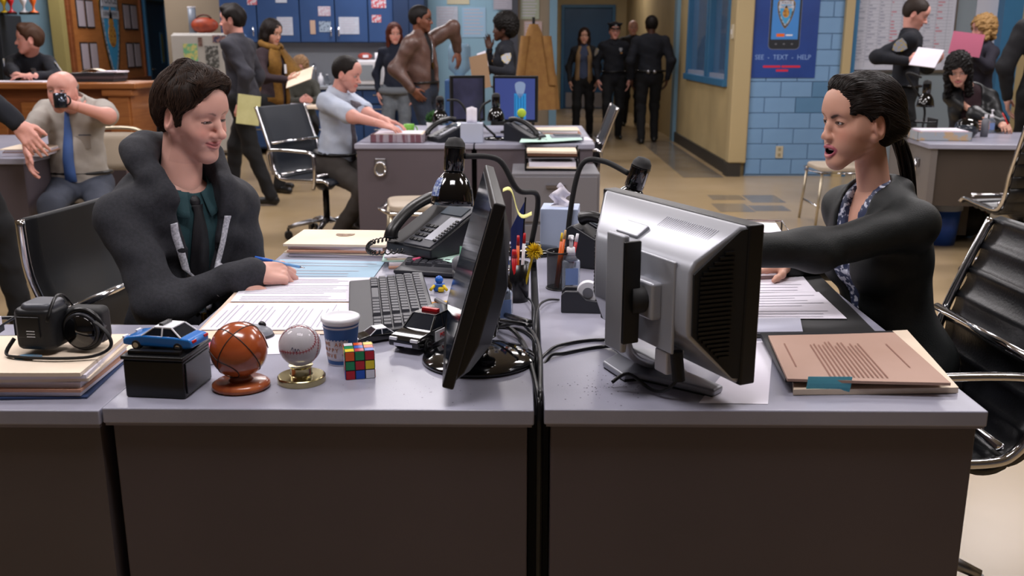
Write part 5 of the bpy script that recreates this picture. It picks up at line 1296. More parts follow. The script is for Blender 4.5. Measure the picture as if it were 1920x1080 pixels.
# socket outlet
p = on_y(1461, 285, YC-.002)
t = thing('wall_outlet', 'cream double wall socket low on the blue block wall', 'outlet', (p.x, YC-.001, p.z)); MB().bb(-.04, .04, -.008, 0, -.065, .065).build('plate', mat('outlet_cream', '#b5ab94', .5), t, bev=.003)
for z in (-.03, .03): MB().box((0, -.009, z), (.03, .004, .034)).build('socket', mat('outlet_tan', '#8f8468', .5), t)
p = on_y(1347, 60, YC+.3); t = thing('wall_switch', 'pale switch box on the cream corner post', 'switch', (xr-.037, YC+.06, p.z)); MB().box((0, 0, 0), (.03, .08, .15)).build('box', mat('outlet_cream', '#b5ab94', .5), t, bev=.004); MB().box((-.017, 0, 0), (.006, .02, .05)).build('rocker', m_white, t)
# whiteboard
a, b = on_y(1584, -20, YC-.02), on_y(1783, 131, YC-.02)
t = thing('whiteboard', 'white planning board covered with faint writing', 'whiteboard', ((a.x+b.x)/2, YC+.049, (a.z+b.z)/2)); w, h_ = b.x-a.x, a.z-b.z
MB().bb(-w/2, w/2, -.02, 0, -h_/2, h_/2).build('board', mat('wb_white', '#b4b6c2', .3), t); MB().bb(-w/2-.02, w/2+.02, -.03, 0, -h_/2-.03, -h_/2).bb(-w/2-.02, -w/2, -.03, 0, -h_/2, h_/2).bb(w/2, w/2+.02, -.03, 0, -h_/2, h_/2).build('frame', m_steel, t)
mb = MB(); mb2 = MB(); rr = random.Random(9)
for i in range(22):
    z = h_/2-.05-(h_-.1)*i/22
    mb.add([(-w/2+.03, -.0206, z), (w/2-.03, -.0206, z), (w/2-.03, -.0206, z+.003), (-w/2+.03, -.0206, z+.003)], [(0, 1, 2, 3)])
    for j in range(9):
        x = -w/2+.05+w*.1*j; e = x+w*.07*rr.random(); (mb2 if j in (4, 8) else mb).add([(x, -.0206, z+.015), (e, -.0206, z+.015), (e, -.0206, z+.028), (x, -.0206, z+.028)], [(0, 1, 2, 3)])
for j in range(10): x = -w/2+.04+w*.1*j; mb.add([(x, -.0206, -h_/2+.03), (x+.004, -.0206, -h_/2+.03), (x+.004, -.0206, h_/2), (x, -.0206, h_/2)], [(0, 1, 2, 3)])
mb.build('grid_writing', mat('wb_ink', '#8d90a0', .6), t); mb2.build('red_writing', mat('wb_red', '#b0707c', .6), t)
a, b = on_y(1838, -20, YC+.02), on_y(1858, 110, YC+.02)
notice(1836, -30, 1866, 90, YC+.045, mat('wb_white', '#b4b6c2', .3), 'narrow white board beside the blue post', cat='whiteboard', name='white_panel')
# ------------------------------------------------------------------ things on the middle desks
def dpos(px, py, z=ZD): v = on_z(px, py, z); return v
def basket(label, loc, w, d, h, rz, m1, name='paper_basket'):
    t = thing(name, label, 'basket', loc, rz)
    for (x0, x1, y0, y1) in ((-w/2, w/2, -d/2, -d/2+.006), (-w/2, w/2, d/2-.006, d/2), (-w/2, -w/2+.006, -d/2, d/2), (w/2-.006, w/2, -d/2, d/2)): MB().bb(x0, x1, y0, y1, 0, h).build('side', m1, t)
    MB().bb(-w/2, w/2, -d/2, d/2, 0, .004).build('bottom', m1, t); return t
m_plaid = mat('plaid', '#6d4650', .6, c2='#9a8f98', scale=30, stretch=(1, 1, .1), ramp=(.45, .55))
basket('plaid paper basket under the short-sleeved man\'s hands', (-.86, 6.58, ZD+.001), .36, .28, .055, R(-2), m_plaid)
folder_stack('in the plaid basket', (-.86, 6.58), .33, .26, R(2), ZD+.006, [PS('thick paper sheaf', .045), MF(), (m_paper, .004, 'paper_sheaf', 'white page')], group='papers in the plaid basket', jit=.004)
desk_phone('black phone left of the white tissue box on the middle desks', (-.53, 6.58, ZD), R(-60), rise=.4)
desk_phone('black phone right of the goosenecked lamp on the middle desks', (.0, 6.62, ZD), R(60), rise=.42)
t = thing('tissue_box', 'white tissue box on the seam of the middle desks', 'tissue box', (-.36, 6.50, ZD+.001)); MB().bb(-.075, .075, -.06, .06, 0, .13).build('box', mat('tissue_white', '#aab0c2', .6), t, bev=.003)
MB().grid(lambda u, v: ((u-.5)*.07, .01*math.sin(u*6), .128+.11*v*(1-.2*abs(u-.5))), 8, 4, thick=.002).build('tissue', m_paper, t, smooth=True)
def monitor2(label, loc, rz, w, h, m_scr, art=None):
    t = thing('computer_monitor', label, 'monitor', loc, rz)
    MB().prism(rpoly(.22, .16, .04), 0, .012).build('base', m_black, t); MB().bb(-.03, .03, .0, .03, .012, .12).build('neck', m_black, t)
    MB().bb(-w/2, w/2, -.03, .01, .08, .08+h).build('bezel', m_black, t, bev=.004); MB().bb(-w/2+.018, w/2-.018, -.032, -.03, .1, .06+h).build('screen', m_scr, t)
    if art: art(t, w, h)
    return t
def art1(t, w, h):
    z0 = .08
    MB().bb(-.005, .085, -.0335, -.032, z0+.02, z0+h*.62).build('screen_box', mat('scr_blue', '#2d86c4', .3, emit=.25), t)
    for k in range(4): MB().bb(.002+.021*k, .006+.021*k, -.0345, -.0335, z0+.03, z0+h*.58).build('screen_line', mat('scr_line', '#1c5a94', .3), t)
    MB().prism([(x+.04, z+z0+h*.7) for x, z in shield_poly(.04, .12)][::-1], 0, .001, lambda v: Vector((v.x, -.0325-v.z, v.y))).build('screen_crest', mat('scr_crest', '#8aa0c4', .4, emit=.1), t)
m_scr = mat('screen_lit', '#3d4a86', .25, emit=.25)
monitor2('monitor with blue screen at the right of the middle desks', (-.07, 7.25, ZD), R(-12), .34, .34, m_scr, art1)
monitor2('narrow looking dark monitor left of the blue screen', (-.44, 7.3, ZD), R(22), .27, .34, mat('screen_dim', '#4a4a66', .2, c2='#20222e', scale=3, emit=.06))
def lamp_at(label, base, head, via, hdir=(0, 0, -1), sc=1.): 
    b = Vector(base); desk_lamp(label, b, 0, [(0, 0, .02)] + [tuple(Vector(v)-b) for v in via], Vector(head)-b, hdir)
hb = on_y(825, 195, 6.95); lamp_at('black desk lamp beside the leafy plant on the middle desks', (-.42, 7.0, ZD), hb, [(-.42, 7.0, ZD+.15), on_y(860, 190, 7.0), on_y(838, 188, 6.97)])
hb = on_y(930, 190, 6.75); lamp_at('black gooseneck lamp in front of the blue screen monitor', (-.2, 6.68, ZD), hb, [on_y(900, 225, 6.68), on_y(904, 200, 6.7), on_y(920, 188, 6.73)])
# plant, apple, tennis ball, small clutter
t = thing('potted_plant', 'small leafy plant in a pale pot on the middle desks', 'plant', (-.68, 7.05, ZD)); MB().lathe([(0, 0), (.035, 0), (.045, .09), (.04, .09), (0, .08)], 16).build('pot', m_white, t, smooth=True)
lf = MB().add([(0, 0, 0), (.012, .02, .005), (0, .055, 0), (-.012, .02, .005), (0, .025, -.002)], [(0, 1, 4), (1, 2, 4), (2, 3, 4), (3, 0, 4)])
for i in range(70):
    o = MB().add(lf.v, lf.f) if i == 0 else None
    if i == 0: l0 = o.build('leaf', mat('leaf', '#3f6e35', .5), t); ob = l0
    else: ob = l0.copy(); col.objects.link(ob)
    a = random.random()*6.28; ob.location = (.04*math.cos(a)*random.random(), .04*math.sin(a)*random.random(), .085+.05*random.random()); ob.rotation_euler = (random.uniform(.0, 1.3), 0, a)
t = thing('green_mug', 'bright green mug near the plaid basket', 'mug', (-.85, 7.02, ZD)); MB().lathe([(0, 0), (.035, 0), (.04, .08), (.036, .08), (0, .01)], 16).build('body', mat('mug_green', '#6fae3a', .4), t, smooth=True); MB().tube([(.04+.02*math.sin(a), 0, .04+.025*math.cos(a)) for a in [pi*i/8 for i in range(9)]], .005, n=6).build('handle', mat('mug_green', '#6fae3a', .4), t)
p = on_y(978, 208, 6.95); tag(MB().sphere((0, 0, 0), .033, 16, 10).build('tennis_ball', mat('tennis', '#a8c03a', .8), loc=(p.x, 6.95, ZD+.17), smooth=True), 'yellow tennis ball on a short stand before the blue screen', 'ball') if False else None
t = thing('ball_stand', 'yellow green ball on a slim stand right of the blue screen', 'ornament', (on_y(978, 208, 6.95).x, 6.95, ZD)); MB().cyl((0, 0, 0), (0, 0, .14), .02, .012, n=12).build('stand', m_blackm, t); MB().sphere((0, 0, .165), .033, 16, 10).build('ball', mat('tennis', '#a8c03a', .8), t, smooth=True)
folder_stack('on the right end of the middle desks', (.24, 7.02), .32, .24, 0, ZD, [TF('red tan folder', .012), TF('tan folder', .012), PS('white paper bundle', .02), MF()], group='files on the middle desks')
t = thing('desk_scanner', 'pale grey scanner with dark lid on the middle desks', 'scanner', (.29, 6.68, ZD), rz=R(4)); MB().bb(-.11, .11, -.09, .09, 0, .03).build('body', mat('scanner_grey', '#8d909c', .4), t, bev=.006); MB().bb(-.09, .09, -.07, .07, .03, .036).build('glass_lid', mat('scanner_lid', '#4a5260', .2), t)
sheet('loose_sheet', 'white loose sheet at the right corner of the middle desks', 'paper', (.4, 6.75), .12, .25, .1, m_paper, ZD+.001)
t = thing('stacked_letter_tray', 'black two tier letter tray on the low file cabinet', 'tray', (.17, 6.03, .631))
for z in (.0, .075): MB().bb(-.17, .17, -.12, .12, z+.006, z+.012).build('shelf', m_black, t); MB().bb(-.17, -.164, -.12, .12, z+.006, z+.05).bb(.164, .17, -.12, .12, z+.006, z+.05).bb(-.17, .17, .114, .12, z+.006, z+.05).build('rim', m_black, t)
for x in (-.167, .167):
    for y in (-.11, .11): MB().cyl((x, y, 0), (x, y, .135), .005, n=6).build('post', m_black, t)
folder_stack('on the lower tray of the letter tray', (.17, 6.03), .31, .22, 0, .6435, [MF('tan brown folder', .01), PS('white paper sheaf', .03)], group='papers in the letter tray', jit=.003); folder_stack('on the upper tray of the letter tray', (.17, 6.03), .31, .22, 0, .7195, [(m_brown, .018, 'brown_folder', 'brown folder'), MF('manila folder', .014)], group='papers in the letter tray', jit=.003)
quad_sheet('mint_sheet', 'mint green paper drooping over the letter tray', 'paper', [(985, 246), (1078, 240), (1092, 263), (974, 268)], .768, m_mint, th=.002, wave=.004)
for i, (px, py, m_, lb_) in enumerate(((737, 222, m_red, 'small red wrapper behind the plaid basket'), (812, 228, m_red, 'red pen box beside the left middle phone'), (886, 205, m_pink, 'pink note block behind the white tissue box'), (905, 212, m_bluepaper, 'blue note block by the goosenecked lamp'), (868, 222, m_white, 'white hand lotion tube beside the tissue box'))):
    p = on_z(px, py+12, ZD); tag(MB().prism(rpoly(.06, .045, .01), 0, .035 if i < 4 else .09).build('desk_clutter' if i < 4 else 'lotion_tube', m_, loc=(p.x, min(p.y, 7.7), ZD+.001), rz=i*.5, bev=.004), lb_, 'desk item', 'small things on the middle desks')
# ------------------------------------------------------------------ things on the curly-haired woman's desk
p = on_y(1778, 240, 6.62); p.y = 6.62
basket('white wire paper basket on the curly-haired woman\'s desk', (p.x, p.y+.14, ZD+.001), .36, .27, .06, R(-6), mat('basket_white', '#9aa0a8', .5, c2='#b59a7a', scale=18, ramp=(.5, .6)))
folder_stack('in the white wire basket', (p.x, p.y+.14), .33, .25, R(-6), ZD+.006, [PS('thick paper sheaf', .045), (m_red, .006, 'red_folder', 'red folder'), PS('white paper bundle', .012)], group='papers in the white wire basket', jit=.008)
t = thing('stacked_letter_tray', 'black desk organiser at the left of the curly-haired woman\'s desk', 'organiser', (on_y(1716, 215, 6.98).x, 6.98, ZD), rz=R(-5))
for z in (0, .05, .1): MB().bb(-.13, .13, -.1, .1, z, z+.012).build('shelf', m_blackg, t, bev=.003)
for x in (-.125, .125): MB().bb(x-.006, x+.006, -.1, .1, 0, .13).build('side', m_black, t)
hb = on_y(1738, 165, 7.12); lamp_at('black desk lamp with shiny shade at the curly-haired woman\'s desk', (2.96, 7.2, ZD), hb, [(2.96, 7.2, ZD+.2), on_y(1700, 140, 7.15), on_y(1728, 145, 7.12)])
p = on_z(1815, 245, ZD)
t = thing('motorcycle_helmet', 'glossy black helmet on the curly-haired woman\'s desk', 'helmet', (on_y(1815, 220, 6.95).x, 6.95, ZD), scale=.72); MB().sphere((0, 0, .085), .11, 24, 16, 1., 1.15, .95).build('shell', m_blackg, t, smooth=True); MB().sphere((-.02, -.03, .085), .106, 20, 12, 1., 1.1, .5).build('visor', mat('visor', '#2a3038', .05), t, smooth=True); MB().lathe([(.07, 0), (.085, .02), (.07, .03)], 20).build('rim', m_blackm, t, smooth=True)
p = on_z(1862, 250, ZD); sanitizer('sanitizer pump bottle on the curly-haired woman\'s desk', (p.x, p.y+.05, ZD), 0, 1.15)
for i, (px, m_, hh, lb_) in enumerate(((1882, m_orange, .15, 'amber bottle right of the far sanitizer'), (1772, m_grey, .16, 'slim grey spray bottle beside the writing hand'), (1843, m_yellow, .12, 'yellow pen pot beside the far sanitizer'))):
    p = on_z(px, 242, ZD); t = thing('bottle', lb_, 'bottle', (p.x, 6.9 if i != 1 else 6.95, ZD), group='bottles on the far right desk'); MB().lathe([(0, 0), (.026, 0), (.026, hh*.7), (.01, hh*.85), (0, hh*.85)], 14).build('body', m_, t, smooth=True); MB().cyl((0, 0, hh*.83), (0, 0, hh), .011, n=8).build('cap', m_white, t)
sheet('loose_sheet', 'white sheet at the right end of the far right desk', 'paper', (3.62, 6.65), .22, .3, .2, m_paper, ZD+.001)
t = thing('waste_bin', 'blue waste bin with a clear liner under the far right desk', 'bin', (3.0, 6.78, 0), scale=.84)
MB().lathe([(0, .01), (.12, 0), (.15, .36), (.145, .36), (.115, .015), (0, .015)], 24).build('bin', mat('bin_blue', '#234a9c', .4), t, smooth=True); MB().lathe([(.155, .30), (.158, .38), (.14, .39), (.135, .3)], 24).build('liner', mat('liner', '#9aa4b8', .3, alpha=.75), t, smooth=True)
t = thing('duffel_bag', 'black and red duffel bag beside the blue waste bin', 'bag', (3.28, 7.05, 0)); MB().sphere((0, 0, .14), .15, 20, 12, 1., 1.3, .93).build('bag', m_blackm, t, smooth=True); MB().tube([(.1*math.cos(a), -.12, .2+.08*math.sin(a)) for a in [pi*i/8 for i in range(9)]], .012, n=6).build('strap', m_red, t, smooth=True); MB().bb(-.12, -.06, -.2, -.16, .1, .22).build('pocket', m_red, t, bev=.01)
# clutter on the desk at the left edge
folder_stack('on the desk at the far left edge', (-2.98, 5.75), .26, .3, R(8), ZD, [PS('paper sheaf', .02), TF(), PS('thin paper sheaf', .012), MF()], group='files on the far left desk')
t = thing('desk_globe', 'round grey ornament on the desk at the left edge', 'ornament', (-3.02, 6.15, ZD)); MB().sphere((0, 0, .07), .06, 18, 12).build('ball', mat('orn_grey', '#8a8a92', .2, c2='#5a3a3a', scale=12), t, smooth=True); MB().cyl((0, 0, 0), (0, 0, .02), .04, n=14).build('foot', m_blackm, t)
# ------------------------------------------------------------------ figures: smooth implicit surfaces meshed with surface nets
f32 = np.float32
def A(v): return np.array(tuple(v), dtype=f32)
def pcone(a, b, ra, rb, k=.02): return dict(t='c', a=A(a), b=A(b), ra=ra, rb=rb, k=k)
def pell(c, r, Rm=None, k=.02): return dict(t='e', c=A(c), r=A(r), R=np.eye(3, dtype=f32) if Rm is None else np.array(Rm, dtype=f32), k=k)
def pfun(fn, lo, hi, k=.02): return dict(t='f', fn=fn, lo=A(lo), hi=A(hi), k=k)
def sub(p, k=None):
    p = dict(p); p['op'] = 's'
    if k is not None: p['k'] = k
    return p
def pd(p, P):
    if p['t'] == 'c':
        ba = p['b']-p['a']; pa = P-p['a']; t = np.clip(pa @ ba / max(float(ba @ ba), 1e-9), 0, 1)
        return np.sqrt(((pa - t[:, None]*ba)**2).sum(1)) - (p['ra'] + (p['rb']-p['ra'])*t)
    if p['t'] == 'e':
        q = (P-p['c']) @ p['R']; a = q/p['r']; k0 = np.sqrt((a*a).sum(1)); k1 = np.sqrt(((a/p['r'])**2).sum(1)) + 1e-9
        return k0*(k0-1)/k1
    return p['fn'](P)
def pbox(p):
    if p['t'] == 'c':
        r = max(p['ra'], p['rb']); return np.minimum(p['a'], p['b'])-r, np.maximum(p['a'], p['b'])+r
    if p['t'] == 'e':
        e = np.sqrt((p['R']**2) @ (p['r']**2)); return p['c']-e, p['c']+e
    return p['lo'], p['hi']
def comb(F_, d, p):
    k = p['k']
    if p.get('op') == 's':
        d = -d; h = np.maximum(k-np.abs(F_-d), 0)/k; return np.maximum(F_, d) + h*h*k*.25
    h = np.maximum(k-np.abs(F_-d), 0)/k; return np.minimum(F_, d) - h*h*k*.25
def sdf_eval(prims, P):
    P = np.asarray(P, dtype=f32); F_ = np.full(len(P), 1., f32)
    for p in prims: F_ = comb(F_, pd(p, P), p)
    return F_
def surfnet(Fg, lo, h):
    s = Fg < 0; n0, n1, n2 = s.shape
    c = np.zeros((n0-1, n1-1, n2-1), np.int8)
    for dx in (0, 1):
        for dy in (0, 1):
            for dz in (0, 1): c += s[dx:n0-1+dx, dy:n1-1+dy, dz:n2-1+dz]
    mixed = (c > 0) & (c < 8); ijk = np.argwhere(mixed)
    idx = np.full(mixed.shape, -1, np.int32); idx[mixed] = np.arange(len(ijk))
    V = {}; i, j, k = ijk.T
    for dx in (0, 1):
        for dy in (0, 1):
            for dz in (0, 1): V[dx, dy, dz] = Fg[i+dx, j+dy, k+dz]
    acc = np.zeros((len(ijk), 3), f32); cnt = np.zeros(len(ijk), f32)
    for ax in range(3):
        for a in (0, 1):
            for b in (0, 1):
                p = [a, b]; p.insert(ax, 0); q = [a, b]; q.insert(ax, 1)
                va, vb = V[tuple(p)], V[tuple(q)]; m = (va < 0) != (vb < 0)
                t = np.where(m, va/np.where(m, va-vb, 1), 0)
                pos = np.empty((len(ijk), 3), f32); o = [0, 1, 2]; o.remove(ax)
                pos[:, ax] = t; pos[:, o[0]] = a; pos[:, o[1]] = b
                acc[m] += pos[m]; cnt += m
    verts = lo + h*(ijk + acc/cnt[:, None])
    faces = []
    for ax in range(3):
        sl0 = [slice(None)]*3; sl1 = [slice(None)]*3; sl0[ax] = slice(0, -1); sl1[ax] = slice(1, None)
        a, b = s[tuple(sl0)], s[tuple(sl1)]
        ed = np.argwhere(a != b)
        y, z = [(1, 2), (2, 0), (0, 1)][ax]
        lim = np.array(idx.shape)
        ok = (ed[:, y] > 0) & (ed[:, z] > 0) & (ed[:, y] < lim[y]) & (ed[:, z] < lim[z]); ed = ed[ok]
        ins = a[tuple(ed.T)]
        q = []
        for oy, oz in ((1, 1), (0, 1), (0, 0), (1, 0)):
            e = ed.copy(); e[:, y] -= oy; e[:, z] -= oz; q.append(idx[tuple(e.T)])
        Q = np.stack(q, 1); Q[~ins] = Q[~ins][:, ::-1]; faces.append(Q)
    return verts.astype(f32), np.concatenate(faces).astype(np.int32)
def relax(v, f, it=1, lam=.5):
    for _ in range(it):
        s_ = np.zeros_like(v); n = np.zeros(len(v), f32)
        for a in range(4):
            for b in (1, 3): np.add.at(s_, f[:, a], v[f[:, (a+b) % 4]]); np.add.at(n, f[:, a], 1)
        v = v + lam*(s_/np.maximum(n, 1)[:, None] - v)
    return v
def sdf_mesh(prims, h, noise=None, smooth=1, lo=None, hi=None):
    L_ = []; H_ = []
    for p in prims:
        if p.get('op') == 's': continue
        a, b = pbox(p); L_.append(a); H_.append(b)
    lo = np.min(L_, 0)-3*h if lo is None else A(lo); hi = np.max(H_, 0)+3*h if hi is None else A(hi)
    n = np.ceil((hi-lo)/h).astype(int)+1
    Fg = np.full(n, .2, f32); ax = [lo[i]+h*np.arange(n[i], dtype=f32) for i in range(3)]
    for p in prims:
        a, b = pbox(p); m = p['k'] + 2.5*h
        i0 = np.maximum(np.floor((a-m-lo)/h).astype(int), 0); i1 = np.minimum(np.ceil((b+m-lo)/h).astype(int)+1, n)
        if (i1 <= i0).any(): continue
        sl = tuple(slice(x, y) for x, y in zip(i0, i1))
        g = np.stack(np.meshgrid(*[ax[i][sl[i]] for i in range(3)], indexing='ij'), -1).reshape(-1, 3)
        Fg[sl] = comb(Fg[sl].ravel(), pd(p, g), p).reshape(Fg[sl].shape)
    if noise is not None:
        m = np.abs(Fg) < .03; ii = np.argwhere(m)
        Fg[m] += noise(lo + h*ii.astype(f32))
    v, f = surfnet(Fg, lo, h)
    if smooth: v = relax(v, f, smooth)
    return v, f
def np_obj(name, v, f, m, parent=None, colr=None):
    me = bpy.data.meshes.new(name); me.vertices.add(len(v)); me.vertices.foreach_set('co', v.astype(f32).ravel())
    me.loops.add(f.size); me.loops.foreach_set('vertex_index', f.ravel()); me.polygons.add(len(f))
    me.polygons.foreach_set('loop_start', np.arange(0, f.size, 4, dtype=np.int32))
    me.polygons.foreach_set('use_smooth', np.ones(len(f), bool)); me.update(calc_edges=True); me.validate()
    me.materials.append(m)
    if colr is not None:
        at = me.attributes.new('Col', 'FLOAT_COLOR', 'POINT'); at.data.foreach_set('color', np.concatenate([colr, np.ones((len(colr), 1))], 1).astype(f32).ravel())
    o = bpy.data.objects.new(name, me); col.objects.link(o)
    if parent: o.parent = parent; 
    return o
def strands(J, prims, flow, n, m, name, step=.006, cnt=9, r=.0006, lift=.0012, seed=1, jit=.25, keep=None):
    rs = np.random.RandomState(seed); v, f = sdf_mesh(prims, .006)
    p = v[rs.randint(0, len(v), n*2)]
    if keep is not None: p = p[keep(p)]
    p = p[:n].astype(f32); n = len(p); e = .0015
    def grad(q):
        g = np.stack([sdf_eval(prims, q+np.array(d, f32)*e)-sdf_eval(prims, q-np.array(d, f32)*e) for d in ((1, 0, 0), (0, 1, 0), (0, 0, 1))], 1)
        return g/np.maximum(np.linalg.norm(g, axis=1), 1e-6)[:, None]
    jv = rs.normal(0, jit, (n, 3)).astype(f32); lf = rs.uniform(.2, 1.4, n).astype(f32)*lift
    pts = [p]; nr = None; q = p.copy()
    for i in range(cnt):
        g = grad(q); fl = flow(q) + jv; fl = fl - g*(fl*g).sum(1)[:, None]; fl /= np.maximum(np.linalg.norm(fl, axis=1), 1e-6)[:, None]
        if i == 0: N = [g]
        q = q + fl*step; d = sdf_eval(prims, q); g = grad(q); q = q - g*(d - lf*math.sin(pi*min(1, (i+1)/cnt*.8)))[:, None]; pts.append(q); N.append(g)
    S_ = np.stack(pts, 1); Nn = np.stack(N, 1); T_ = np.gradient(S_, axis=1); B = np.cross(T_, Nn); B /= np.maximum(np.linalg.norm(B, axis=2), 1e-9)[:, :, None]
    w = r*np.sqrt(np.maximum(0, 1-np.linspace(0, 1, cnt+1)**3))[None, :, None]*rs.uniform(.6, 1.5, (n, 1, 1)) + .00008
    R3 = np.stack([S_+B*w, S_-B*w, S_+Nn*w*.9], 2).astype(f32)   # n, cnt+1, 3, 3
    V_ = R3.reshape(-1, 3); fa = []
    b0 = (np.arange(n)[:, None]*(cnt+1)+np.arange(cnt)[None, :]).ravel()*3
    for a, b in ((0, 2), (2, 1), (1, 0)): fa.append(np.stack([b0+a, b0+3+a, b0+3+b, b0+b], 1))
    Mh = np.array(J['Mh'], f32); return np_obj(name, V_ @ Mh[:3, :3].T + Mh[:3, 3], np.concatenate(fa).astype(np.int32), m, J['t'])
def wob(P, fr, seed=0.):
    x, y, z = (P*fr).T
    return (np.sin(x*1.3+seed+1.7*np.sin(z*.7+seed))*np.cos(y*1.1+z*.5+1.3*np.sin(x*.6)) + .6*np.sin(z*1.9+x*.8+seed*2+1.2*np.sin(y*1.2))).astype(f32)
def clothn(amp=.004, fr=22., seed=0.):
    return lambda P: amp*(wob(P, fr, seed) + .5*wob(P, fr*2.1, seed+3))

m_skin = mat('skin', '#c09080', .48, vcol=True, sss=.12, spec=.4, bump=.03, bscale=600)
m_eye = mat('eyeball', '#d0d0d0', .1, vcol=True)
m_teeth = mat('teeth', '#d8d2cc', .25)
def hairmat(c): return mat('hair_'+c, c, .62, c2=None, bump=.0, spec=.25)
SK = dict(fair='#d2a193', rosy='#cf978a', tan='#c69682', brown='#6d4433', deep='#4b2e22', pale='#cf9f90')
def Lc(c): return np.array(lin(c)[:3], f32)

def head_prims(hd):
    """implicit head in head space (x right, y forward, z up), origin between the ears at eye height"""
    g = hd.get; fem = g('fem', 0); s = 1.
    jw = g('jaw', 1.0) * (.93 if fem else 1.); no = g('nose', 1.); ch = g('chin', 1.)
    jd = g('open', 0.)*.25 + g('chin_dz', 0.)
    P = [pell((0, -.014, .036), (.0735, .096, .082), k=.03), pell((0, .022, -.012), (.058, .066, .082), k=.03)]
    for x in (-1, 1):
        P += [pcone((x*.049*jw, -.002, -.056-jd*.3), (x*.015, .068, -.099-jd), .0115, .013, .022), pcone((x*.056*jw, -.006, -.02), (x*.049*jw, -.004, -.054), .012, .012, .025), pell((x*.039, .047, -.025), (.022, .024, .020), k=.03),
              pell((x*.031, .048, -.056), (.018+.003*fem, .026, .028), k=.03), pell((x*.06, .0, .01), (.012, .045, .05), k=.02)]
    P += [pell((0, .0705-.004*fem, -.1-jd), (.020-.003*fem, .019*ch, .016), k=.025), pell((0, .068, -.064), (.028, .021, .022), k=.025), pcone((0, .03, -.08), (0, .06, -.1-jd), .026, .018, .025)]
    P += [pcone((-.038, .071, .027), (.038, .071, .027), .0125 if not fem else .0105, .0125 if not fem else .0105, .03), pell((0, .055, .055), (.052, .04, .045), k=.03)]
    for x in (-1, 1): P.append(sub(pell((x*.032, .095, .004), (.0195, .0165, .0125)), .016))
    for x in (-1, 1):
        e = (x*.031, .0725, .004)
        P.append(pell(e, (.0165, .0145, .0142), k=.006))
        op = g('eye_open', .0045)
        P.append(sub(pell((x*.031, .0885, .0015 + g('eye_dz', 0.)), (.0135, .012, op)), .0025))
        if g('squint', 0): P.append(pcone((x*.018, .0835, -.010), (x*.046, .072, -.010), .005, .004, .012))
    nz = -.036
    nf = .84 if fem else 1.; ty = .1075 - .0060*fem + .0195*(no-1)
    P += [pcone((0, .082, .016), (0, .0915+.006*(no-1)-.003*fem, -.006), .0075*nf, .0085*nf, .012), pcone((0, .0915+.006*(no-1), -.006), (0, ty, nz+.005), .0085*nf, .0095*nf, .010), pell((0, ty-.0005, nz+.003), (.0115*nf, .0112*nf, .0100*nf), k=.010)]
    for x in (-1, 1):
        P += [pell((x*.0118*nf*(1+.2*g('wide_nose', 0)), .0945, nz-.0025), (.0088*nf, .0120, .0082*nf), k=.009), sub(pell((x*.0068, .100, nz-.0115), (.0038, .0065, .0042)), .003)]
    # mouth
    zm = -.0635 + g('mouth_dz', 0.)
    sm = g('smile', 0.); wd = g('mw', .0245)
    def lip(x, dz, dy): return (x, .0930 - 22*x*x + dy - .002*sm, zm + dz + sm*x*x*9 - sm*.0015)
    up, lowl = [], []
    op = g('open', 0.)
    for i in range(9):
        x = -wd + 2*wd*i/8; e = 1-(abs(x)/wd)**2
        up.append(lip(x, (.0035 + op*.35)*e + .0005, .0035*e)); lowl.append(lip(x, -(.0052 + op*.95)*e - .0005, .002*e - op*.25*e))
    for i in range(8):
        e0 = 1-(abs(up[i][0])/wd)**2; e1 = 1-(abs(up[i+1][0])/wd)**2
        P.append(pcone(up[i], up[i+1], .0020+.0026*e0, .0020+.0026*e1, .004)); P.append(pcone(lowl[i], lowl[i+1], .0020+.0038*e0, .0020+.0038*e1, .004))
    if op:
        P.append(sub(pell((0, .086, zm - op*.3), (wd*.80, .026, op*.62)), .004))
    else:
        seam = [tuple(np.array(lip(-wd*1.06 + 2.12*wd*i/10, 0, .0060))) for i in range(11)]
        for i in range(10): P.append(sub(pcone(seam[i], seam[i+1], .0013, .0013), .003))
    if sm:
        for x in (-1, 1):
            P.append(pell((x*.040, .066, -.036), (.016, .014, .016), k=.02)); P.append(sub(pcone((x*.021, .0955, -.044), (x*.034, .083, -.064), .0010, .0010), .007))
    if g('frown', 0):
        for x in (-1, 1): P.append(sub(pcone((x*.006, .092, .024), (x*.007, .09, .045), .0022, .0022), .006))
        P.append(pell((0, .082, .026), (.018, .008, .008), k=.012))
    # ears
    for x in (-1, 1):
        Rm = np.array(Matrix.Rotation(R(-12), 3, 'X') @ Matrix.Rotation(x*R(-22), 3, 'Z'))
        P += [pell((x*.0765, -.009, -.012), (.0085, .0205, .0335), Rm, k=.006), pell((x*.071, -.002, -.040), (.008, .010, .011), Rm, k=.008)]
        P += [sub(pell((x*.0855, -.005, -.008), (.0060, .0115, .0215), Rm), .004), pell((x*.075, .006, -.014), (.006, .005, .008), k=.005)]
    return P, up, lowl
def seg_dist(V_, pl):
    d = np.full(len(V_), 9., f32)
    for a, b in zip(pl[:-1], pl[1:]):
        a, b = A(a), A(b); ba = b-a; pa = V_-a; t = np.clip(pa@ba/max(float(ba@ba), 1e-12), 0, 1)
        d = np.minimum(d, np.sqrt(((pa-t[:, None]*ba)**2).sum(1)))
    return d
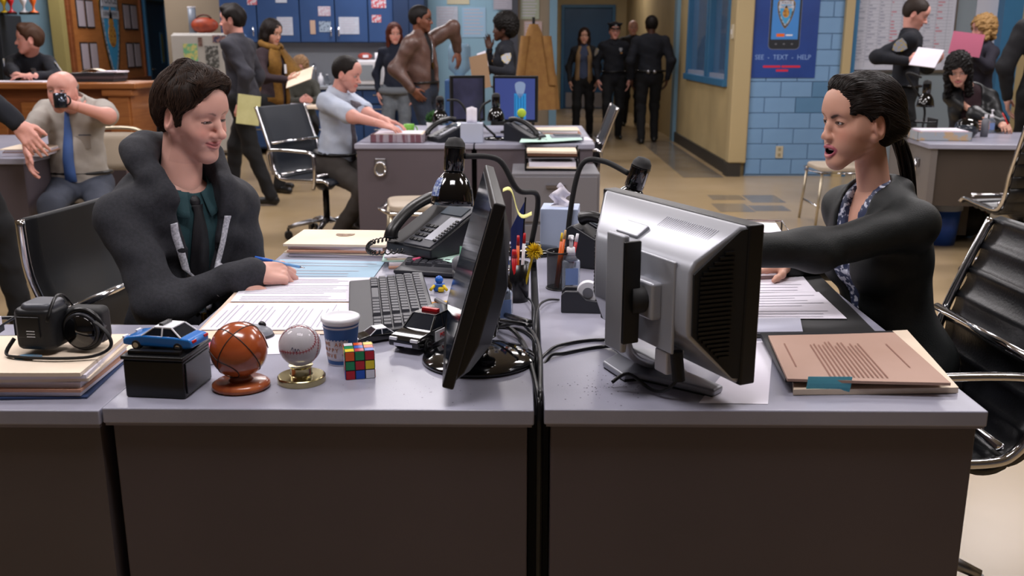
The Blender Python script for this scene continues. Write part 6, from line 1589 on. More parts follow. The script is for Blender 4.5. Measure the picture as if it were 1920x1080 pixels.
def head_colors(V_, hd, up, lowl):
    g = hd.get; base = Lc(SK.get(g('skin', 'fair'), g('skin', 'fair'))); n = len(V_)
    C_ = np.tile(base, (n, 1)); x, y, z = V_.T
    def mixc(m, c): C_[:] = C_*(1-m[:, None]) + np.asarray(c, f32)*m[:, None]
    ss = lambda d, a, b: np.clip((b-d)/(b-a), 0, 1)
    red = base*np.array([1.08, .78, .76], f32)
    for s in (-1, 1): mixc(.5*np.exp(-(((x-s*.042)/.02)**2+((z+.03)/.02)**2))*(y > .02), red)
    mixc(.25*np.exp(-((x/.014)**2+((z+.034)/.014)**2))*np.clip((y-.088)/.012, 0, 1), red)
    for s in (-1, 1): mixc(.45*np.exp(-(((y+.012)/.02)**2+((z+.005)/.03)**2))*(s*x > .072), red)
    if g('stubble', 0): mixc(g('stubble')*np.clip((-.045-z)/.02, 0, 1)*(y > -.01)*(z > -.13), base*np.array([.62, .6, .62], f32))
    lipc = Lc(g('lip', '#a8605c')) if g('lip') else base*np.array([.86, .52, .52], f32)
    dl = np.minimum(seg_dist(V_, up), seg_dist(V_, lowl)); mixc(.9*ss(dl, .0056, .0078)*(y > .06), lipc)
    if g('open', 0):
        zm = -.0635 + g('mouth_dz', 0.); op = g('open'); ins = ((x/(.0245*.86))**2 + ((z-zm+op*.3)/(op*.68))**2 < 1) & (y < .088) & (y > .02); mixc(ins.astype(f32), (.02, .006, .006))
    hb = Lc(g('brow', '#2a1a12')); br = g('brow_lift', 0.); inn = g('brow_in', 0.)
    for s in (-1, 1):
        pl = [(s*.013, .088, .0215-inn), (s*.024, .087, .0265+br-inn*.4), (s*.036, .08, .0275+br), (s*.049, .066, .0215+br)]
        d = seg_dist(V_*np.array([1, .35, 1], f32), [(a, b*.35, c) for a, b, c in pl]); mixc(g('brow_w', .85)*ss(d, .0022, .0046)*(y > .03), hb)
        # lash line
        op = g('eye_open', .0045)
        q = np.sqrt(((x-s*.031)/.0145)**2 + ((z-.0015-g('eye_dz', 0.))/(op+.0012))**2); mixc(.85*((q < 1.12) & (y > .06) & (y < .0885)).astype(f32), (.03, .018, .014))
        if g('shadow', 0): mixc(g('shadow')*np.exp(-(((x-s*.031)/.015)**2+((z-.010)/.006)**2))*(y > .05), base*.5)
    return C_
def eye_mesh(hd, Mh, parent, sx):
    mb = MB().sphere((0, 0, 0), .0128, 24, 24); v = np.array(mb.v, f32)
    gz = hd.get('gaze', (0, 1, 0)); gz = A(Vector(gz).normalized()); ca = (v/.0128) @ gz
    C_ = np.tile(np.array([.62, .58, .58], f32), (len(v), 1)); C_[ca > .90] = Lc(hd.get('iris', '#3a2416')); C_[ca > .975] = (.004, .004, .004)
    o = mb.build('eye', m_eye, parent, smooth=True); at = o.data.attributes.new('Col', 'FLOAT_COLOR', 'POINT')
    at.data.foreach_set('color', np.concatenate([C_, np.ones((len(v), 1))], 1).astype(f32).ravel())
    o.data.transform(Mh @ Matrix.Translation((sx*.031, .0725, .004))); return o

# ---- hair, head space
def hair_prims(kind, hd, q=0.):
    cr = lambda t, k=.02: pell((0, -.014, .036), (.0735+t+q, .096+t+q, .082+t+q), k=k)
    face = sub(pell((0, .115, -.035), (.078, .085, .105)), .02)
    P = []
    if kind == 'short':
        t = hd.get('hair_t', .012)
        P = [cr(t), pell((0, -.05, .0), (.075, .062, .075), k=.03), pcone((-.035, .066, .098), (.04, .066, .098), .022+t*.2, .024+t*.2, .03), pcone((0, -.03, .115), (0, .05, .112), .03, .028, .03)]
        for x in (-1, 1): P.append(pell((x*.066, .012, .03), (.014, .045, .05), k=.02))
        P += [sub(pell((0, .127, .004), (.074, .080, .106)), .010), sub(pell((0, .02, -.115), (.12, .085, .085)), .015), sub(pell((0, -.1, -.14), (.12, .1, .075)), .015)]
        for x in (-1, 1): P += [sub(pell((x*.08, .075, -.005), (.04, .042, .05)), .01), pcone((x*.069, .016, .02), (x*.069, .010, -.016), .008, .004, .01), sub(pell((x*.092, -.010, -.018), (.036, .026, .044)), .006)]
    elif kind == 'crop':
        t = .010
        P = [cr(t), pell((0, -.05, .005), (.076, .060, .072), k=.03), sub(pell((0, .132, -.02), (.076, .078, .094)), .012), sub(pell((0, .02, -.11), (.12, .085, .085)), .015), sub(pell((0, -.1, -.14), (.12, .1, .085)), .015)]
        for x in (-1, 1): P += [sub(pell((x*.085, -.01, -.015), (.022, .022, .034)), .006), sub(pell((x*.08, .07, .0), (.04, .042, .05)), .01)]
    elif kind == 'fringe':
        P = [cr(.004), sub(pell((0, .02, .085), (.1, .13, .082)), .01), sub(pell((0, .1, -.02), (.09, .1, .12)), .01), sub(pell((0, -.08, -.14), (.12, .12, .08)), .015)]
        for x in (-1, 1): P += [sub(pell((x*.085, -.01, -.02), (.022, .022, .034)), .006)]
    elif kind == 'pony':
        t = .011
        P = [cr(t), pell((0, -.055, .0), (.073, .06, .078), k=.03), pcone((.02, .06, .100), (-.04, .05, .09), .02, .022, .03)]
        for x in (-1, 1): P += [pell((x*.062, .012, .03), (.02, .05, .05), k=.02), pcone((x*.066, .0, .012), (x*.045, -.085, -.02), .022, .03, .02)]
        P += [sub(pell((0, .122, -.028), (.074, .072, .102)), .012), sub(pell((0, .02, -.118), (.13, .075, .085)), .015), sub(pell((0, -.06, -.155), (.13, .1, .07)), .02)]
        for x in (-1, 1): P += [sub(pell((x*.092, -.006, -.02), (.036, .027, .042)), .005), sub(pell((x*.088, .058, -.03), (.044, .052, .064)), .01)]
    elif kind in ('long', 'curly', 'bob'):
        t = .014 if kind == 'long' else .026
        P = [cr(t), pell((0, -.05, .0), (.078, .065, .085), k=.03)]
        ln = {'long': -.26, 'curly': -.22, 'bob': -.09}[kind] * hd.get('hair_len', 1.)
        for x in (-1, 1):
            P += [pcone((x*.062, .02, .05), (x*.075, .005, -.05), .022, .026, .03), pcone((x*.075, .005, -.05), (x*.078, .012, ln), .027, .02 if kind == 'long' else .034, .03), pcone((x*.05, -.06, .0), (x*.06, -.07, ln), .045, .03, .03)]
        P += [pcone((0, -.08, 0), (0, -.09, ln), .05, .04, .03), sub(pell((0, .118, -.05), (.058 if kind != 'long' else .056, .075, .125)), .012)]
    elif kind == 'afro':
        P = [pell((0, -.03, .065), (.135, .14, .125), k=.03), pell((0, -.075, .01), (.115, .09, .1), k=.03), sub(pell((0, .115, -.03), (.085, .08, .1)), .012), sub(pell((0, .02, -.115), (.13, .085, .085)), .015)]
        for x in (-1, 1): P += [sub(pell((x*.1, .0, -.02), (.04, .03, .034)), .008)]
    return P
def hair_noise(kind, amp=None):
    def fn(P):
        x, y, z = P.T
        if kind in ('curly', 'bob'): return .006*wob(P, 60, 1) + .005*wob(P, 120, 4)
        if kind == 'afro': return .004*wob(P, 110, 2) + .004*wob(P, 190, 5)
        if kind == 'long': q = np.arctan2(x, -y+.02); return .0032*np.sin(q*26+8*np.sin(z*9)) + .002*np.sin(q*57+z*30)
        if kind == 'pony': q = z*.8+.45*y; return .0003*np.sin(q*300+6*np.sin(x*30))
        if kind == 'short':
            return .0011*np.sin(x*190 + y*25 + 3*np.sin(y*42)) + .0016*np.sin(x*70+z*60+2*np.sin(y*30))
        return .0008*wob(P, 200, 2)
    return lambda P: fn(P).astype(f32)

# ---- hands, hand space: +y to the fingers, +z back of the hand, thumb on +x*side
def hand_prims(side, pose):
    PO = dict(relaxed=((.25, .35, .3),)*4, flat=((.05, .06, .05),)*4, grip=((.9, 1.1, .7),)*4, fist=((1.2, 1.5, .8),)*4,
              pen=((.75, .75, .45), (.85, .95, .6), (1.0, 1.2, .7), (1.1, 1.3, .7)), hold=((.55, .6, .4),)*4, point=((.05, .05, .05), (1.2, 1.4, .8), (1.3, 1.4, .8), (1.3, 1.4, .8)))[pose]
    P = [pell((0, .045, -.002), (.039, .05, .0145), k=.012), pcone((0, -.02, 0), (0, .02, 0), .027, .026, .02), pcone((-.02*1, .03, 0), (-.03, .085, 0), .012, .0105, .012), pcone((.02, .03, 0), (.03, .088, 0), .012, .0105, .012)]
    Ls = ((.043, .025, .021), (.047, .029, .022), (.044, .027, .022), (.034, .021, .019))
    bx = (.029, .0105, -.0095, -.028); by = (.088, .092, .089, .081)
    for i in range(4):
        p = np.array([side*bx[i], by[i], 0.]); an = 0.; sp = side*(1.5-i)*.05
        for j in range(3):
            an += PO[i][j]; d = np.array([math.sin(sp)*math.cos(an), math.cos(an)*math.cos(sp), -math.sin(an)]); q = p + d*Ls[i][j]
            r0 = (.0092, .0082, .0074)[j]; r1 = (.0082, .0074, .0062)[j]
            if i == 3: r0 *= .88; r1 *= .88
            P.append(pcone(p, q, r0, r1, .004 if j else .009)); p = q
    th = dict(relaxed=((.6, .75, -.35), (.3, .95, -.3)), flat=((.75, .65, -.15), (.5, .85, -.15)), grip=((.35, .6, -.75), (-.35, .75, -.55)), fist=((.35, .75, -.6), (-.6, .55, -.5)), pen=((.25, .7, -.65), (-.1, .9, -.45)), hold=((.35, .7, -.7), (0, .9, -.5)), point=((.3, .8, -.5), (-.5, .7, -.4)))[pose]
    p = np.array([side*.026, .022, -.006])
    for (dv, L_, r0, r1) in ((th[0], .044, .0135, .0108), (th[1], .03, .0105, .0092), (th[1], .02, .0092, .0072)):
        d = np.array([dv[0]*side, dv[1], dv[2]]); d /= np.linalg.norm(d); q = p + d*L_; P.append(pcone(p, q, r0, r1, .010)); p = q
    return P

def ik(S_, T_, a, b, pole):
    S_ = Vector(S_); T_ = Vector(T_); d = T_-S_; L_ = d.length
    if L_ > (a+b)*.995: T_ = S_ + d*((a+b)*.995/L_); d = T_-S_; L_ = d.length
    n = d.normalized(); x = (a*a-b*b+L_*L_)/(2*L_); hgt = math.sqrt(max(a*a-x*x, 0))
    pl = Vector(pole); pl = pl - n*pl.dot(n); pl.normalize()
    return S_ + n*x + pl*hgt, T_
def person(label, pel, yaw, h=1.75, lean=0., side=0., twist=0., head=(None, 0, 0), head_at=None, fem=0, fat=0., hd=None, hair=None, hair_col='#1c120c',
           arm_r=None, arm_l=None, pole_r=None, pole_l=None, legs='stand', stride=0., foot_r=None, foot_l=None, seat=None,
           garments=(), res=.012, hres=.006, handres=.006, hand_r=('relaxed', None), hand_l=('relaxed', None), shoes='#141414', neck_r=.054, sit_knee=None, show_legs=True, broad=1., bare_arms=False, group=None, cat='person', extra=None):
    k = h/1.75; hd = dict(hd or {}); hd['fem'] = fem
    t = thing('person', label, cat, (pel[0], pel[1], 0), group=group)
    base = Vector((pel[0], pel[1], 0)); pel = Vector(pel) - base
    loc = lambda v: Vector(v) - base
    ya = R(yaw); f = Vector((math.cos(ya), math.sin(ya), 0)); u = Vector((0, 0, 1)); r = f.cross(u)
    sp = (u*math.cos(R(lean)) + f*math.sin(R(lean)) + r*math.sin(R(side))).normalized()
    fc = (f - sp*f.dot(sp)).normalized(); fc = Matrix.Rotation(R(twist), 3, sp) @ fc; rc = fc.cross(sp)
    sw = (.172 if not fem else .150)*k*broad
    neck = pel + sp*.50*k
    hc = loc(head_at) if head_at is not None else neck + sp*.085*k + u*.072*k + f*.025
    sh = {s: neck - sp*.055*k + rc*(sw*s) for s in (1, -1)}
    hip = {s: pel + r*(.092*k*s) - u*.03 for s in (1, -1)}
    J = dict(pel=pel, neck=neck, head=hc, sh=sh, hip=hip, f=f, r=r, sp=sp, fc=fc, rc=rc, k=k)
    ua, fa = .285*k, .25*k
    el, wr = {}, {}
    for s, T_, pole in ((1, arm_r, pole_r), (-1, arm_l, pole_l)):
        if T_ is None: T_ = sh[s] - u*.50*k + rc*(s*.06) + fc*.03
        else: T_ = loc(T_)
        el[s], wr[s] = ik(sh[s], T_, ua, fa, pole or (rc*(s*.5) - fc*.5 - u*.6))
    kn, an, toe = {}, {}, {}
    tl, sl = .43*k, .42*k
    for s, ft in ((1, foot_r), (-1, foot_l)):
        if legs == 'stand':
            a_ = loc(ft) if ft is not None else Vector((hip[s].x, hip[s].y, 0)) + f*(stride*s) + r*(.02*s)
            a_ = Vector((a_.x, a_.y, (ft[2] if ft is not None else 0) + .085*k)); pole = f
        else:
            a_ = loc(ft) if ft is not None else hip[s] + f*.46*k + r*(.03*s); a_.z = .09*k if ft is None else a_.z; pole = f*.4 + u
        kn[s], an[s] = ik(hip[s], a_, tl, sl, pole)
        fd = f if legs == 'stand' else f
        toe[s] = an[s] + fd*.165*k + r*(.02*s) - u*.05
    J.update(el=el, wr=wr, kn=kn, an=an)
    BF = np.array([[*rc], [*fc], [*sp]], f32).T
    al = .86 if fem else 1.
    def bp(sets, i=0., legi=None):
        P = []
        if 'torso' in sets:
            P += [pell(pel+sp*.365*k+fc*.002, ((.164 if not fem else .148)*k*broad+i, .100*k+i+fat*.3, .175*k+i), BF, k=.05), pell(pel+sp*.14*k+fc*(.008+fat*.5), ((.142 if not fem else .122)*k+i+fat*.7, .1*k+i+fat, .18*k+i), BF, k=.06)]
            for s in (1, -1): P += [pcone(neck-sp*.012*k-fc*.01, sh[s]-rc*(s*.02)-sp*.006, .042*k+i*.8, .046*k+i*.8, .04), pell(sh[s]-sp*.008, (.050*k*al+i*.8,)*3, k=.03)]
            if fem:
                for s in (1, -1): P.append(pell(pel+sp*.335*k+fc*.078*k+rc*(s*.066*k), (.058*k+i*.6, .052*k+i*.6, .058*k+i*.6), BF, k=.04))
        if 'pelvis' in sets: P += [pell(pel, (.16*k+i+fat*.5, .112*k+i+fat*.5, .13*k+i), BF, k=.05)]
        for s in (1, -1):
            if 'uarm' in sets: P += [pcone(sh[s], el[s], .048*k*broad*al+i, .041*k*al+i, .025)]
            if 'sleeve' in sets: P += [pcone(sh[s], sh[s].lerp(el[s], .80), .056*k*broad+i, .058*k+i, .03)]
            if 'farm' in sets: P += [pell(el[s], (.041*k*al+i,)*3, k=.03), pcone(el[s], wr[s].lerp(el[s], .04), .041*k*al+i, .028*k*al+i*.75, .03)]
            if 'thigh' in sets: P += [pcone(hip[s], kn[s], .086*k+i, .058*k+i, .05)]
            if 'shank' in sets: P += [pell(kn[s], (.058*k+i,)*3, k=.03), pcone(kn[s], an[s]+Vector((0, 0, -.02)), .056*k+i, (.036*k+i*1.6), .03)]
        return P
    J['bp'] = bp
    # head
    hy, hpch, hr = head; hy = yaw if hy is None else hy
    hs = k*.985 if not hd.get('hs') else hd['hs']
    Mr = Matrix.Rotation(R(hy)-pi/2, 4, 'Z') @ Matrix.Rotation(-R(hpch), 4, 'X') @ Matrix.Rotation(R(hr), 4, 'Y')
    Mh = Matrix.Translation(hc) @ Mr @ Matrix.Scale(hs, 4)
    J['Mh'] = Mh
    Mi = Mh.inverted(); nb = Mi @ (neck - sp*.03)
    HP, up, lowl = head_prims(hd)
    nr = neck_r*(.84 if fem else 1.)
    HP.append(pcone((0, -.028, -.045), nb, nr*.97, nr*1.1, .018))
    v, fcs = sdf_mesh(HP, hres, smooth=1)
    C_ = head_colors(v, hd, up, lowl)
    M3 = np.array(Mh, f32); vw = v @ M3[:3, :3].T + M3[:3, 3]
    AV, AF, AC = [vw], [fcs], [C_]; off = len(vw)
    base_c = Lc(SK.get(hd.get('skin', 'fair'), hd.get('skin', 'fair')))
    def addm(v_, f_):
        nonlocal off
        AV.append(v_); AF.append(f_+off); AC.append(np.tile(base_c, (len(v_), 1)).astype(f32)); off += len(v_)
    sets = ['torso', 'pelvis', 'uarm', 'farm', 'thigh', 'shank'] if show_legs else ['torso', 'pelvis', 'uarm', 'farm']
    PB = bp(sets, -.012) + [pcone(neck-sp*.04, neck.lerp(hc, .25), nr*.85, nr*.8, .02)]
    if bare_arms: PB = bp([q for q in sets if q not in ('uarm', 'farm')], -.008) + bp(['uarm', 'farm'], 0.)
    addm(*sdf_mesh(PB, res, smooth=1))
    J['hand'] = {}
    for s, (pose, spec) in ((1, hand_r), (-1, hand_l)):
        if pose is None: continue
        y_ = (wr[s]-el[s]).normalized()
        bz = None
        if spec is not None:
            dv, bz = spec
            if dv is not None: y_ = Vector(dv).normalized()
        z_ = Vector(bz) if bz is not None else (rc*s)
        z_ = (z_ - y_*z_.dot(y_)).normalized(); x_ = y_.cross(z_)
        Mw = Matrix(((x_.x, y_.x, z_.x, wr[s].x), (x_.y, y_.y, z_.y, wr[s].y), (x_.z, y_.z, z_.z, wr[s].z), (0, 0, 0, 1))) @ Matrix.Scale(k*(.92 if fem else 1.), 4)
        # right hand, palm down, fingers forward: thumb is on -x when z is the back of the hand
        v_, f_ = sdf_mesh(hand_prims(-s, pose), handres, smooth=1)
        M3 = np.array(Mw, f32); addm(v_ @ M3[:3, :3].T + M3[:3, 3], f_); J['hand'][s] = Mw
    body = np_obj('body', np.concatenate(AV), np.concatenate(AF), m_skin, t, np.concatenate(AC))
    if not hd.get('no_eyes'):
        for sx in (-1, 1): eye_mesh(hd, Mh, t, sx)
    if hd.get('open') and hres < .004:
        te = MB(); op = hd['open']
        te.grid(lambda a, b: ((a-.5)*.034, .0862 - 20*((a-.5)*.034)**2, -.0605+op*.10+hd.get('mouth_dz', 0.) - .0065*b), 10, 1, thick=.003).build('teeth', m_teeth, t, smooth=True).data.transform(Mh)
    if hair:
        v, fcs = sdf_mesh(hair_prims(hair, hd, max(0, hres-.003)*1.1), max(hres*.9, .0022), hair_noise(hair), smooth=0 if hres < .004 else 1)
        M3 = np.array(Mh, f32); np_obj('hair', v @ M3[:3, :3].T + M3[:3, 3], fcs, hair_col if not isinstance(hair_col, str) else hairmat(hair_col), t)
    J['fields'] = {}
    for gm in garments:
        gm = dict(gm); P = bp(gm['sets'], gm.get('i', .012)) if gm.get('sets') else []
        P += gm['extra'](J) if gm.get('extra') else []
        if gm.get('cut'): P += gm['cut'](J)
        J['fields'][gm['name']] = P
        v, fcs = sdf_mesh(P, gm.get('res', res), clothn(gm.get('amp', .003), gm.get('fr', 22.), gm.get('seed', len(label)*.7)), smooth=gm.get('sm', 1))
        np_obj(gm['name'], v, fcs, gm['m'], t)
    if show_legs and shoes:
        for s in (1, -1):
            a_ = an[s]; fd = (toe[s]-a_); fd.z = 0; fd.normalize()
            P = [pcone(a_+Vector((0, 0, .0)), a_-Vector((0, 0, .045*k))-fd*.02, .042*k, .038*k, .03), pcone(a_-Vector((0, 0, .05*k))-fd*.03, a_-Vector((0, 0, .05*k))+fd*.15*k, .036*k, .034*k, .03)]
            v, fcs = sdf_mesh(P, max(res, .009)); v[:, 2] = np.maximum(v[:, 2], a_.z-.086*k)
            np_obj('shoe', v, fcs, mat('shoe_'+shoes, shoes, .35), t)
    J['t'] = t; J['base'] = base
    return J
def onsurf(J, g, p, d=None, off=.002, it=40):
    """march from p (local) along d onto the surface of garment g"""
    P = J['fields'][g]; p = Vector(p); d = Vector(d if d is not None else -J['fc']).normalized()
    for _ in range(it):
        e = float(sdf_eval(P, [tuple(p)])[0])
        if abs(e-off) < .0004: break
        p = p + d*max(min(e-off, .03), -.02)
    return p
def tpoint(J, x, z, y=.19): 
    """torso coordinates: x to the person's right, z up the spine from the pelvis"""
    k = J['k']; return J['pel'] + J['sp']*z*k + J['rc']*x*k + J['fc']*y
def strip(J, g, pts, w, m, name, off=.003, th=.002, n=6):
    """ribbon lying on garment g along torso points [(x, z, width)]"""
    path = smooth_path([Vector((x, z, ww)) for x, z, ww in pts], n)
    C_ = []
    for i, q in enumerate(path):
        a, b = path[max(i-1, 0)], path[min(i+1, len(path)-1)]; dx, dz = b.x-a.x, b.y-a.y; L_ = math.hypot(dx, dz) or 1
        nx, nz = dz/L_, -dx/L_
        row = [onsurf(J, g, tpoint(J, q.x+nx*q.z*s, q.y+nz*q.z*s), off=off) for s in (-.5, 0, .5)]
        C_.append(row)
    mb = MB(); vs = [p for row in C_ for p in row]; vs2 = [p + J['fc']*th for p in vs]; n_ = len(vs)
    fs = []
    for i in range(len(C_)-1):
        for j in range(2):
            a = i*3+j; fs.append((n_+a, n_+a+1, n_+a+4, n_+a+3)); fs.append((a, a+3, a+4, a+1))
        fs.append((i*3, n_+i*3, n_+i*3+3, i*3+3)); fs.append((i*3+2, i*3+5, n_+i*3+5, n_+i*3+2))
    e = (len(C_)-1)*3; fs += [(0, 1, n_+1, n_), (1, 2, n_+2, n_+1), (e, n_+e, n_+e+1, e+1), (e+1, n_+e+1, n_+e+2, e+2)]
    mb.add(vs+vs2, fs); return mb.build(name, m, J['t'], smooth=True)
def wedge(J, poly, y0=0., y1=.185):
    """front cut: convex polygon in torso (x, z), everything further forward than y0"""
    k = J['k']; o = A(J['pel']); B = np.stack([A(J['rc']), A(J['fc']), A(J['sp'])], 1); n = len(poly)
    cx = sum(p[0] for p in poly)/n; cz = sum(p[1] for p in poly)/n; HPs = []
    for i in range(n):
        (x0, z0), (x1, z1) = poly[i], poly[(i+1) % n]; nx, nz = z1-z0, -(x1-x0); L_ = math.hypot(nx, nz); nx /= L_; nz /= L_
        if (cx-x0)*nx + (cz-z0)*nz > 0: nx, nz = -nx, -nz
        HPs.append((nx, nz, nx*x0*k+nz*z0*k))
    def fn(P):
        q = (P-o) @ B; d = np.maximum(y0-q[:, 1], q[:, 1]-y1)
        for nx, nz, c in HPs: d = np.maximum(d, q[:, 0]*nx+q[:, 2]*nz-c)
        return d
    c = J['pel'] + J['sp']*cz*k + J['fc']*.1
    e = max(max(abs(p[0]-cx), abs(p[1]-cz)) for p in poly)*1.6 + .15
    return sub(pfun(fn, c-Vector((e, e, e)), c+Vector((e, e, e))), .006)
def badge(J, g, x, z, shape, size, m, name='badge', off=.003):
    p = onsurf(J, g, tpoint(J, x, z), off=off); mb = MB()
    n = 14
    if shape == 'shield': pl = [(-.5, .5), (0, .62), (.5, .5), (.5, 0), (.3, -.4), (0, -.65), (-.3, -.4), (-.5, 0)]
    elif shape == 'round': pl = [(.5*math.cos(2*pi*i/n), .5*math.sin(2*pi*i/n)) for i in range(n)]
    else: pl = [(-.5, -.5*size[1]/size[0]), (.5, -.5*size[1]/size[0]), (.5, .5*size[1]/size[0]), (-.5, .5*size[1]/size[0])]
    w = size[0] if hasattr(size, '__len__') else size
    vs = [p + J['rc']*(a*w) + J['sp']*(b*w) + J['fc']*e for e in (0, .004) for a, b in pl]; n = len(pl)
    return mb.add(vs, [tuple(range(n-1, -1, -1)), tuple(range(n, 2*n))] + [(i, (i+1) % n, n+(i+1) % n, n+i) for i in range(n)]).build(name, m, J['t'])
def collar(J, m, g, op=.05, h_=.045, name='collar', r_=.066, spread=.06):
    """turned down shirt collar as two flaps around the neck"""
    nk = J['neck'] + J['sp']*.028*J['k']; fc, rc, sp, k = J['fc'], J['rc'], J['sp'], J['k']
    for s in (1, -1):
        def fn(u_, v_):
            a = R(178) - (R(178)-R(16))*u_
            d = fc*math.cos(a) + rc*(s*math.sin(a)); rr_ = r_*k*(1+.10*math.cos(a)) + .024*v_ + spread*.25*v_*max(0, math.cos(a))
            return nk + d*rr_ + sp*(.014 - (h_*v_)*(1+.55*max(0, math.cos(a))) - .038*max(0, math.cos(a)))
        MB().grid(fn, 14, 4, thick=.004).build(name, m, J['t'], smooth=True)
def collar_band(J, top=.04, infl=.007, nr=.054):
    d = (J['head'] - J['neck']); d = (d + J['sp']*.02).normalized(); n = J['neck']
    return [pcone(n - d*.03, n + d*top, nr*1.12+infl, nr*1.04+infl, .02), sub(pcone(n + d*(top+.002), n + d*(top+.06), nr*1.04+infl+.01, nr*1.04+infl+.01), .004)]
# ------------------------------------------------------------------ the man in the hoodie
m_hood = cloth('hoodie', '#202127', '#292a31', scale=120)
m_teal = cloth('teal', '#1b3a40')
m_tieb = cloth('tie_black', '#131318', rough=.5)
m_trdk = cloth('trouser_dark', '#1c1c22')
HD = on_y(360, 213, 2.60)
wr_r = on_z(470, 512, ZD + .04)
def hoodie_extra(J):
    n, fc, rc, sp, k = J['neck'], J['fc'], J['rc'], J['sp'], J['k']; P = []
    ring = []
    for i in range(13):
        a = R(24) + R(312)*i/12; d = fc*math.cos(a) + rc*math.sin(a)
        back = max(0, -math.cos(a)); sd = abs(math.sin(a))
        ring.append((n + d*(.088 + .022*back + .012*sd) + sp*(.022 + .066*back + .038*sd - .055*max(0, math.cos(a))), .024 + .014*back + .008*sd))
    for (a, ra), (b, rb) in zip(ring[:-1], ring[1:]): P.append(pcone(a, b, ra, rb, .025))
    for i in range(12):
        a0, a1 = (R(50) + R(260)*j/12 for j in (i, i+1)); q = [n + (fc*math.cos(a)*.105 + rc*math.sin(a)*.125) - sp*.035 for a in (a0, a1)]
        P.append(pcone(q[0], q[1], .036, .036, .05))
    P.append(pell(n - fc*.095 - sp*.015, (.10, .05, .08), np.array([[*rc], [*fc], [*sp]], f32).T, k=.04))
    P.append(sub(pcone(n + sp*.13 + fc*.035, n - sp*.0 + fc*.005, .080, .062), .010))
    P.append(pell(J['pel'] + sp*.04, (.178, .135, .11), np.array([[*rc], [*fc], [*sp]], f32).T, k=.05))
    P.append(pcone(J['wr'][1].lerp(J['el'][1], .25), J['wr'][1].lerp(J['el'][1], -.02), .040, .036, .02))
    return P
def hoodie_cut(J): return [wedge(J, [(-.075, .60), (.075, .60), (.060, .42), (.008, .17), (-.008, .17), (-.060, .42)], .02)]
NK = on_y(338, 352, 2.60)
PELV = NK - Vector((.5*math.sin(R(9))*math.cos(R(-42)), .5*math.sin(R(9))*math.sin(R(-42)), .5*math.cos(R(9))))*1.0
m_hb = mat('hair_brown', '#1c120d', .65, spec=.2)
m_hb2 = mat('hair_brown_strand', '#2a1b13', .6, spec=.25, c2='#38261b', scale=60)
J1 = person('man in a charcoal zip hoodie smiling and writing at the near desk', PELV, -42, h=1.75, lean=9, side=0, head=(-25, 13, 2), head_at=HD,
    hd=dict(skin='fair', nose=1.25, smile=1.0, eye_open=.0026, eye_dz=-.002, squint=1, stubble=.22, brow='#2a1c14', brow_w=.75, jaw=1.02, chin=1.05, gaze=(0, .9, -.4), hs=.97, mw=.027, chin_dz=.002, mouth_dz=-.001, lip='#b0686a'),
    hair='short', hair_col=m_hb,
    arm_r=wr_r, arm_l=on_z(452, 535, ZD+.01), pole_r=(-.25, -.7, -.75), pole_l=(-.1, .6, -.8), legs='sit', foot_r=(-.66, 2.45, .09), foot_l=(-.64, 2.8, .09),
    hand_r=('pen', ((.75, .30, -.05), (-.15, -.55, .75))), hand_l=('relaxed', ((.7, .1, -.2), (0, .1, 1))), res=.0075, hres=.0021, handres=.0024, shoes='#141414',
    garments=[dict(name='shirt', sets=['torso'], i=.003, m=m_teal, amp=.0008, res=.006, extra=lambda J: collar_band(J, .035)),
              dict(name='hoodie', sets=['torso', 'uarm', 'farm'], i=.015, m=m_hood, amp=.0048, fr=19, extra=hoodie_extra, cut=hoodie_cut, res=.0066),
              dict(name='trousers', sets=['pelvis', 'thigh', 'shank'], i=.010, m=m_trdk, res=.012)])
strands(J1, hair_prims('short', {}), lambda q: np.stack([q[:, 0]*6+.35, np.where(q[:, 1] > -.02, .55, -.25)*np.where(q[:, 2] > .06, 1, .35), np.where(q[:, 2] > .1, .15, -1.)], 1).astype(f32), 3600, m_hb2, 'hair_strands', cnt=7, r=.0009, lift=.0022, jit=.16)
collar(J1, m_teal, 'shirt', r_=.070, h_=.04)
strip(J1, 'shirt', [(0, .475, .034), (0, .455, .026), (.002, .40, .045), (.003, .33, .055), (.003, .2, .06)], .05, m_tieb, 'tie', off=.004, th=.004)
m_zip = mat('zip_tape', '#d4d4de', .5, c2='#a5a7b3', scale=160, ramp=(.4, .6))
for s in (-1, 1):
    strip(J1, 'hoodie', [(s*.080, .44, .020), (s*.073, .40, .020), (s*.044, .29, .018), (s*.015, .175, .016)], .01, m_zip, 'zip_tape', off=.003, th=.003)
pz = onsurf(J1, 'hoodie', tpoint(J1, 0, .16), off=.004)
MB().box(pz, (.012, .012, .02), rz=R(-32)).build('zip_pull', mat('brass', '#b8923a', .3, metal=1.), J1['t'], bev=.002)
MB().sphere(J1['neck'] + J1['fc']*.072 + J1['sp']*(-.022), .018, 14, 10, 1., 1., 1.1).build('tie_knot', m_tieb, J1['t'], smooth=True)
# the blue pen in his hand
pc = J1['base'] + J1['hand'][1] @ Vector((-.03, .075, .012)); a_ = pc - Vector((.062, .004, -.012)); b_ = pc + Vector((.07, .01, -.02))
t = thing('pen', 'blue pen held in the hoodie man\'s writing hand', 'pen', a_)
d_ = b_-a_; MB().cyl((0, 0, 0), d_*.35, .0052, n=12).build('cap', m_blueink, t, smooth=True); MB().cyl(d_*.35, d_*.9, .0042, n=12).build('barrel', mat('pen_light', '#6fa3d8', .3), t, smooth=True); MB().cyl(d_*.9, d_, .003, .001, n=8).build('tip', m_chrome, t, smooth=True)

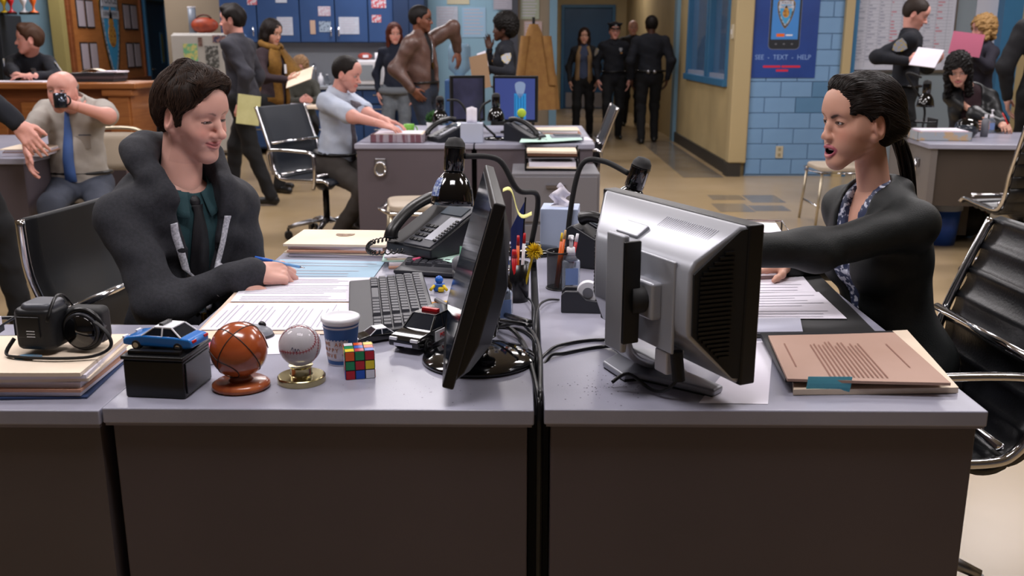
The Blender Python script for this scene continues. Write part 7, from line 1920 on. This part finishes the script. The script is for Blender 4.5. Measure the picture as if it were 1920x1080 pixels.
# ------------------------------------------------------------------ the shouting woman
m_blz = cloth('blazer', '#070c0d', '#0a1011', rough=.6, scale=60)
m_blouse = mat('cloth_blouse', '#2a3350', .6, c2='#b9bccb', scale=70, ramp=(.52, .58))
HD2 = on_y(1612, 226, 2.40)
NK2 = on_y(1640, 368, 2.42)
L2 = 15
PEL2 = NK2 - Vector((.486*math.sin(R(L2))*math.cos(R(198)), .486*math.sin(R(L2))*math.sin(R(198)), .486*math.cos(R(L2))))
def blz_extra(J):
    n, fc, rc, sp, k = J['neck'], J['fc'], J['rc'], J['sp'], J['k']; P = []
    for s in (1, -1):
        a = n - fc*.055 + rc*(s*.045) + sp*.012; b = n + fc*.045 + rc*(s*.068) - sp*.04; c = n + fc*.09 + rc*(s*.045) - sp*.16
        P += [pcone(a, b, .018, .016, .015), pcone(b, c, .016, .013, .015), pcone(n-fc*.06+sp*.012, a, .018, .018, .02), pell(J['sh'][s]+sp*.006, (.050, .050, .040), k=.03)]
    P += [pell(J['pel']+sp*.02, (.17, .14, .12), np.array([[*rc], [*fc], [*sp]], f32).T, k=.06)]
    P.append(sub(pcone(n + sp*.10 + fc*.015, n - sp*.03 + fc*.02, .056, .05), .010))
    return P
def blz_cut(J): return [wedge(J, [(-.055, .60), (.055, .60), (.05, .42), (.004, .15), (-.004, .15), (-.05, .42)], .02)]
m_hk = mat('hair_dark', '#0e0806', .5, spec=.3)
m_hk2 = mat('hair_dark_strand', '#150d0a', .45, spec=.3, c2='#1d130e', scale=60)
J2 = person('woman in a dark blazer with a low ponytail shouting and reaching across', PEL2, 198, h=1.70, lean=L2, fem=1, broad=.93, head=(195, 3, 0), head_at=HD2,
    hd=dict(skin='tan', nose=.92, open=.0135, mouth_dz=-.0065, chin_dz=-.001, eye_open=.0036, eye_dz=-.0005, brow_lift=-.004, frown=1, brow='#160d0a', brow_in=.006, brow_w=.95, lip='#a04c5e', shadow=.5, gaze=(0, 1, -.05), hs=.93, jaw=.98, iris='#2a1710', mw=.0225),
    hair='pony', hair_col=m_hk,
    arm_l=on_y(1285, 482, 2.15), pole_l=(.1, -.5, -.8), arm_r=on_z(1475, 497, ZD+.035), pole_r=(.5, .5, -.5), legs='sit', foot_r=(.80, 2.55, .09), foot_l=(.80, 2.28, .09),
    hand_l=('point', ((-1, 0, -.05), (0, -.3, 1))), hand_r=('flat', ((-.9, -.25, -.05), (0, 0, 1))), res=.0075, hres=.0021, handres=.003, shoes='#101010', neck_r=.049,
    garments=[dict(name='blouse', sets=['torso'], i=.003, m=m_blouse, amp=.0015, res=.008, cut=lambda J: [wedge(J, [(-.045, .60), (.045, .60), (.004, .33), (-.004, .33)], .0)]),
              dict(name='blazer', sets=['torso', 'uarm', 'farm'], i=.014, m=m_blz, amp=.0028, fr=16, extra=blz_extra, cut=blz_cut, res=.0066),
              dict(name='trousers', sets=['pelvis', 'thigh', 'shank'], i=.010, m=m_trdk, res=.012)])
strands(J2, hair_prims('pony', {}), lambda q: (np.array([0, -.13, -.05], f32)-q)/np.maximum(np.linalg.norm(q-np.array([0, -.13, -.05], f32), axis=1), .02)[:, None] + np.stack([0*q[:, 0], -.2+0*q[:, 0], .5*(q[:, 1] > .0)], 1).astype(f32), 3600, m_hk2, 'hair_strands', cnt=10, r=.0009, lift=.0012, jit=.07)
# ponytail
Mh = J2['Mh']
pt = [Mh @ Vector(p) for p in ((0, -.105, -.045), (0, -.125, -.065), (.0, -.14, -.11), (-.01, -.15, -.18), (-.02, -.165, -.27), (-.035, -.18, -.36), (-.05, -.19, -.44))]
mbp = MB(); pts = smooth_path(pt, 5); n = len(pts)
for q in range(26):
    a = 2*pi*q/26*3.3; rr = .016*math.sqrt((q+.5)/26); 
    mbp.tube([p + Vector((math.cos(a)*rr, math.sin(a)*rr, 0))*(1+.3*math.sin(i*.3+q)) for i, p in enumerate(pts)], [.0042*(1-.75*max(0, i/(n-1)-.3)/.7) for i in range(n)], n=5)
mbp.build('ponytail', m_hk, J2['t'], smooth=True)
MB().tube([Mh @ Vector((.018*math.cos(a), -.118+.006*math.sin(a), -.058+.018*math.sin(a))) for a in [2*pi*i/16 for i in range(16)]], .006*1, n=6, closed=True).build('hair_tie', m_black, J2['t'], smooth=True)
MB().sphere(Mh @ Vector((-.079, -.004, -.034)), .003, 10, 6).build('earring', mat('pearl', '#d8c8b8', .2), J2['t'], smooth=True)
# ------------------------------------------------------------------ everybody else
m_navy = cloth('navy', '#0a0d17', '#0e121d'); m_navy2 = cloth('navy_trouser', '#07090f')
m_wht = cloth('shirt_white', '#b4bccb', '#a9b2c4', bump=.15); m_beige_s = cloth('shirt_beige', '#98928c', '#a39d96'); m_gtr = cloth('trouser_grey', '#3a3f4c'); m_gtr2 = cloth('trouser_brown', '#35302d')
m_leather = mat('brown_leather', '#4a342e', .4, c2='#5a423a', scale=10, bump=.4, bscale=60)
m_jgrey = cloth('jacket_grey', '#2c2c34', '#34343d'); m_bl = cloth('black', '#0d0d10'); m_must = cloth('mustard', '#6b4a16', '#7a561c', scale=40); m_maroon = cloth('maroon', '#2a151c'); m_char = cloth('charcoal', '#1c1c20')
m_badge = mat('badge_silver', '#c0c4cc', .25, metal=.8); m_patch = mat('sleeve_patch', '#8d93a4', .6, c2='#b09a4a', scale=60, ramp=(.5, .58))
m_dtie = cloth('tie_dark', '#3a3038', rough=.6); m_btie = cloth('tie_blue', '#3f5e9a', rough=.6)
FARQ = dict(res=.015, hres=.0075, handres=.008); MIDQ = dict(res=.011, hres=.005, handres=.005)
def pelv(px, Y, h, py=None, z=None): v = on_y(px, py or 150, Y); return Vector((v.x, Y, z if z is not None else .535*h))
def suit(m_top, m_bot, i=.014, amp=.004, fr=22., sets=('torso', 'uarm', 'farm'), extra=None, cut=None, name='jacket'):
    return [dict(name=name, sets=list(sets)+['pelvis'], i=i, m=m_top, amp=amp, fr=fr, extra=extra, cut=cut), dict(name='trousers', sets=['thigh', 'shank'], i=.012, m=m_bot, amp=.004, extra=lambda J: J['bp'](['pelvis'], i-.008))]
def patch(J, g, s=1, size=.05):
    p = J['sh'][s].lerp(J['el'][s], .36); d = (J['rc']*s + J['fc']*.25).normalized(); q = onsurf(J, g, p+d*.2, -d, off=.002); ax = (J['el'][s]-J['sh'][s]).normalized(); tx = d.cross(ax).normalized()
    pl = [(-.5, .5), (0, .62), (.5, .5), (.5, 0), (.3, -.4), (0, -.65), (-.3, -.4), (-.5, 0)]; n = 8
    vs = [q + tx*(a*size*2) - ax*(b*size*2) + d*e for e in (-.006, .004) for a, b in pl]
    MB().add(vs, [tuple(range(n-1, -1, -1)), tuple(range(n, 2*n))] + [(i, (i+1) % n, n+(i+1) % n, n+i) for i in range(n)]).build('sleeve_patch', m_patch, J['t'])
def uniform(J, g='jacket', belt=True, bx=-.085):
    collar(J, m_navy, g, r_=.066, h_=.03)
    badge(J, g, bx, .385, 'shield', .05, m_badge); badge(J, g, bx, .34, 'rect', (.05, .015), mat('ribbon', '#a5763a', .6), 'ribbon'); patch(J, g, 1); patch(J, g, -1)
    if belt: belt_(J)
def belt_(J, m=None):
    p, k = J['pel'] + J['sp']*.07, J['k']
    MB().tube([p + J['rc']*(math.cos(a)*.178*k) + J['fc']*(math.sin(a)*.135*k) for a in [2*pi*i/24 for i in range(24)]], .024, n=8, closed=True, flat=.5).build('belt', m or m_black, J['t'], smooth=True)
def tie_(J, g, m, z0=.47, z1=.06):
    strip(J, g, [(0, z0, .03), (0, z0-.03, .026), (0, (z0+z1)/2, .06), (0, z1, .07)], .05, m, 'tie', off=.004, th=.004, n=3)
def held(label, cat, name, m, c, w, h_, nrm, up=(0, 0, 1), th=.008):
    n = Vector(nrm).normalized(); u_ = Vector(up); u_ = (u_-n*u_.dot(n)).normalized(); x = u_.cross(n); vs = [x*(a*w/2)+u_*(b*h_/2)+n*e for e in (-th/2, th/2) for a, b in ((-1, -1), (1, -1), (1, 1), (-1, 1))]
    return tag(MB().add(vs, [(3, 2, 1, 0), (4, 5, 6, 7), (0, 1, 5, 4), (1, 2, 6, 5), (2, 3, 7, 6), (3, 0, 4, 7)]).build(name, m, loc=c), label, cat)
short_s = lambda m, i=.012: [dict(name='shirt', sets=['torso', 'sleeve', 'pelvis'], i=i, m=m, amp=.004, extra=lambda J: collar_band(J, .03)), dict(name='trousers', sets=['thigh', 'shank'], i=.012, m=m_gtr, extra=lambda J: J['bp'](['pelvis'], i+.004) + [sub(pell(J['pel']+J['sp']*.2, (.25, .25, .12)), .01)])]
def lace(J, m): collar(J, m, 'shirt', r_=.068, h_=.04)

# bald man drinking from a mug
HB = on_y(118, 172, 5.62)
g_ = short_s(m_beige_s); g_[1]['m'] = m_gtr
JB = person('bald man in a beige short-sleeved shirt drinking from a mug', Vector((on_y(150, 320, 5.95).x, 5.95, .545)), -86, h=1.76, lean=-2, head=(-88, -4, 0), head_at=HB, fat=.03, bare_arms=True,
    hd=dict(skin='rosy', brow='#8a7a70', brow_w=.35, eye_open=.003, stubble=.15), hair='fringe', hair_col='#7a6e68', arm_l=on_y(132, 196, 5.52), pole_l=(.9, 0, -.35), arm_r=on_y(47, 288, 5.40), pole_r=(-.8, .3, -.3),
    hand_l=('grip', ((-.8, 0, .25), (.2, -1, .2))), hand_r=('relaxed', ((.1, -.2, -1), (-1, -.2, 0))), legs='sit', foot_r=(on_y(95, 380, 5.4).x, 5.35, .09), foot_l=(on_y(210, 380, 5.4).x, 5.35, .09), garments=g_, **MIDQ)
tie_(JB, 'shirt', m_btie, .46, .02); collar(JB, m_beige_s, 'shirt', r_=.068, h_=.04); belt_(JB)
badge(JB, 'shirt', -.08, .30, 'rect', (.10, .012), mat('pocket_edge', '#3c4456', .6), 'pocket_pen'); badge(JB, 'shirt', -.08, .26, 'rect', (.10, .08), cloth('pocket_beige', '#9c968f'), 'pocket', off=.001)
pm_ = on_y(113, 187, 5.47)
t = thing('mug', 'dark steel mug at the bald man\'s mouth', 'mug', pm_ - Vector((0, 0, .045))); MB().lathe([(0, 0), (.034, 0), (.036, .005), (.036, .082), (.032, .082), (.03, .01), (0, .01)], 20).build('body', mat('mug_steel', '#3a3f48', .15, metal=.8), t, smooth=True); MB().tube([(.036+.022*math.sin(a), 0, .042+.026*math.cos(a)) for a in [pi*i/8 for i in range(9)]], .005, n=6).build('handle', m_black, t, smooth=True)
# officer behind the counter
JO = person('policeman leaning on the reception counter looking left', Vector((on_y(72, 150, 8.75).x, 8.75, .80)), -98, h=1.78, lean=10, head=(-152, 0, 0), head_at=on_y(55, 74, 8.55), hd=dict(skin='rosy', brow='#5a3a26', nose=1.1), hair='short', hair_col='#3a2416',
    arm_r=Vector((on_y(30, 150, 8.2).x, 8.2, ctop+.05)), arm_l=Vector((on_y(62, 152, 8.2).x, 8.2, ctop+.05)), pole_r=(-.8, .2, -.5), pole_l=(.8, .2, -.5), hand_r=('relaxed', ((.8, -.3, 0), (0, 0, 1))), hand_l=('relaxed', ((-.8, -.3, 0), (0, 0, 1))), garments=suit(m_navy, m_navy2), foot_r=None, **FARQ)
uniform(JO, belt=False)
# passer-by cut by the left edge
JP = person('person in a dark jacket passing at the left edge, hand swinging', pelv(-75, 4.7, 1.8, 300), 20, h=1.8, head=(20, 0, 0), hd=dict(skin='rosy'), hair='crop', hair_col='#201510', arm_r=on_y(58, 258, 4.45), pole_r=(-.6, -.5, -.3), hand_r=('relaxed', ((.55, -.05, -.75), (.3, -.9, .2))), stride=.2, garments=suit(m_navy, m_navy2, i=.018), **MIDQ)
# walking man with the yellow pad
JW = person('man in a dark grey jacket walking left with a yellow pad', pelv(455, 8.5, 1.76), 172, h=1.76, lean=3, head=(176, 2, 0), hd=dict(skin='rosy', nose=1.15, brow='#1a120e'), hair='short', hair_col='#120c0a', arm_l=on_y(452, 195, 8.3), pole_l=(.6, -.2, -.6), hand_l=('grip', ((-.3, -.1, -1), (0, -1, 0))),
    foot_r=(on_y(470, 345, 8.7).x-.15, 8.6, .0), foot_l=(on_y(505, 375, 8.45).x+.04, 8.4, 0), garments=suit(m_jgrey, m_bl, i=.02, amp=.006), **FARQ)
collar(JW, cloth('shirt_lblue', '#5f7fb0'), 'jacket', r_=.066, h_=.03)
held('yellow legal pad in the walking man\'s hand', 'notepad', 'legal_pad', mat('legal_yellow', '#c8c48a', .7, c2='#d4d098', scale=10), on_y(466, 206, 8.22), .19, .25, (.25, -1, 0), (.15, 0, 1), .01)
# woman with the mustard scarf
JS = person('dark-haired woman in a mustard scarf reading an open folder', pelv(512, 9.3, 1.66), -28, h=1.66, fem=1, head=(-32, 18, 0), hd=dict(skin='tan', brow='#160d0a'), hair='long', hair_col='#140d0b', arm_r=on_y(540, 150, 9.0), arm_l=on_y(560, 148, 9.1), pole_r=(-.5, -.5, -.7), pole_l=(.5, .3, -.7), hand_r=('hold', ((.8, -.1, .1), (0, -.6, -.6))), stride=.1, garments=suit(cloth('plum', '#2a1c22'), m_bl, i=.014), shoes='#121212', **FARQ)
for s in (-1, 1): strip(JS, 'jacket', [(s*.03, .50, .10), (s*.085, .40, .12), (s*.09, .2, .12), (s*.095, -.05, .14)], .1, m_must, 'scarf_end', off=.008, th=.014, n=3)
MB().tube([JS['neck'] + JS['fc']*(.085*math.cos(a)) + JS['rc']*(.09*math.sin(a)) + JS['sp']*(.03-.03*math.cos(a)) for a in [2*pi*i/20 for i in range(20)]], .034, n=8, closed=True).build('scarf_loop', m_must, JS['t'], smooth=True)
badge(JS, 'jacket', -.03, .30, 'rect', (.055, .085), m_white, 'id_card', off=.02)
held('open manila folder in the scarf woman\'s hands', 'folder', 'manila_folder', m_manila, on_y(562, 145, 8.95), .26, .20, (-.35, -.5, .75), (0, 1, .5), .006)
# blonde person sitting at the back
JF = person('blonde person seated at a table behind the scarf woman', Vector((on_y(566, 150, 11.2).x, 11.2, .55)), -80, h=1.62, fem=1, lean=10, head=(-80, 15, 0), hd=dict(skin='rosy'), hair='bob', hair_col='#8a6a4a', legs='sit', garments=suit(cloth('olive', '#3a3a34'), m_bl), arm_r=Vector((on_y(560, 150, 10.7).x, 10.75, .80)), arm_l=Vector((on_y(580, 150, 10.7).x, 10.75, .80)), **FARQ)
t = thing('small_table', 'small pale table before the blonde person', 'table', (on_y(568, 190, 10.75).x, 10.75, 0)); MB().bb(-.35, .35, -.3, .22, .72, .75).build('table_top', m_manila, t, bev=.004)
for sx in (-1, 1):
    for sy in (-.26, .18): MB().cyl((sx*.31, sy, 0), (sx*.31, sy, .72), .018, n=8).build('leg', m_steel, t)
tag(MB().bb(-.12, .12, -.15, .15, 0, .01).build('paper_stack', m_paper, loc=(on_y(556, 190, 10.6).x, 10.6, .751)), 'white papers on the small table before the blonde person', 'papers')
# seated man in short sleeves
HS_ = on_y(651, 138, 6.95)
g_ = short_s(m_wht, .011); g_[1]['m'] = m_gtr2
JT = person('man in a pale short-sleeved shirt and tie sorting papers', Vector((on_y(628, 275, 6.98).x, 6.98, .56)), -16, h=1.74, lean=5, head=(-16, 16, 0), head_at=HS_, fat=.018, bare_arms=True, hd=dict(skin='rosy', brow='#1c120e', nose=1.1, frown=1, stubble=.15), hair='crop', hair_col='#140e0c',
    arm_r=on_y(712, 232, 6.5), arm_l=on_y(722, 226, 6.72), pole_r=(-.1, -.4, -.8), pole_l=(0, .3, -.9), hand_r=('relaxed', ((.9, -.05, -.25), (0, -.2, 1))), hand_l=('relaxed', ((.9, -.1, -.2), (0, .2, 1))), legs='sit', foot_r=(-1.35, 6.75, .09), foot_l=(-1.27, 7.0, .09), garments=g_, **MIDQ)
tie_(JT, 'shirt', mat('tie_grey', '#5a5560', .6, c2='#4a4048', scale=60), .46, .03); collar(JT, m_wht, 'shirt', r_=.068, h_=.04); belt_(JT)
# red-haired woman
JR = person('red-haired woman in a navy top behind the leather jacket man', pelv(742, 11.3, 1.68), -85, h=1.66, fem=1, head=(-72, 6, 0), hd=dict(skin='rosy', brow='#5a3020'), hair='long', hair_col='#4a1d10', arm_r=None, garments=suit(cloth('navy_top', '#131a2c'), cloth('jean_grey', '#5a6068', '#6a7078'), i=.01), **FARQ)
MB().tube([JR['pel'] + JR['rc']*(math.cos(a)*.17) + JR['fc']*(math.sin(a)*.13) - JR['sp']*.02 for a in [2*pi*i/20 for i in range(20)]], .045, n=8, closed=True).build('tied_jacket', cloth('denim_grey', '#6a7078'), JR['t'], smooth=True)
# leather jacket man
JL = person('man in a brown leather jacket smiling at the policewoman', pelv(793, 9.6, 1.80), -18, h=1.80, lean=-3, broad=1.08, head=(-4, 2, 0), head_at=None, hd=dict(skin='brown', smile=1, brow='#120a08', brow_w=.5, wide_nose=.6), hair='crop', hair_col='#0d0807', arm_l=on_y(858, 96, 9.9), pole_l=(.9, .0, .45), hand_l=('relaxed', ((.15, -.1, -1), (.8, -.5, .1))), arm_r=on_y(773, 168, 9.35), pole_r=(-.9, .1, -.3), hand_r=('relaxed', ((.6, .2, -.7), (-.2, -1, 0))),
    garments=[dict(name='shirt', sets=['torso', 'pelvis'], i=.006, m=m_bl, amp=.002)] + suit(m_leather, cloth('jean', '#1c2433'), fr=13., i=.028, amp=.006, extra=lambda J: [pell(J['pel']+J['sp']*.2, (.195, .15, .28), np.array([[*J['rc']], [*J['fc']], [*J['sp']]], f32).T, k=.05)], cut=lambda J: [wedge(J, [(-.06, .6), (.06, .6), (.07, .2), (.1, -.14), (-.1, -.14), (-.07, .2)], .02)]), **FARQ)
badge(JL, 'shirt', 0., .22, 'shield', .05, m_brass, off=.012); strip(JL, 'shirt', [(-.045, .46, .008), (-.02, .33, .008), (0, .25, .008)], .01, m_badge, 'badge_chain', off=.008, th=.004, n=2)
for s in (-1, 1): MB().tube([JL['Mh'] @ Vector((s*.031+.019*math.cos(a), .094, .003+.015*math.sin(a))) for a in [2*pi*i/16 for i in range(16)]], .0022, n=5, closed=True).build('glasses_rim', m_black, JL['t'])
for s in (-1, 1): MB().cyl(JL['Mh'] @ Vector((s*.05, .093, .006)), JL['Mh'] @ Vector((s*.078, -.005, .006)), .0024, n=5).build('glasses_arm', m_black, JL['t'])
belt_(JL)
# policewoman with the folder
JA = person('policewoman with natural curls holding a brown folder', pelv(948, 9.9, 1.70), 184, h=1.70, fem=1, head=(182, -2, 0), hd=dict(skin='deep', brow='#0c0706', smile=.5, wide_nose=.5), hair='afro', hair_col='#0b0807', arm_l=on_y(912, 128, 9.6), pole_l=(.5, -.5, -.7), hand_l=('hold', ((-.9, 0, .3), (0, -1, 0))), arm_r=on_y(918, 92, 9.95), pole_r=(.3, .6, -.7), hand_r=('relaxed', ((-.2, 0, 1), (0, 1, 0))), garments=suit(m_navy, m_navy2), **FARQ)
uniform(JA)
held('brown folder held by the policewoman', 'folder', 'brown_folder', mat('folder_brownish', '#8f7358', .7), on_y(900, 135, 9.55), .20, .33, (-.5, -.9, .1), (-.25, 0, 1), .006)
held('white pages sticking out of the policewoman\'s folder', 'papers', 'loose_pages', m_paper, on_y(905, 112, 9.57), .10, .15, (-.5, -.9, .1), (-.35, 0, 1), .004)
# three in the corridor
JC = person('woman with a long tan scarf walking in the corridor', pelv(1094, 14.9, 1.68), -93, h=1.68, fem=1, head=(-93, 2, 0), hd=dict(skin='tan', brow='#1c120e'), hair='long', hair_col='#2a1a12', stride=.14, garments=[dict(name='top', sets=['torso', 'pelvis'], i=.004, m=cloth('slate', '#3c4660'))] + suit(m_char, m_bl, i=.014, cut=lambda J: [wedge(J, [(-.05, .6), (.05, .6), (.08, -.2), (-.08, -.2)], .02)]), **FARQ)
for s in (-1, 1): strip(JC, 'jacket', [(s*.05, .5, .06), (s*.09, .35, .07), (s*.10, .1, .07), (s*.10, -.16, .08)], .1, cloth('scarf_tan', '#8a7050'), 'scarf_end', off=.01, th=.012, n=3)
JD = person('policeman in a peaked cap walking towards the room', pelv(1150, 14.6, 1.76), -88, h=1.76, head=(-88, 4, 0), hd=dict(skin='rosy', brow='#3a281e'), hair='crop', hair_col='#2a1c14', stride=.16, garments=suit(m_navy, m_navy2), **FARQ)
uniform(JD)
MB().lathe([(.088, .045), (.090, .075), (.118, .098), (.115, .112), (0, .118)], 24, sy=1.1).build('cap', m_navy, JD['t'], smooth=True).data.transform(JD['Mh'] @ Matrix.Translation((0, -.005, 0)))
MB().grid(lambda u_, v_: (.085*math.sin((u_-.5)*2.4), .045+.085*math.cos((u_-.5)*2.4)*(.6+.5*v_), .05-.018*v_), 10, 3, thick=.004).build('cap_peak', m_blackg, JD['t'], smooth=True).data.transform(JD['Mh'])
MB().prism([(-.015, .02), (.015, .02), (.012, -.012), (0, -.02), (-.012, -.012)], 0, .006, lambda v: Vector((v.x, .112+v.z, .086+v.y))).build('cap_badge', m_badge, JD['t']).data.transform(JD['Mh'])
JE = person('broad policeman seen from behind walking into the corridor', pelv(1218, 14.1, 1.84), 92, h=1.84, broad=1.12, head=(95, 0, 0), hd=dict(skin='deep', no_eyes=1), hair='crop', hair_col='#120c0a', stride=.14, garments=suit(m_navy, m_navy2, i=.02), **FARQ)
MB().tube([JE['pel'] + JE['sp']*.05 + JE['rc']*(math.cos(a)*.20) + JE['fc']*(math.sin(a)*.155) for a in [2*pi*i/24 for i in range(24)]], .032, n=8, closed=True, flat=.5).build('duty_belt', m_black, JE['t'], smooth=True)
for x in (-.05, .04): MB().sphere(JE['pel'] - JE['fc']*.165 + JE['rc']*x + JE['sp']*.04, .03, 10, 8).build('handcuff_pouch', m_steel, JE['t'], smooth=True)
JG = person('bald person further down the corridor behind the broad policeman', pelv(1184, 17.2, 1.86), -90, h=1.86, head=(-90, 0, 0), hd=dict(skin='pale', brow='#8a7a70'), garments=suit(m_char, m_bl), **FARQ)
# right side: officer with papers, blonde with pink folder, curly writer, dark figure at the edge
JH = person('older policeman reading white papers by the whiteboard', pelv(1694, 8.7, 1.82), -22, h=1.82, lean=2, head=(-24, 24, 0), hd=dict(skin='rosy', brow='#3a2c24', nose=1.15), hair='crop', hair_col='#2a211c', arm_r=on_y(1702, 115, 8.4), arm_l=on_y(1742, 120, 8.6), pole_r=(-.5, -.4, -.8), pole_l=(.6, .4, -.7), hand_r=('hold', ((.8, -.1, .1), (0, -.7, -.5))), hand_l=('hold', ((.3, -.6, .1), (.3, .3, -.9))), garments=suit(m_navy, m_navy2), **FARQ)
uniform(JH, bx=.085)
held('white papers in the older policeman\'s hands', 'papers', 'paper_sheaf', m_paper, on_y(1737, 108, 8.3), .22, .19, (-.45, -.55, .6), (.3, .2, .7), .008)
JK = person('curly blonde woman with glasses hugging a pink folder', pelv(1836, 9.2, 1.70), 192, h=1.68, fem=1, head=(186, 4, 0), hd=dict(skin='rosy', smile=.8, brow='#8a6a4a', hair_len=.9), hair='bob', hair_col='#8f6f45', arm_l=on_y(1812, 95, 8.9), pole_l=(.5, -.4, -.7), arm_r=on_y(1806, 98, 9.1), pole_r=(.4, .6, -.7), hand_l=('hold', ((-.7, -.2, .5), (.2, -1, 0))), garments=suit(cloth('aubergine', '#191624'), m_bl), **FARQ)
for s in (-1, 1): MB().tube([JK['Mh'] @ Vector((s*.031+.019*math.cos(a), .094, .003+.015*math.sin(a))) for a in [2*pi*i/16 for i in range(16)]], .002, n=5, closed=True).build('glasses_rim', m_dgrey, JK['t'])
held('pink folder hugged by the curly blonde woman', 'folder', 'pink_folder', mat('pink_folder', '#b8607c', .6), on_y(1812, 83, 8.78), .26, .20, (-.35, -1, .15), (.15, 0, 1), .012)
HR_ = on_y(1797, 130, 7.55)
JV = person('woman with long dark curls writing at the far right desk', Vector((on_y(1812, 220, 7.72).x, 7.72, .58)), -105, h=1.68, fem=1, lean=8, head=(-112, 26, 6), head_at=HR_, hd=dict(skin='tan', brow='#120a08', lip='#a85a5e', shadow=.4), hair='curly', hair_col='#0c0808', legs='sit', arm_r=Vector((on_z(1765, 215, .8).x-.05, 7.25, .80)), arm_l=Vector((on_y(1860, 215, 7.3).x, 7.3, .80)), pole_r=(-.7, .2, -.6), pole_l=(.7, .2, -.6), hand_r=('pen', ((-.1, -.9, -.1), (-.3, -.2, .9))), garments=[dict(name='blouse', sets=['torso'], i=.003, m=m_maroon)] + suit(mat('jacket_leather', '#15171a', .4, bump=.3, bscale=60), m_bl, i=.014, cut=lambda J: [wedge(J, [(-.07, .6), (.07, .6), (.06, .1), (-.06, .1)], .02)]), **MIDQ)
badge(JV, 'blouse', 0, .36, 'round', .022, m_brass, 'pendant', off=.006)
ph_ = JV['base'] + JV['hand'][1] @ Vector((-.03, .09, .0)); t = thing('pen', 'red pen in the curly-haired woman\'s hand', 'pen', ph_); MB().cyl((.02, -.01, -.05), (-.05, .02, .09), .005, n=8).build('barrel', m_red, t, smooth=True); MB().cyl((.02, -.01, -.05), (.026, -.012, -.062), .004, .001, n=8).build('tip', m_black, t)
JX = person('tall person in a dark suit cut by the right edge', pelv(1962, 7.9, 1.92), 60, h=1.92, broad=1.1, head=(60, 0, 0), hd=dict(skin='fair', no_eyes=1), hair='crop', hair_col='#1c1410', garments=suit(m_char, m_bl, i=.02), **FARQ)
